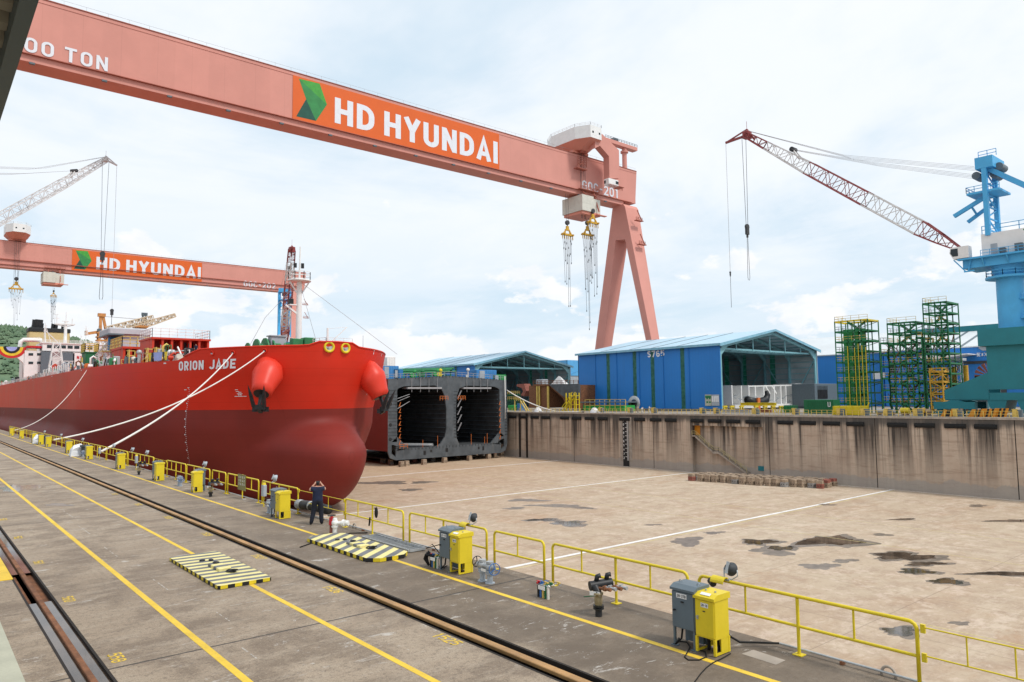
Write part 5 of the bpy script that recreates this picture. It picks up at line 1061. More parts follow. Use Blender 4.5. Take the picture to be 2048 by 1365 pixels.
    # boom in painted bays
    A, B = V(piv), V(tip); tt = [0, .16, .385, .66, .88, 1.]; dd = (B-A).normalized()
    def hw(k): f = min(1, k/.14) if k < .14 else (1 if k < .62 else 1-(k-.62)/.38*.68); return (1.35*s*(.75+.25*f), 1.5*s*(.16+.84*f))
    for i in range(5):
        pa, pb = A.lerp(B, tt[i]), A.lerp(B, tt[i+1]); b = MB(); ns = (4, 5, 6, 5, 4)[i]
        if i == 0:
            m_ = A.lerp(B, .09); b.lattice(A, m_, hw(0), hw(.09), 2, .26*s, .12*s, Z); b.lattice(m_, pb, hw(.09), hw(.16), 2, .26*s, .12*s, Z)
        else: b.lattice(pa, pb, hw(tt[i]), hw(tt[i+1]), ns, .24*s, .11*s, Z)
        if i in (1, 2, 3): sd = dd.cross(Z).normalized(); lo = sd.cross(dd)*-1; b.beam(pa+lo*-0+sd.cross(dd)*-hw(tt[i])[1], pb+sd.cross(dd)*-hw(tt[i+1])[1], .5*s, .12)
        b.build('boom_section', boom[0] if i in (0, 2, 4) else boom[1], t)
    hd = B+d*(6.2*s)+V((0, 0, -.2*s)); b = MB(); b.beam(B, hd, .5*s, .5*s); b.beam(B+V((0, 0, 1.5*s)), hd, .3*s); b.beam(B-dd*2.5*s, B+V((0, 0, 1.5*s)), .4*s); b.cbox(B.x-.9*s, B.x+.9*s, B.y-.9*s, B.y+.9*s, B.z-.8*s, B.z+1.0*s, .2); b.beam(B, B+V((0, 0, 3.6*s)), .07); b.build('boom_head', boom[0], t)
    b = MB(); k1 = A.lerp(B, .74)+V((0, 0, 2.6*s)); th = P(u0+1.8, 0, ztower-1.6)
    for v in (-.9, .9): b.beam(A.lerp(B, .70)+n*v+V((0, 0, 1.2*s)), k1+n*v*.4, .35*s)
    b.build('bridle', boom[1], t); b = MB(); b.cyl(k1-n*.9, k1+n*.9, .6*s, n=10); b.build('bridle_sheave', 'black', t)
    b = MB()
    for v in (-2.4, -.8, .8, 2.4):
        b.tube([th+n*v+V((0, 0, .9)), th.lerp(B, .5)+n*v+V((0, 0, -1.2)), B+n*v*.3+V((0, 0, 1.2*s))], .028*s, 4)
        b.tube([th+n*v*1.2+V((0, 0, -.8)), th.lerp(k1, .5)+n*v+V((0, 0, -.9)), k1+n*v*.4], .028*s, 4)
    b.build('luffing_rope', 'cable', t)
    return t, B, hd
def hook(label, top, zblk, zend, r=.5, mt='tackle', two=True):
    t = thing('crane_hook', label, 'crane hook', (top.x, top.y, zblk)); x, y = top.x, top.y; b = MB()
    for d in ((-.5, .5) if two else (0,)): b.beam((x+d*r*2.4, y, top.z), (x+d*r, y, zblk), .08 if two else .06)
    b.build('rope', mt, t); b = MB(); b.cyl((x, y-.3*r, zblk), (x, y+.3*r, zblk), r, n=12); b.cbox(x-r*.8, x+r*.8, y-.4*r, y+.4*r, zblk-2.6*r, zblk, .1); b.beam((x, y, zblk-2.6*r), (x, y, zblk-3.6*r), r*.5); b.build('block', 'dark_steel', t)
    b = MB(); [b.tube([(x+d*.3, y, zblk-3.5*r), (x+d*.9, y, zend+.8), (x+d*.5, y, zend)], .06, 4) for d in ((-.5, .5) if two else (0,))]; b.build('sling', 'tackle', t)
Cx = 160.
pc = XP(2022, 600, Cx); piv, tip = XP(1926, 503, Cx), XP(1494, 271, Cx)
j1, B1, H1 = jib_crane('tall blue jib crane on a teal portal with a red and white boom', (Cx, pc.y), FQ, (0, 1), piv, tip, XP(1972, 328, Cx).z, 30.0)
hp = XP(1488, 285, Cx); hook('dark hook block with long slings under the head of the red and white boom', V((Cx, hp.y, tip.z)), XP(1491, 455, Cx).z, XP(1493, 562, Cx).z, .75)
hook('small hook on a thin line at the very tip of the red and white boom', V((Cx, H1.y, H1.z)), XP(1464, 545, Cx).z, XP(1466, 615, Cx).z, .3, 'cable', False)
tipL = V((39.9, 227, 73.2)); pivL = V((6.5, 198, 39.9)); dl = (tipL-pivL); C2 = pivL-V((dl.x, dl.y, 0)).normalized()*7
j2, B2, H2 = jib_crane('pale boom of a jib crane reaching in from the left edge above the tanker', (C2.x, C2.y), 0, (dl.x, dl.y), pivL, tipL, 57, 37, full=False, s=.72, boom=('boom_white', 'boom_white'))
b = MB(); b.cyl((C2.x, C2.y, .5), (C2.x, C2.y, 34), 2.4, 2.2, 20); b.box(C2.x-4, C2.x+4, C2.y-6, C2.y+6, .3, 8); b.build('pedestal', 'crane_blue', j2)
hook('dark hook block on long ropes hanging before the orange sign of the farther crane', V((B2.x, B2.y, B2.z)), YP(205, 508, B2.y).z, YP(205, 600, B2.y).z, .7)
C3 = V((160., 392., 0)); d3 = V((-.37, -.93, 0)).normalized(); pv3 = C3+d3*8+V((0, 0, 37)); tp3 = C3+d3*40+V((0, 0, 82)); tp3.x += 3
j3, B3, H3 = jib_crane('blue tower and red and white boom of a jib crane seen behind the foremast', (C3.x, C3.y), FQ, d3, pv3, tp3, 68, 36, s=1.5, full=True, tshift=-9, tbeam=False)
# the orange crane beyond the dock
OY = 560.
def OP(x, y, Y=OY): return YP(x, y, Y)
t = thing('tower_crane', 'orange tower crane with tan lattice boom rising behind the tanker deck', 'tower crane', (OP(206, 690).x, OY, .5))
mx = OP(205, 690).x
b = MB(); b.lattice((mx, OY, .5), (mx, OY, OP(205, 664).z), (3.2, 3.2), (2.6, 2.6), 9, 1.0, .6, V((0, 1, 0))); [b.box(mx-4, mx+4, OY-3, OY+3, OP(205, y).z, OP(205, y).z+.8) for y in (668, 676, 683)]; b.build('tower', 'crane_orange', t)
b = MB(); p = OP(201, 632); b.beam((mx-1.5, OY, OP(205, 664).z), p, 1.6); b.beam((mx+2.0, OY, OP(205, 664).z), p+V((1.5, 0, 0)), 1.6); b.box(p.x-1.6, p.x+3, OY-1.5, OY+1.5, p.z-.6, p.z+1.6); b.build('a_frame', 'crane_orange', t)
b = MB(); b.beam(OP(174, 668), OP(216, 661), 1.8); b.box(OP(170, 668).x, OP(174, 668).x, OY-2, OY+2, OP(172, 671).z, OP(172, 662).z); b.build('counter_jib', 'crane_orange', t)
b = MB(); b.cbox(OP(194, 664).x, OP(201, 664).x, OY-3, OY+1, OP(197, 665).z, OP(197, 658).z, .4); b.build('cabin', 'cab_grey', t)
b = MB(); b.lattice(OP(212, 661), OP(306, 637), (2, 2.2), (2, 2.0), 14, .7, .45); b.build('boom', 'boom_tan', t)
b = MB(); [b.beam(OP(202, 633), OP(x, y), .16) for x, y in ((285, 640), (290, 639), (196, 661))]; b.build('pendant', 'cable', t)
OY2 = 610.
t = thing('mobile_crane', 'tan boom of a second crane with dark head frame beside the orange tower crane', 'crane', (OP(290, 650, OY2).x, OY2, .5))
b = MB(); b.lattice(OP(268, 657, OY2), OP(350, 631, OY2), (2.2, 2.6), (1.2, 1.2), 12, .9, .5); b.build('boom', 'boom_tan', t)
b = MB(); b.box(OP(267, 655, OY2).x, OP(294, 655, OY2).x, OY2-4, OY2+4, OP(280, 656, OY2).z, OP(280, 652, OY2).z); b.cyl((OP(285, 655, OY2).x, OY2, .5), (OP(285, 655, OY2).x, OY2, OP(280, 656, OY2).z), 3, n=10); b.build('body', 'crane_orange', t)
b = MB(); b.lattice(OP(287, 652, OY2), OP(289, 629, OY2), (1.6, 1.6), (1, 1), 4, .7, .5, V((0, 1, 0))); b.beam(OP(289, 629, OY2)+V((-2, 0, 0)), OP(289, 629, OY2)+V((2, 0, 0)), 2.2); b.build('head_frame', 'cab_grey', t)
hook('small dark hook ball on a faint line above the sheeted box of the tanker', V((H2.x, H2.y, H2.z)), YP(231, 622, H2.y).z, YP(231, 650, H2.y).z, .5, 'cable', False)
# ------------------------------------------------------------------ sheds and warehouses on the far side
def glaz():
    mt, b = new_mat('translucent'); p = pos(); tr = nd('ShaderNodeBsdfTranslucent'); mx = nd('ShaderNodeMixShader'); mx.inputs[0].default_value = .55
    c = mixc(sstep(noise(p, .8, 5), .3, .7), (.05, .22, .17), (.10, .36, .28)); setc(b, c); L.new(c, tr.inputs[0])
    o = [n for n in N if n.type == 'OUTPUT_MATERIAL'][0]; L.new(b.outputs[0], mx.inputs[1]); L.new(tr.outputs[0], mx.inputs[2]); L.new(mx.outputs[0], o.inputs[0]); b.inputs['Roughness'].default_value = .4
glaz(); paint('sky_trim', (.22, .45, .58), .5)
def shed(label, X0, Y0, Y1, ze, apex, X1, number, npx, strips, z0=FQ):
    t = thing('assembly_shed', label, 'shed', ((X0+X1)/2, (Y0+Y1)/2, z0), 'movable blue assembly sheds'); ax, az = apex
    cuts = sorted(strips); segs = []; y = Y0
    for c, wd in cuts: segs.append((y, c-wd/2)); y = c+wd/2
    segs.append((y, Y1))
    b = MB(); [b.box(X0, X0+.25, a, c, z0+.6, ze) for a, c in segs]; w_ = b.build('side_wall', 'shed_blue', t)
    for c, wd in cuts: b = MB(); b.box(X0+.06, X0+.14, c-wd/2, c+wd/2, z0+.6, ze-.4); [b.box(X0+.02, X0+.2, c-wd/2, c+wd/2, z0+.6+k*(ze-z0-1)/9, z0+.75+k*(ze-z0-1)/9) for k in range(10)]; b.build('rooflight_strip', 'translucent', w_)
    b = MB(); wf = [(c-wd/2, c+wd/2) for c, wd in cuts]; y = Y0; fs = []
    for c, wd in [(c+3.2, 2.0) for c, wd in cuts if c+4.5 < Y1]: fs.append((y, c-wd/2, 0)); fs.append((c-wd/2, c+wd/2, 1)); y = c+wd/2
    fs.append((y, Y1, 0))
    [b.box(X1-.25, X1, a, c, z0+.6, ze) for a, c, g in fs if not g]; b.build('far_wall', 'shed_inside', t)
    b = MB(); [None]
    for a, c, g in fs:
        if g: b = MB(); b.box(X1-.2, X1-.1, a, c, z0+.6, ze); b.build('far_rooflight_strip', 'translucent', t)
    b = MB(); b.prism([(X0, Y1-.3, z0+.6), (X1, Y1-.3, z0+.6), (X1, Y1-.3, ze), (ax, Y1-.3, az), (X0, Y1-.3, ze)], (0, .3, 0)); b.build('back_wall', 'shed_inside', t)
    b = MB(); k = (az-ze)/(ax-X0)
    b.prism([(X0-1.0, Y0-.8, ze-k), (ax, Y0-.8, az), (ax, Y0-.8, az+.28), (X0-1.0, Y0-.8, ze-k+.28)], (0, Y1-Y0+1.2, 0)); b.prism([(ax, Y0-.8, az), (X1+1, Y0-.8, ze-k), (X1+1, Y0-.8, ze-k+.28), (ax, Y0-.8, az+.28)], (0, Y1-Y0+1.2, 0)); rf = b.build('roof', 'shed_roof', t)
    b = MB(); [b.beam((X0-1, y, ze-k+.34), (ax, y, az+.34), .18, .1) for y in [Y0+(Y1-Y0)*f for f in (.25, .42, .58, .8)]]; b.build('roof_line', 'cab_grey', rf)
    b = MB(); b.box(X0-1.15, X0-.98, Y0-.8, Y1+.4, ze-k-.35, ze-k+.34); b.prism([(X0-1, Y0-.95, ze-k-.6), (ax, Y0-.95, az-.35), (X1+1, Y0-.95, ze-k-.6), (X1+1, Y0-.95, ze-k+.3), (ax, Y0-.95, az+.32), (X0-1, Y0-.95, ze-k+.3)], (0, .14, 0)); b.build('gutter', 'sky_trim', rf)
    n = max(3, round((Y1-Y0)/9.5))
    for i in range(n+1):                                                      # portal frames
        y = Y0+.5+(Y1-Y0-1.6)*i/n; b = MB()
        for xx in (X0+.75, X1-.75): b.box(xx-.5, xx+.5, y-.25, y+.25, z0+.6, ze-.3)
        b.beam((X0+.6, y, ze-.8), (ax, y, az-.9), .5, .8); b.beam((ax, y, az-.9), (X1-.6, y, ze-.8), .5, .8)
        b.prism([(X0+.3, y-.2, ze-3.2), (X0+1.2, y-.2, ze-3.2), (X0+5, y-.2, ze-.1), (X0+.3, y-.2, ze-.7)], (0, .4, 0)); b.prism([(X1-.3, y-.2, ze-3.2), (X1-1.2, y-.2, ze-3.2), (X1-5, y-.2, ze-.1), (X1-.3, y-.2, ze-.7)], (0, .4, 0)); b.build('portal_frame', 'shed_teal', t)
    b = MB()
    for i in range(9): b.box(X1-.55, X1-.3, Y0+.6, Y1-.6, z0+2+i*(ze-z0-4)/8, z0+2.2+i*(ze-z0-4)/8)
    for i in range(n): ya, yb = Y0+.5+(Y1-Y0-1.6)*i/n, Y0+.5+(Y1-Y0-1.6)*(i+1)/n; b.beam((X1-.9, ya, z0+1 if i % 2 else ze-3), (X1-.9, yb, ze-3 if i % 2 else z0+1), .3)
    b.build('wall_girt', 'shed_teal', t)
    b = MB(); zz = ze-1.2
    for dy in (0, 3.4, 7.0): b.box(X0+1.5, X1-1.5, Y0+.9+dy, Y0+1.2+dy, zz-.25, zz+.25)
    for f in (.17, .33, .5, .66, .83): x = X0+(X1-X0)*f; zr = ze+(az-ze)*(1-abs(x-ax)/(ax-X0))-1.0; b.beam((x, Y0+.75, zz), (x, Y0+.75, zr), .22)
    for i in range(12): x = X0+2+i*(X1-X0-4)/11; b.beam((x, Y0+1, zz), (x, Y1-1, zz), .12)
    b.build('door_rail', 'shed_teal', t)
    b = MB()
    for i in range(14): x = X0+2+i*(X1-X0-4)/13; zr = ze+(az-ze)*(1-abs(x-ax)/(ax-X0))-.35; b.box(x-.1, x+.1, Y0, Y1-.5, zr-.3, zr)
    b.build('purlin', 'shed_teal', t)
    b = MB(); a, c = XP(npx[0], npx[2], X0), XP(npx[1], npx[2], X0); h = XP(npx[0], npx[3], X0).z-a.z
    text(b, number, (X0-.02, a.y, a.z), (0, -1, 0), (0, 0, 1), h, w=.2, gap=.16, lift=.03, width=a.y-c.y); b.build('number_lettering', 'lettering', w_)
    for i in range(1, 6): b = MB(); y = Y0+(Y1-Y0)*i/6+1.2; b.cyl((X0-.14, y, z0+.6), (X0-.14, y, ze-.6), .09, n=6); b.build('downpipe', 'shed_blue', w_)
    b = MB(); b = MB(); b.box(X0+.1, X0+1.5, Y0+1, Y1-1, z0+.05, z0+.6); b.box(X1-1.5, X1-.1, Y0+1, Y1-1, z0+.05, z0+.6); b.build('base_rail', 'cab_grey', t)
    return t
SX = 180.; Y0 = XP(1441, 750, SX).y; Y1 = XP(1156.5, 750, SX).y; ap = YP(1546, 661, Y0); er = YP(1634, 705, Y0)
ze = XP(1439, 688, SX).z
shed('large blue open ended shed marked S765 with pale blue roof', SX, Y0, Y1, ze, (ap.x, ap.z), er.x, 'S765', (1295, 1329, 715.5, 702.5), [(XP(x, 750, SX).y, 1.5) for x in (1216.6, 1269.6, 1305.5, 1365.5)])
Y0b = XP(949, 750, SX).y; Y1b = XP(784, 750, SX).y; apb = YP(1048, 703.5, Y0b); erb = YP(1141, 732, Y0b)
shed('smaller looking blue open ended shed marked S764 farther along the quay', SX, Y0b, Y1b, XP(948, 728, SX).z, (apb.x, apb.z), erb.x, 'S764', (873, 890, 742, 734.5), [(Y0b+(Y1b-Y0b)*f, 1.6) for f in (.2, .37, .75)])
b = MB(); 
# notice boards on the corner of the near shed
t = thing('notice_board', 'two pale notice boards on the corner of the S765 shed wall', 'board', (SX-.1, Y0+3, 3))
for (a, c, mt, nm) in ((1411.5, 1423.5, 'pale_plate', 'green_headed_board'), (1425, 1439, 'light_grey', 'window_board')):
    p, q = XP(a, 812, SX), XP(c, 789.5, SX); b = MB(); b.box(SX-.28, SX-.16, q.y, p.y, p.z, q.z); o = b.build('board', mt, t)
    b = MB()
    if mt == 'pale_plate': b.box(SX-.31, SX-.285, q.y+.1, p.y-.1, q.z-1.0, q.z-.3); [b.box(SX-.31, SX-.285, q.y+.2+.9*i, q.y+.8+.9*i, p.z+.8+j, p.z+1.3+j) for i in (0, 1) for j in (0, 1.1)]; b.build('board_print', 'green', o)
    else: [b.box(SX-.31, SX-.285, q.y+.15+.62*i, q.y+.6+.62*i, q.z-2.1, q.z-.4) for i in range(4)]; b.build('board_sheet', 'white', o)
# warehouses behind
def plain_house(name, label, X0, X1, Y0, Y1, ze, zr, wall='shed_blue', roof='grey_roof', extra=None):
    t = thing(name, label, 'warehouse', ((X0+X1)/2, (Y0+Y1)/2, FQ)); xm = (X0+X1)/2
    b = MB(); b.box(X0, X1, Y0, Y1, FQ+.05, ze); b.prism([(X0, Y0, ze), (X1, Y0, ze), (xm, Y0, zr-.05)], (0, Y1-Y0, 0)); w_ = b.build('wall', wall, t)
    b = MB(); b.prism([(X0-.6, Y0-.6, ze-.1), (xm, Y0-.6, zr), (X1+.6, Y0-.6, ze-.1), (X1+.6, Y0-.6, ze+.25), (xm, Y0-.6, zr+.4), (X0-.6, Y0-.6, ze+.25)], (0, Y1-Y0+1.2, 0)); r_ = b.build('roof', roof, t)
    return t, w_, r_
WXB = 270.
ya, yb = XP(1640, 760, WXB).y, XP(1768, 760, WXB).y; z1 = XP(1690, 709.5, WXB).z; zr = z1+9
t, w_, r_ = plain_house('warehouse', 'long blue warehouse with pale grey roof right of the S765 shed', WXB, WXB+60, yb, ya+25, z1, zr)
b = MB(); q = XP(1760, 752, WXB); b.box(WXB-.2, WXB-.05, q.y-2.4, q.y+2.4, q.z-1.2, q.z+1.2); b.build('name_plate', 'white', w_)
b = MB(); b.box(WXB-.12, WXB-.04, yb, ya+24, z1-.6, z1); b.build('eave_trim', 'air_blue', w_)
yc, yd = XP(1770, 760, WXB-4).y, XP(2075, 760, WXB-4).y; z2 = XP(1900, 697, WXB-4).z
t, w_, r_ = plain_house('warehouse', 'blue warehouse marked N33 with a long green ridge behind the scaffold towers', WXB-4, WXB+46, yd-15, yc, z2, z2+7.0)
b = MB(); [b.beam((WXB-4.4, y, z2+.35), (WXB+21, y, z2+7.45), .9, .12) for y in [yd-12+i*5.4 for i in range(int((yc-yd+12)/5.4))]]; b.build('rooflight', 'cab_grey', r_)
b = MB(); b.box(WXB+19.5, WXB+22.5, yd-15, yc, z2+7.0, z2+9.0); b.build('ridge_vent', 'crane_teal', r_)
b = MB(); a, c = XP(1954, 714, WXB-4), XP(1974, 713, WXB-4); text(b, 'N33', (WXB-4.05, a.y, a.z), (0, -1, 0), (0, 0, 1), XP(1954, 706, WXB-4).z-a.z, w=.2, lift=.04, width=a.y-c.y); b.build('number_lettering', 'lettering', w_)
b = MB(); a, c = XP(1917, 724, WXB-4), XP(2010, 724, WXB-4); b.box(WXB-4.3, WXB-4.02, c.y, a.y, a.z-.9, a.z); b.box(WXB-4.2, WXB-4.03, c.y, XP(1930, 770, WXB-4).y, FQ+.1, XP(1950, 763, WXB-4).z); b.build('door_opening', 'tank_dark', w_)
b = MB(); zz = XP(1960, 696.5, WXB-4).z; b.prism([(WXB-4.3, XP(1957, 697, WXB-4).y, zz), (WXB-4.3, XP(1965, 697, WXB-4).y, zz+.9), (WXB-4.3, XP(1990, 697, WXB-4).y, zz+.9), (WXB-4.3, XP(1990, 697, WXB-4).y, zz-.9), (WXB-4.3, XP(1965, 697, WXB-4).y, zz-.9)], (.2, 0, 0)); b.build('white_arrow', 'light_grey', w_)
b = MB(); ca, cb_ = XP(1840, 716, WXB-12), XP(1935, 709, WXB-12); b.prism([(WXB-12, ca.y, ca.z-1.2), (WXB-12, ca.y, ca.z+.6), (WXB-12, cb_.y, cb_.z+.3), (WXB-12, cb_.y, cb_.z)], (8, 0, 0)); b.build('canopy', 'white', w_)
t, w_, r_ = plain_house('warehouse', 'light blue and grey warehouse seen in the gap between the two sheds', 292, 345, 302, 340, 17.5, 26, 'light_grey', 'sky_blue')
b = MB(); b.box(291.7, 291.95, 301, 340, 17.5, 26.5); b.box(291.7, 345, 301.6, 301.9, 17.5, 26.5); b.build('eave_band', 'sky_blue', w_)
# ------------------------------------------------------------------ scaffold towers
def scaffold(label, Xf, pxl, pxr, ytop, lev, dX, cols, top_yellow=False, busy=0, col='tower_green', annex=None):
    p, q = XP(pxl, ytop, Xf), XP(pxr, ytop, Xf); y0, y1 = q.y, p.y; zt = (p.z+q.z)/2; z0 = FQ
    t = thing('scaffold_tower', label, 'scaffold tower', (Xf+dX/2, (y0+y1)/2, z0), 'scaffold towers on the far quay'); rg = random.Random(pxl)
    def tower(y0, y1, zt, lev, cols, yel):
        hz = (zt-z0)/lev
        for xx in (Xf, Xf+dX):
            b = MB(); [b.box(xx-.1, xx+.1, y-.1, y+.1, z0, zt) for y in [y0+(y1-y0)*i/cols for i in range(cols+1)]]; b.build('post', col, t)
        for k in range(1, lev+1):
            z = z0+hz*k; m2 = 'yellow' if (yel and k == lev) else col; b = MB()
            for xx in (Xf, Xf+dX): b.box(xx-.1, xx+.1, y0, y1, z-.34, z+.05)
            for yy in (y0, y1): b.box(Xf, Xf+dX, yy-.1, yy+.1, z-.34, z)
            b.box(Xf+.2, Xf+dX-.2, y0+.2, y0+(y1-y0)*.36, z-.06, z+.04); o = b.build('platform', m2, t)
            b = MB(); b.rail([(Xf, y0, z), (Xf, y1, z), (Xf+dX, y1, z)], 1.1, .035, 1.8, 1); b.build('guard_rail', 'far_yellow' if k % 2 else 'cable', o)
            if k == lev: break
        b = MB()
        for k in range(lev):
            za, zb = z0+hz*k, z0+hz*(k+1)-.3; ya, yb = y0+(y1-y0)*.3, y0+(y1-y0)*.7
            if k % 2: ya, yb = yb, ya
            b.beam((Xf+dX*.35, ya, za), (Xf+dX*.35, yb, zb), .55, .12, V((1, 0, 0))); b.beam((Xf+dX*.7, yb, za), (Xf+dX*.7, ya, zb), .45, .1, V((1, 0, 0)))
            b.beam((Xf+dX, y0 if k % 2 else y1, za), (Xf+dX, y1 if k % 2 else y0, zb), .12)
        b.build('stair', col, t)
    tower(y0, y1, zt, lev, cols, top_yellow)
    if annex:
        for (xl, xr, yt, lv, cl) in annex: a, c = XP(xl, yt, Xf), XP(xr, yt, Xf); tower(c.y, a.y, a.z, lv, cl, False)
    if busy:
        b = MB()
        for i in range(busy): y = rg.uniform(y0+.3, y1-.3); x = Xf+rg.uniform(.5, dX-.5); z = rg.uniform(z0+1, zt*.75); b.beam((x, y, z), (x+rg.uniform(-1, 1), y+rg.uniform(-2, 2), z+rg.uniform(.6, 3)), .13)
        b.build('stored_tube', 'rust', t)
        b = MB()
        for i in range(busy//2): y = rg.uniform(y0+.3, y1-.3); x = Xf+rg.uniform(0, dX); z = rg.uniform(z0+.4, zt*.75); b.beam((x, y, z), (x, y+rg.uniform(-2, 2), z), .12)
        b.build('plank', 'far_yellow', t)
    if top_yellow:
        b = MB()
        for i in range(5): y = y0+(y1-y0)*(.08+.11*i+(.1 if i > 3 else 0)); b.box(Xf-.3, Xf-.17, y-.065, y+.065, z0, z0+(zt-z0)*(.7+.02*(i % 3)))
        b.build('yellow_upright', 'yellow', t)
        b = MB()
        for i in range(4): y = y0+(y1-y0)*(.25+.17*i); b.box(Xf+1, Xf+1.8, y-.4, y+.4, z0, zt-2)
        b.build('green_panel', 'bright_green', t)
    return t
scaffold('left scaffold tower with yellow top frame and yellow uprights', 170., 1669, 1735, 641, 9, 5.5, 5, True)
scaffold('middle scaffold tower, stepped and crowded with rusty tubes', 170., 1774, 1832, 645, 9, 6.5, 5, False, 70, annex=[(1761, 1776, 686, 6, 1), (1832, 1843, 675, 7, 1)])
scaffold('tallest green scaffold tower beside the teal crane portal', 170., 1845, 1893, 605, 11, 6.5, 4, False, 16)
b = MB(); y = XP(1880, 790, 169).y; t = thing('ladder_tower', 'narrow yellow ladder tower at the foot of the tallest scaffold', 'ladder tower', (168, y, FQ)); b.lattice((169, y, FQ), (169, y, XP(1880, 737, 169).z), (1.5, 1.2), (1.5, 1.2), 7, .22, .16, V((0, 1, 0))); b.build('frame', 'hook_yellow', t)
b = MB(); [b.box(167.6, 170.4, y-1.5, y+1.5, FQ+2.2*k, FQ+2.3*k) for k in (1, 2, 3, 4)]; b.build('platform', 'hook_yellow', t)
# ------------------------------------------------------------------ things standing about on the far quay
def FP(x, y, X): return XP(x, y, X)
def fbox(nm, lab, cat, xl, xr, yt, X, dX, mt, parts=None, z0=FQ, group=None):
    p, q = XP(xl, yt, X), XP(xr, yt, X); zt = (p.z+q.z)/2; t = thing(nm, lab, cat, (X+dX/2, (p.y+q.y)/2, z0), group); y0, y1 = q.y, p.y
    b = MB(); b.cbox(X, X+dX, y0, y1, z0+.1, zt, .06); b.build('body', mt, t)
    return t, y0, y1, zt
t, y0, y1, zt = fbox('container', 'dark green container left of the yellow tank on the far quay', 'container', 1607, 1667, 800, 160, 3, 'box_green')
b = MB(); [b.box(159.93, 160, y0+.3+i*.45, y0+.45+i*.45, FQ+.3, zt-.2) for i in range(int((y1-y0-.6)/.45))]; b.build('rib', 'box_green', t); b = MB(); [b.box(159.9, 159.99, y0+.7+d, y0+.85+d, FQ+1.6, zt-.5) for d in (0, .5)]; b.box(159.9, 159.99, y0+.7, y0+1.3, FQ+1.6, FQ+1.8); b.build('marking', 'white', t)
t, y0, y1, zt = fbox('container', 'small dark green skip before the white modules in the shed', 'skip', 1567, 1586, 811, 165, 2.4, 'box_green')
b = MB(); b.rail([(164.9, y0, FQ), (164.9, y0+3, FQ)], 1.5, .06, .8, 2); b.build('frame', 'bright_green', t)
t, y0, y1, zt = fbox('tank', 'yellow steel tank with sloping rails between container and scaffold tower', 'tank', 1665, 1719, 812.5, 151, 4, 'yellow')
b = MB(); [b.beam((150.94, y, FQ+.1), (150.94, y, zt), .14) for y in [y0+.2+i*(y1-y0-.4)/4 for i in range(5)]]; b.beam((150.9, y1, FQ), (150.9, y1-1.6, zt), .12); b.beam((150.9, y0-1.2, FQ+.5), (150.9, y0-2.0, zt+.7), .2); b.build('stiffener', 'yellow', t)
t, y0, y1, zt = fbox('conveyor_skid', 'long bright green skid with flat dark roof before the blue S765 wall', 'machine skid', 1166, 1248, 811, 166, 5, 'conveyor_green')
b = MB(); zr = XP(1205, 806, 166).z; b.box(165.5, 171.5, y0-.5, y1+1.6, zr, zr+.35); [b.box(166.1, 166.3, y, y+.2, zt, zr) for y in [y0+i*(y1-y0)/5 for i in range(6)]]; b.build('roof', 'cab_grey', t); b = MB(); b.rail([(165.6, y0-1, FQ), (165.6, y0+16, FQ)], 3.6, .07, 2, 1); b.build('rail', 'far_yellow', t)
b = MB(); q = XP(1270, 807, 172); b.lathe((172, q.y, q.z), [(1.2, -.5), (2.3, -.5), (2.3, -.3), (1.2, -.3)], 18, V((1, 0, 0))); t = thing('cable_reel', 'big spoked cable reel standing against the blue S765 wall', 'cable reel', (172, q.y, FQ)); b.build('rim', 'galv', t)
b = MB(); [b.beam((171.6, q.y, q.z), (171.6, q.y+2.2*math.cos(R(a)), q.z+2.2*math.sin(R(a))), .12) for a in range(0, 360, 30)]; b.build('spoke', 'tackle', t); b = MB(); b.beam((171.8, q.y-1.5, FQ), (171.8, q.y, q.z), .25); b.beam((171.8, q.y+1.5, FQ), (171.8, q.y, q.z), .25); b.cyl((171.2, q.y, q.z), (172.4, q.y, q.z), .9, n=12); b.build('stand', 'dark_steel', t)
# block of ship structure on yellow props, left of the shed
BXk = 172.
def KP(x, y, d=0): return XP(x, y, BXk+d)
t = thing('stern_block', 'grey and dark red ship block propped on yellow posts between the sheds', 'ship block', (BXk+4, KP(1110, 790).y, FQ))
b = MB(); b.prism([KP(x, y) for x, y in ((1058, 772), (1157, 770), (1157, 817), (1135, 818), (1126, 797), (1098, 772.5), (1098, 816), (1058, 816))], (9, 0, 0)); b.build('underside', 'rust', t)
b = MB(); b.prism([KP(x, y, -1) for x, y in ((1097, 769), (1157, 768), (1157, 797), (1128, 795))], (.9, 0, 0)); b.build('shell_plate', 'grey_steel', t)
b = MB(); b.prism([KP(x, y, -.6) for x, y in ((1067, 769), (1098, 769), (1098, 772), (1067, 773))], (3, 0, 0)); b.rail([KP(1067, 769, -.5), KP(1156, 768, -.5)], 1.2, .07, 2); b.build('deck_edge', 'rust', t)
b = MB(); P = [KP(x, y, 2) for x, y in ((1048, 768), (1034, 769), (1033, 773), (1044, 777), (1046, 784), (1041, 791), (1048, 793), (1052, 782))]; b.prism(P, (3, 0, 0)); b.build('red_bracket', 'block_red', t)
for x in (1074, 1078.5, 1096): b = MB(); p = KP(x, 773, -.5); b.cyl((p.x, p.y, FQ), (p.x, p.y, p.z), .42 if x > 1090 else .3, n=10); b.build('prop', 'far_yellow', t)
b = MB(); p = KP(1115, 769, 1); b.add([p+V((0, -3.4, 0)), p+V((0, 3.4, 0)), p+V((3, 2.4, 0)), p+V((3, -2.4, 0)), p+V((.8, -.7, 2.6)), p+V((.8, .2, 2.9))], [[0, 1, 5, 4], [1, 2, 5], [2, 3, 4, 5], [3, 0, 4]]); solo(b, 'tent', 'white', 'small white pointed tent on top of the propped ship block', 'tent')
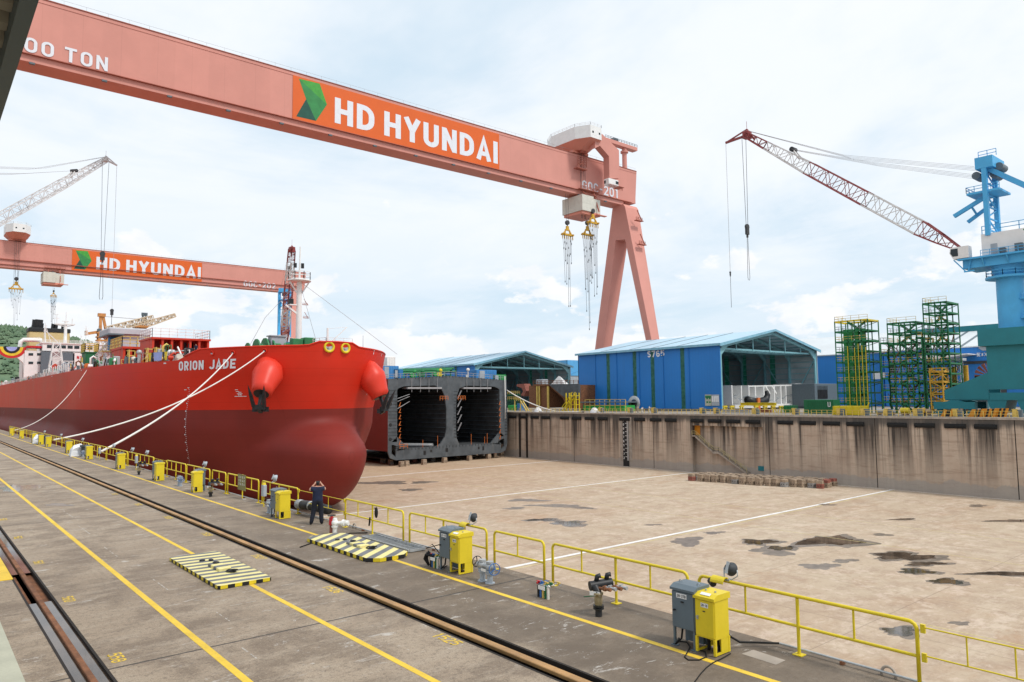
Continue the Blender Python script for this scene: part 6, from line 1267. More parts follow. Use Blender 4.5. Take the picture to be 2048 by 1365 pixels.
b = MB(); p, q = KP(1072, 769, 1), KP(1084, 759, 1); b.cbox(p.x, p.x+3, q.y, p.y, p.z, q.z, .1); solo(b, 'site_box', 'light_grey', 'grey box on top of the propped ship block', 'box')
b = MB(); p, q = XP(1124, 822, 160), XP(1149, 786, 160); t = thing('access_stair', 'yellow stair tower leading up to the propped ship block', 'stair', (160, q.y, FQ))
for d in (0, 1.3): b.beam((160+d, p.y, FQ), (160+d, q.y+1, q.z-1), .3); b.beam((160+d, p.y, FQ+1.2), (160+d, q.y+1, q.z+.2), .15)
[b.box(160, 161.3, p.y+(q.y-p.y)*i/14-.15, p.y+(q.y-p.y)*i/14+.15, FQ+(q.z-FQ-1)*i/14, FQ+(q.z-FQ-1)*i/14+.08) for i in range(14)]; b.build('flight', 'yellow', t)
b = MB(); [b.beam((160+d, q.y+e, FQ), (160+d, q.y+e, q.z), .25) for d in (0, 1.4) for e in (-.6, 1.6, 3.8)]; [b.box(160, 161.4, q.y-.6, q.y+1.6, z, z+.15) for z in (FQ+2, FQ+3.6, q.z-1)]; b.build('tower', 'yellow', t)
b = MB(); p = XP(1045, 815, 156); t = thing('access_stair', 'small yellow stair by the open hull section edge of the far quay', 'stair', (156, p.y, FQ)); b.beam((156, p.y-2, FQ), (156, p.y+1, FQ+3.4), .3); b.beam((157, p.y-2, FQ), (157, p.y+1, FQ+3.4), .3); b.build('flight', 'far_yellow', t); b = MB(); b.rail([(156, p.y+1, FQ+3.4), (156, p.y+4, FQ+3.4)], 1.1, .08, 1); [b.beam((156, p.y+d, FQ), (156, p.y+d, FQ+3.4), .25) for d in (1, 4)]; b.build('landing', 'far_yellow', t)
t, y0, y1, zt = fbox('machine_skid', 'low bright green machine at the foot of the open hull section end', 'machine', 1016, 1032, 811, 162, 3, 'conveyor_green'); b = MB(); b.cbox(162.2, 164, y0-2.6, y0-.2, FQ, FQ+2.4, .1); b.build('blue_unit', 'container_blue', t)
t = thing('scaffold_rack', 'green rack with yellow rails before the S764 shed', 'rack', (176, XP(1030, 790, 176).y, FQ)); p, q = XP(1016, 789, 176), XP(1040, 789, 176); b = MB()
[b.box(175.9, 176.1, y-.1, y+.1, FQ, p.z) for y in [q.y+i*(p.y-q.y)/6 for i in range(7)]]; [b.box(176, 178, q.y, p.y, z, z+.2) for z in (FQ+1.5, FQ+3.5, p.z-.2)]; b.build('frame', 'tower_green', t); b = MB(); b.rail([(175.9, q.y, p.z), (175.9, p.y, p.z)], 1.1, .07, 1.2); b.rail([(175.8, q.y, FQ+3.7), (175.8, p.y, FQ+3.7)], 1.1, .07, 1.2); b.build('guard_rail', 'far_yellow', t)
# white and grey modules in the mouth of the shed
MY = 127.
def MP(x, y): return YP(x, y, MY)
t = thing('deck_module', 'white painted deck module with frames and pipes in the mouth of the shed', 'module', (MP(1560, 805).x, MY, FQ))
b = MB(); p, q = MP(1592, 806), MP(1631, 768); b.box(p.x, q.x, MY, MY+8, FQ+1.2, q.z); p2 = MP(1464, 800); b.box(p2.x+9, p.x, MY+6, MY+6.4, FQ+1.2, MP(1560, 773).z); b.box(p2.x, q.x, MY-1, MY+8, FQ+.5, FQ+1.6); b.build('panel', 'white', t)
b = MB(); [b.box(x-.25, x+.25, MY-.3, MY+6, FQ+1.6, z) for x, z in [(MP(px, 800).x, MP(px, py).z) for px, py in ((1463, 771), (1482, 772), (1497, 771), (1510, 773), (1527, 771), (1548, 771), (1561, 770), (1571, 771))]]
for px in (1530, 1543, 1585): a = MP(px, 772); b.beam(a, MP(px+9, 788), .5)
b.beam(MP(1497, 773), MP(1590, 771), .35); b.build('frame', 'white', t)
b = MB(); rg = random.Random(3)
for i in range(60): x = MP(rg.uniform(1465, 1625), 795).x; z = FQ+1.6+rg.uniform(.1, 2.5); b.beam((x, MY-.6+rg.uniform(-1, 3), z), (x+rg.uniform(-2, 2), MY-.6, z+rg.uniform(-.3, 1.2)), .16)
b.build('pipework', 'light_grey', t)
t = thing('bent_pipe', 'thick black bent pipe piece on an orange stand before the white module', 'pipe', (MP(1515, 800).x, 121, FQ)); b = MB()
P = [YP(x, y, 121) for x, y in ((1494, 800), (1505, 804), (1520, 805), (1532, 800), (1535, 790), (1533, 783))]; b.tube(P, [1.1, 1.25, 1.25, 1.1, .8, .6], 10); b.build('pipe', 'black', t); b = MB(); p = YP(1509, 808, 121); b.box(p.x-.6, p.x+.6, 119.4, 119.9, FQ, YP(1509, 796, 121).z); b.build('stand', 'deck_orange', t)
t = thing('dark_block', 'dark grey steel block with a barred opening right of the white module', 'ship block', (MP(1655, 800).x, 118, FQ)); p, q = YP(1631, 812, 118), YP(1674, 768, 118)
b = MB(); b.cbox(p.x, q.x, 118, 126, FQ+.6, q.z, .1); b.box(p.x+.5, q.x-.5, 118.5, 125.5, FQ+.05, FQ+.6); b.build('shell', 'cab_grey', t); a, c = YP(1636, 798, 118), YP(1653, 772, 118); b = MB(); b.box(a.x, c.x, 117.9, 117.99, a.z, YP(1640, 780, 118).z); b.build('opening', 'black', t); b = MB(); [b.beam((a.x+i*(c.x-a.x)/7, 117.8, a.z), (a.x+i*(c.x-a.x)/7, 117.8, c.z), .12) for i in range(8)]; b.build('bar', 'dark_steel', t)
# low clutter: trestles, pipes, pallets, striped plates
rg = random.Random(9)
for i, px in enumerate((1450, 1464, 1483, 1512, 1530, 1546, 1562, 1580)):
    p = XP(px, 812, 170); t = thing('trestle', 'yellow trestle in the row before the white modules', 'trestle', (170, p.y, FQ), 'yellow trestles before the shed mouth'); b = MB(); b.box(169.2, 170.8, p.y-.25, p.y+.25, FQ+1.3, FQ+1.7); b.build('beam', 'yellow', t); b = MB(); [b.beam((170+d, p.y+e, FQ), (170+d*.7, p.y, FQ+1.4), .18) for d in (-.7, .7) for e in (-.6, .6)]; b.build('legs_frame', 'yellow', t)
for xl, xr, y, X, mt, lab in ((1446, 1540, 819, 163, 'block_red', 'low dark red steel girder lying before the shed mouth'), (1444, 1500, 823, 158, 'galv', 'low grey steel girder lying nearest the quay edge before the shed'), (1480, 1550, 812, 168, 'yellow', 'low yellow beam lying across the trestles before the shed')):
    p, q = XP(xl, y, X), XP(xr, y, X); z = FQ+.1 if mt != 'yellow' else FQ+1.75; b = MB(); b.box(X, X+.8, q.y, p.y, z, z+.15); b.box(X+.3, X+.5, q.y, p.y, z+.15, z+.6); b.box(X, X+.8, q.y, p.y, z+.6, z+.75); [b.box(X+.05, X+.75, y_, y_+.1, z+.15, z+.6) for y_ in [q.y+i*2. for i in range(int((p.y-q.y)/2))]]; solo(b, 'steel_girder', mt, lab, 'girder')
for xl, xr, y, mt, r, lab in ((1802, 1818, 817, 'yellow', .55, 'short yellow pipe on the far quay below the middle scaffold'), (1826, 1852, 821, 'hook_yellow', .5, 'long tan pipe on the far quay below the middle scaffold'), (1835, 1862, 823, 'timber', .45, 'brown pipe lying before the long tan pipe'), (1754, 1790, 823, 'light_grey', .4, 'long grey pipe left of the short yellow pipe')):
    p, q = XP(xl, y, 156), XP(xr, y, 156); zc = FQ+r+.45; t = thing('steel_pipe', lab, 'pipe', (156, (p.y+q.y)/2, FQ)); b = MB(); b.cyl((156, p.y, zc), (156, q.y, zc), r, n=12); b.build('tube', mt, t); b = MB(); [b.box(155.2, 156.8, y_-.2, y_+.2, FQ, FQ+.45) for y_ in (p.y-.5, q.y+.5)]; b.build('chock', 'timber', t)
def striped(px0, px1, ytop, X, lab):
    p, q = XP(px0, ytop, X), XP(px1, ytop, X); y0, y1 = q.y, p.y; t = thing('striped_plate', lab, 'barrier', (X, (y0+y1)/2, FQ), 'orange and black striped barrier plates'); b = MB(); z1 = p.z; b.prism([(X, y0, FQ), (X, y1+.8, FQ), (X, y1, z1), (X, y0-.5, z1)], (.2, 0, 0)); b.build('plate', 'hazard_orange', t)
    b = MB(); n = max(2, int((y1-y0)/.75)); h = z1-FQ
    for i in range(n): y = y0+.1+i*(y1-y0-.4)/n; b.prism([(X-.03, y+.25, FQ+.02), (X-.03, y+.6, FQ+.02), (X-.03, y+.2, z1-.02), (X-.03, y-.15, z1-.02)], (.02, 0, 0))
    b.build('stripe', 'side_black', t); b = MB(); [b.beam((X+.2, y, z1-.3), (X+1.3, y, FQ), .14) for y in (y0+.4, y1-.3)]; b.build('brace', 'dark_steel', t)
striped(1889, 1902, 820, 150.5, 'leftmost orange and black striped plate on the far quay'); striped(1903, 1920, 818, 151.5, 'second orange and black striped plate from the left'); striped(1944, 1962, 819, 150.5, 'striped plate below the teal portal, left of centre'); striped(1964, 1988, 818, 151.2, 'long striped plate below the teal portal leg'); striped(1990, 2011, 817, 152.2, 'rightmost orange and black striped plate, set furthest back')
for x0, yt, lab in ((1908, 734, 'left tall yellow post beside the teal crane portal'), (1931, 731, 'right tall yellow post beside the teal crane portal')):
    t = thing('yellow_post', lab, 'post', (178, XP(x0, 790, 178).y, FQ)); p = XP(x0, yt, 178); b = MB(); b.cyl((178, p.y, FQ), (178, p.y, p.z), .5, n=12); b.build('tube', 'hook_yellow', t); b = MB(); b.cyl((178, p.y, FQ+6), (178, p.y, FQ+6.3), .9, n=12); b.box(176.8, 179.2, p.y-1.2, p.y+1.2, FQ, FQ+1.2); b.build('collar', 'rust', t)
p = XP(1918, 800, 184); t = thing('lattice_mast', 'slim grey lattice mast between the two yellow posts', 'mast', (184, p.y, FQ)); b = MB(); b.lattice((184, p.y, FQ), (184, p.y, XP(1918, 722, 184).z), (.9, .9), (.9, .9), 7, .16, .1, V((0, 1, 0))); b.build('frame', 'light_grey', t); b = MB(); b.box(182.8, 185.2, p.y-1.6, p.y+1.2, XP(1918, 722, 184).z, XP(1918, 717, 184).z); b.build('head_box', 'light_grey', t)
q = XP(1978, 752, 172); t = thing('cable_reel', 'red cable reel half hidden behind the teal portal', 'cable reel', (172, q.y, FQ)); b = MB(); [b.prism([(172, q.y+.5*math.cos(R(a)), q.z+.5*math.sin(R(a))), (172, q.y+2.7*math.cos(R(a-7)), q.z+2.7*math.sin(R(a-7))), (172, q.y+2.7*math.cos(R(a+7)), q.z+2.7*math.sin(R(a+7)))], (.4, 0, 0)) for a in range(0, 360, 22)]; b.build('spoke', 'block_red', t); b = MB(); b.beam((172.6, q.y, FQ), (172.6, q.y, q.z+.5), .5); b.cyl((171.8, q.y, q.z), (172.8, q.y, q.z), .6, n=10); b.build('stand', 'dark_steel', t)
# guard rail of the far quay, in lengths
RX = 147.75; ends = [XP(x, 830, RX).y for x in (1016, 1062, 1110, 1160, 1215, 1270, 1326, 1384, 1441, 1500, 1560, 1620, 1690, 1770, 1850, 1930, 2040)]
near_ = ['beside the open hull section', 'by the small yellow stair', 'before the propped ship block', 'before the yellow stair tower', 'before the green skid', 'above the draught board', 'before the middle of the S765 wall', 'above the yellow door recess', 'before the notice boards', 'before the shed mouth', 'before the white modules', 'before the green container', 'before the yellow tank', 'before the left scaffold tower', 'before the middle scaffold tower', 'before the tallest scaffold tower', 'before the teal portal']
for i, (a, c) in enumerate(zip(ends, ends[1:])):
    t = thing('guard_rail', 'yellow guard rail on the far quay '+near_[i], 'guard rail', (RX, (a+c)/2, FQ), 'guard rails along the far quay'); b = MB(); [b.box(RX-.045, RX+.045, y-.045, y+.045, FQ, FQ+1.15) for y in [c+.3+k*(a-c-.6)/6 for k in range(7)]]; b.build('post', 'far_yellow', t)
    b = MB(); [b.box(RX-.03, RX+.03, c+.3, a-.3, z, z+.065) for z in (FQ+.58, FQ+1.1)]; b.build('bar', 'far_yellow', t)
wrds = ('first', 'second', 'third', 'fourth', 'fifth', 'sixth', 'seventh', 'eighth', 'ninth', 'tenth', 'eleventh', 'twelfth', 'thirteenth', 'fourteenth')
def far_cabinet():
    t = thing('power_cabinet', '', 'cabinet'); b = MB(); b.cbox(-.4, .4, 0, .75, .12, 1.45, .06); b.box(-.44, .44, -.03, .8, 1.42, 1.5); b.build('yellow_case', 'far_yellow', t); b = MB(); b.cbox(-.4, .4, -.75, -.05, .12, 1.4, .06); b.build('grey_case', 'cab_grey', t); b = MB(); b.box(-.43, -.4, .08, .68, .4, 1.35); b.build('door', 'far_yellow', t); return t
fc = far_cabinet()
for i, px in enumerate((1203, 1261, 1309, 1406, 1434, 1512, 1592, 1682, 1730, 1777, 1836, 1916, 2036)):
    q = XP(px, 834, 148.8); lab = wrds[i]+' small yellow and grey cabinet from the left on the far quay edge'
    p = V((148.8, q.y, FQ))
    if i == 0: fc.location = p; tag(fc, lab, None, 'cabinets along the far quay edge')
    else: copy_tree(fc, p, lab, 'cabinets along the far quay edge')
for i, (px, lab) in enumerate(((1076, 'left white covered bollard on the far quay edge'), (1189, 'right white covered bollard on the far quay edge before the green skid'))):
    q = XP(px, 830, 148.6); b = MB(); b.lathe((148.6, q.y, FQ), [(1.3, 0), (1.15, .55), (.8, 1.1), (.45, 1.35), (0, 1.4)], 12); b.beam((148.2, q.y-1.1, FQ+.15), (148.2, q.y-2.6, FQ+.1), .4); solo(b, 'covered_bollard', 'tarp', lab, 'bollard')
def rope_th(pts, r, lab, mt='rope', sag=0., n=18):
    a, c = V(pts[0]), V(pts[1]); P = [a.lerp(c, i/n)-V((0, 0, 4*sag*(i/n)*(1-i/n))) for i in range(n+1)]; b = MB(); b.tube(P, r, 6); solo(b, 'mooring_rope', mt, lab, 'rope')
a = YP(1014, 773, BY+3); c = XP(1110, 824, 148.5); a.x = BX1+.1
rope_th((a, V((148.5, c.y, FQ+.3))), .17, 'thick white rope slung from the open hull section to the far quay', sag=1.0)
b = MB(); P = [XP(x, y, 148.3) for x, y in ((1108, 824), (1130, 826), (1150, 824), (1168, 826), (1150, 827), (1125, 827))]; b.tube([V((148.3+.5*(i % 3), p.y, FQ+.16)) for i, p in enumerate(P)], .18, 6); solo(b, 'rope_coil', 'rope', 'white rope lying loosely on the far quay edge', 'rope')
# hills and the wood on them
rg = random.Random(2); hm = MB(); nx, ny = 40, 10
def ridge(x): 
    k = [(-600, 72), (-200, 92), (75, 95), (110, 93), (149, 88), (195, 77), (240, 60), (300, 42), (400, 30), (480, 22), (560, 16)]
    for (a, za), (c, zc) in zip(k, k[1:]):
        if x <= c: return za+(zc-za)*(max(x, a)-a)/(c-a)
    return 20
HY = 900
for i in range(nx+1):
    for j in range(ny+1):
        x = -600+1160*i/nx; f = j/ny; h = ridge(x)*math.sin(min(1, f*1.25)*math.pi/2); hm.v.append(V((x, HY+60*0+f*320, FQ-3+h*1.12*1.0)))
for i in range(nx):
    for j in range(ny): k = i*(ny+1)+j; hm.f.append([k, k+ny+1, k+ny+2, k+1]); hm.m.append(0); hm.sm.append(True)
struct(hm, 'hill', 'forest')
wm = MB(); wm.smooth = True
for i in range(7000):
    x = rg.uniform(-150, 480); f = rg.random()**.8; h = ridge(x)*math.sin(min(1, f*1.25)*math.pi/2); r = rg.uniform(1.3, 3.6); c = V((x, HY+f*320, FQ-3+h*1.12+r*.4)); n = 5; P = [c+V((0, 0, r*rg.uniform(.9, 1.5)))]
    for a, zz in ((.7, .4), (1, -.3)):
        for k in range(n): t = 2*math.pi*(k+a)/n; rr = r*rg.uniform(.7, 1.15)*a; P.append(c+V((rr*math.cos(t), rr*math.sin(t), r*zz*rg.uniform(.5, 1.3))))
    wm.smooth = False; wm.add(P, [[0, 1+k, 1+(k+1) % n] for k in range(n)]+[[1+k, 6+k, 6+(k+1) % n, 1+(k+1) % n] for k in range(n)])
tag(wm.build('forest', 'forest'), 'dense green wood covering the hill behind the tanker', 'wood', kind='stuff')
# ------------------------------------------------------------------ guard rails along the near quay edge
GX = 12.9
def ry(px): return XP(px, 1092+.207*(px-1103), GX).y
def rail_section(y0, y1, mids, bals, label, r=.034, thin=False):
    t = thing('guard_rail', label, 'guard rail', (GX, (y0+y1)/2, 0), 'yellow guard rails along the near quay edge'); h = 1.06; c = .12
    a, e = max(y0, y1)-.04, min(y0, y1)+.04
    b = MB()
    if thin:
        b.cyl((GX, a, h-.06), (GX, e, h-.06), .013, n=6); b.cyl((GX, a, .55), (GX, e, .55), .013, n=6); b.build('bar', 'yellow', t)
        for k in (.33, .67) if abs(a-e) < 6 else (.25, .5, .75): b = MB(); y = a+(e-a)*k; b.cyl((GX, y, .55), (GX, y, h-.06), .013, n=6); b.build('baluster', 'yellow', t)
        for y in (a, e):
            for z in (.52, .98): b = MB(); b.box(GX-.025, GX+.025, y-.035, y+.035, z-.07, z+.07); b.build('hinge', 'yellow', t)
        return t
    b.tube([(GX, a, 0), (GX, a, h-c)]+[(GX, a-c+c*math.cos(R(q)), h-c+c*math.sin(R(q))) for q in (15, 45, 75, 90)]+[(GX, e+c-c*math.cos(R(q)), h-c+c*math.sin(R(q))) for q in (90, 75, 45, 15)]+[(GX, e, h-c), (GX, e, 0)], r, 8); b.build('hoop', 'yellow', t)
    b = MB(); b.cyl((GX, a, .52), (GX, e, .52), r*.85, n=8); b.build('mid_rail', 'yellow', t)
    for y in mids: b = MB(); b.cyl((GX, y, 0), (GX, y, h-r), r*.95, n=8); b.box(GX-.09, GX+.09, y-.09, y+.09, 0.002, .018); b.build('post', 'yellow', t)
    for y in bals: b = MB(); b.cyl((GX, y, .52), (GX, y, h-r), r*.62, n=8); b.build('baluster', 'yellow', t)
    b = MB(); [b.box(GX-.09, GX+.09, y-.09, y+.09, .002, .02) for y in (a, e)]; b.build('base_plate', 'yellow', t)
    return t
SEC = [((1838, 1395), (1594,), (1490, 1706), 'nearest yellow guard rail right of the grey and yellow cabinets', 0), ((1378, 1103), (1231,), (1163, 1300), 'long yellow guard rail behind the black air manifold', 0),
       ((1090, 987), (), (1035,), 'short yellow guard rail left of the coloured gas manifold', 0), ((975, 818), (887,), (851, 930), 'yellow guard rail behind the cabinet with the blue handwheel beside it', 0),
       ((808, 690), (745,), (716, 776), 'yellow guard rail above the steel grating, right of the standing man', 0), ((690, 597), (), (), 'thin bar gate in the guard rail before the standing man', 1), ((597, 524), (558,), (540, 578), 'yellow guard rail behind the cabinet left of the standing man', 0),
       ((518, 455), (), (503, 470), 'yellow guard rail carrying the notice sign', 0), ((452, 424), (), (438,), 'shortest yellow guard rail, left of the notice sign', 0), ((420, 373), (), (408, 388), 'yellow guard rail behind the sixth cabinet of the row', 0),
       ((372, 334), (352,), (343, 362), 'yellow guard rail just right of the far thin gate', 0), ((333, 308), (), (), 'thin bar gate farther along the guard rail', 1)]
SEC.insert(0, ((2140, 1840), (), (), 'thin bar gate at the right edge of the picture', 1))
for (a, e), ms, bs, lab, thin in SEC: rail_section(ry(a), ry(e), [ry(x) for x in ms], [ry(x) for x in bs], lab, thin=bool(thin))
y = ry(307); ordn = ('first', 'second', 'third', 'fourth', 'fifth', 'sixth', 'seventh', 'eighth', 'ninth', 'tenth', 'eleventh', 'twelfth')
for i in range(12):
    ln = 7.4; rail_section(y, y+ln, [y+ln/2], [y+ln*k for k in (.17, .33, .67, .83)], ordn[i]+' yellow guard rail beyond the far thin gate, counted from it'); y += ln+.28
# ------------------------------------------------------------------ electrical cabinets
def yellow_cab():
    t = thing('power_cabinet', '', 'cabinet'); b = MB(); b.cbox(-.21, .21, -.21, .21, .34, 1.17, .012); bd = b.build('case', 'yellow', t)
    b = MB(); b.prism([(-.25, -.225, 1.13), (-.25, -.225, 1.19), (-.14, -.225, 1.255), (.24, -.225, 1.255), (.24, -.225, 1.13)], (0, .45, 0)); b.build('roof', 'yellow', t)
    b = MB(); b.box(-.228, -.211, -.19, .19, .38, 1.11); d = b.build('door', 'yellow', t); b = MB(); b.cyl((-.228, .14, .76), (-.27, .14, .76), .017, n=8); b.box(-.25, -.228, .125, .155, .70, .78); b.build('handle', 'galv', d); b = MB(); b.box(-.234, -.228, -.02, .03, .88, .9); b.build('lock', 'black', d)
    b = MB()
    for x in (-.2, .2):
        for yy in (-.19, .19): b.box(x-.022, x+.022, yy-.022, yy+.022, 0.02, .34)
    b.box(-.2, .2, -.205, -.175, .02, .06); b.box(-.2, .2, .175, .205, .02, .06); b.box(.17, .2, -.19, .19, .06, .34); b.box(-.04, .2, -.206, -.19, .06, .34); b.build('stand', 'yellow', t)
    b = MB(); b.cyl((-.05, .05, .34), (.02, .1, 0.02), .03, n=6); b.cyl((.05, -.05, .34), (.08, -.08, .02), .025, n=6); b.build('cable', 'rubber', t)
    b = MB(); b.cyl((-.02, -.1, 1.255), (-.02, -.1, 1.29), .018, n=6); b.cyl((-.02, .1, 1.255), (-.02, .1, 1.29), .018, n=6); b.build('lifting_eye', 'galv', t)
    return t
def grey_cab():
    t = thing('junction_cabinet', '', 'cabinet'); b = MB(); b.cbox(-.2, .2, -.25, .25, .40, 1.24, .012); b.build('case', 'cab_grey', t)
    b = MB(); b.prism([(-.24, -.27, 1.2), (-.24, -.27, 1.25), (-.12, -.27, 1.32), (.23, -.27, 1.32), (.23, -.27, 1.2)], (0, .54, 0)); b.build('roof', 'cab_grey', t)
    b = MB(); b.box(-.222, -.201, -.235, .235, .42, 1.17); d = b.build('door', 'cab_grey', t); b = MB(); b.cyl((-.222, .17, .78), (-.27, .17, .78), .02, n=8); b.box(-.24, -.222, -.03, .03, .96, .99); b.build('handle', 'black', d)
    b = MB()
    for x in (-.18, .18):
        for yy in (-.22, .22): b.box(x-.02, x+.02, yy-.02, yy+.02, .01, .4)
    for x, yy in ((-.18, .22), (-.18, -.22)): b.box(x-.05, x+.05, yy-.06, yy+.06, .002, .02)
    b.box(.1, .18, -.2, .2, .05, .38); b.build('stand', 'cab_grey', t)
    b = MB(); b.tube([(-.1, .1, .4), (-.12, .12, .15), (-.2, .2, .03), (.1, .35, .03)], .02, 6); b.build('cable', 'rubber', t)
    b = MB(); [b.tube([(0, yy+.03*math.cos(R(a)), 1.34+.035*math.sin(R(a))) for a in range(-20, 201, 40)], .008, 5) for yy in (-.2, .2)]; b.build('lifting_eye', 'galv', t)
    return t
yp, gp = yellow_cab(), grey_cab()
for root in (yp, gp):
    for o in COL.objects:
        if o.type == 'MESH' and (o.parent == root or (o.parent and o.parent.parent == root)):
            for v_ in o.data.vertices: v_.co.z *= .885; v_.co.x *= 1.06; v_.co.y *= 1.05
def plate(par, txt, cx, cy, cz, wd, ht, mt='white'):
    b = MB(); b.box(cx-.004, cx, cy-wd/2, cy+wd/2, cz-ht/2, cz+ht/2); o = b.build('label_plate', mt, par)
    b = MB(); text(b, txt, (cx-.005, cy+wd*.42, cz-ht*.3), (0, -1, 0), (0, 0, 1), ht*.6, w=.2, gap=.16, lift=.0012, width=wd*.84); b.build('plate_lettering', 'black', o)
CABS = [(11.85, 8.43), (11.96, 16.70)]+[None]*9
posc = [(1431, 1314), (918, 1150), (556, 1040), (402, 985), (312, 963), (242, 939), (187, 919), (139, 907), (105, 894), (79, 890), (63, 886), (42, 878), (20, 872)]
ownl = ['nearest yellow power cabinet, labelled 28-16, at the lower right', 'second nearest yellow cabinet, beside the blue handwheel valve', 'yellow power cabinet left of the standing man']
for i, (px, py) in enumerate(posc):
    if i == 0: x, y = 11.85, 8.43
    elif i == 1: x, y = 11.97, 16.70
    elif i == 2: x, y = 11.95, 29.15
    else: x, y = 11.95, GP(px, py).y+.2
    l1 = ownl[i] if i < 3 else ordn[i-3]+' yellow cabinet beyond the notice sign, counted along the quay'
    l2 = ['nearest dark grey cabinet, labelled 28-37B, joined to the yellow one', 'dark grey cabinet before the coloured hoses, next to a yellow one', 'dark grey cabinet left of the standing man'][i] if i < 3 else ordn[i-3]+' grey cabinet beyond the notice sign, counted along the quay'
    dy = .49 if i != 3 else .40; xx = x+.0 if i != 3 else x+.25
    if i == 0: yp.location = (x, y, 0); tag(yp, l1, None, 'yellow cabinets along the quay'); gp.location = (x-.02, y+.485, 0); tag(gp, l2, None, 'grey cabinets along the quay'); a, g = yp, gp
    else: a = copy_tree(yp, (x, y, 0), l1, 'yellow cabinets along the quay'); g = copy_tree(gp, (xx, y+dy, 0), l2, 'grey cabinets along the quay')
for i, par in enumerate([o for o in COL.objects if o.name.startswith('power_cabinet') and o.parent is None and o.location.x < 20][:2]):
    x, y = par.location.x, par.location.y; plate(par, ('28-16', '28-15')[i], x-.244, y-.01, .90, .16, .08)
    b = MB(); b.quad(*[V((x-.196+dx-.0, y+dy, 1.087+dz)) for dx, dy, dz in ((-.03, .1, -.002), (-.03, -.12, -.002), (.03, -.12, .031), (.03, .1, .031))]); o = b.build('roof_plate', 'white', par)
    b = MB(); text(b, '22 27', (x-.215, y+.08, 1.083), (0, -1, 0), (.85, 0, .53), .04, w=.2, gap=.16, lift=.003, width=.16); b.build('plate_lettering', 'black', o)
for i, par in enumerate([o for o in COL.objects if o.name.startswith('junction_cabinet') and o.parent is None][:2]): plate(par, ('28-37B', '27-15')[i], par.location.x-.237, par.location.y+.02, .97, .24, .09)
# ------------------------------------------------------------------ floodlights on the rail
def floodlight(black=True):
    t = thing('floodlight', '', 'floodlight'); n = V((.93, 0, -.36)); c = V((.1, 0, .19)); b = MB()
    b.lathe(c, [(0, -.13), (.07, -.12), (.105, -.05), (.135, .015), (.14, .04), (.12, .05), (0, .05)], 18, n); b.build('lamp_head', 'dark_steel' if black else 'light_grey', t)
    b = MB(); b.tube([c+V((0, .155, 0)), c+V((0, .155, -.12)), V((0, .08, 0)), V((0, -.08, 0)), c+V((0, -.155, -.12)), c+V((0, -.155, 0))], .014, 5); b.box(-.05, .05, -.06, .06, -.05, .01); b.build('yoke', 'galv', t)
    b = MB(); b.frame(c-n*.125, n.cross(V((0, 1, 0)))*.12, V((0, .03, 0)), n*.012); b.build('strap', 'galv', t); return t
fl = floodlight(); fg = floodlight(False)
fll = ['round black floodlight on the rail above the nearest cabinet', 'black floodlight on the rail above the second nearest cabinet']
for i, px in enumerate((1455, 940, 545, 406, 291, 262, 225, 163, 120, 87)):
    y = ry(px); lab = fll[i] if i < 2 else ordn[i-2]+' grey floodlight on the rail left of the standing man, counted leftward'
    loc = (GX+.02, y, 1.1)
    if i == 0: fl.location = loc; tag(fl, lab, None, 'floodlights on the guard rail')
    elif i == 2: fg.location = loc; tag(fg, lab, None, 'floodlights on the guard rail')
    else: copy_tree(fl if i < 2 else fg, loc, lab, 'floodlights on the guard rail')
for px, lab in ((1442, 'yellow half pipe clamp with black plug on the rail above the nearest cabinet'), (933, 'yellow half pipe clamp on the rail above the second nearest cabinet')):
    y = ry(px); b = MB(); pr = [(GX-.06+.13*math.cos(R(a)), 1.02+.13*math.sin(R(a))) for a in range(10, 190, 20)]; b.prism([(x, y-.16, z) for x, z in pr]+[(x*1+(GX-.06-x)*.14, y-.16, z-.018) for x, z in reversed(pr)], (0, .3, 0)); t = thing('pipe_clamp', lab, 'clamp', (GX-.06, y, 1.0)); b.build('shell', 'yellow', t); b = MB(); b.cyl((GX-.12, y+.1, .98), (GX-.05, y+.22, 1.02), .07, n=10); b.build('plug', 'black', t)
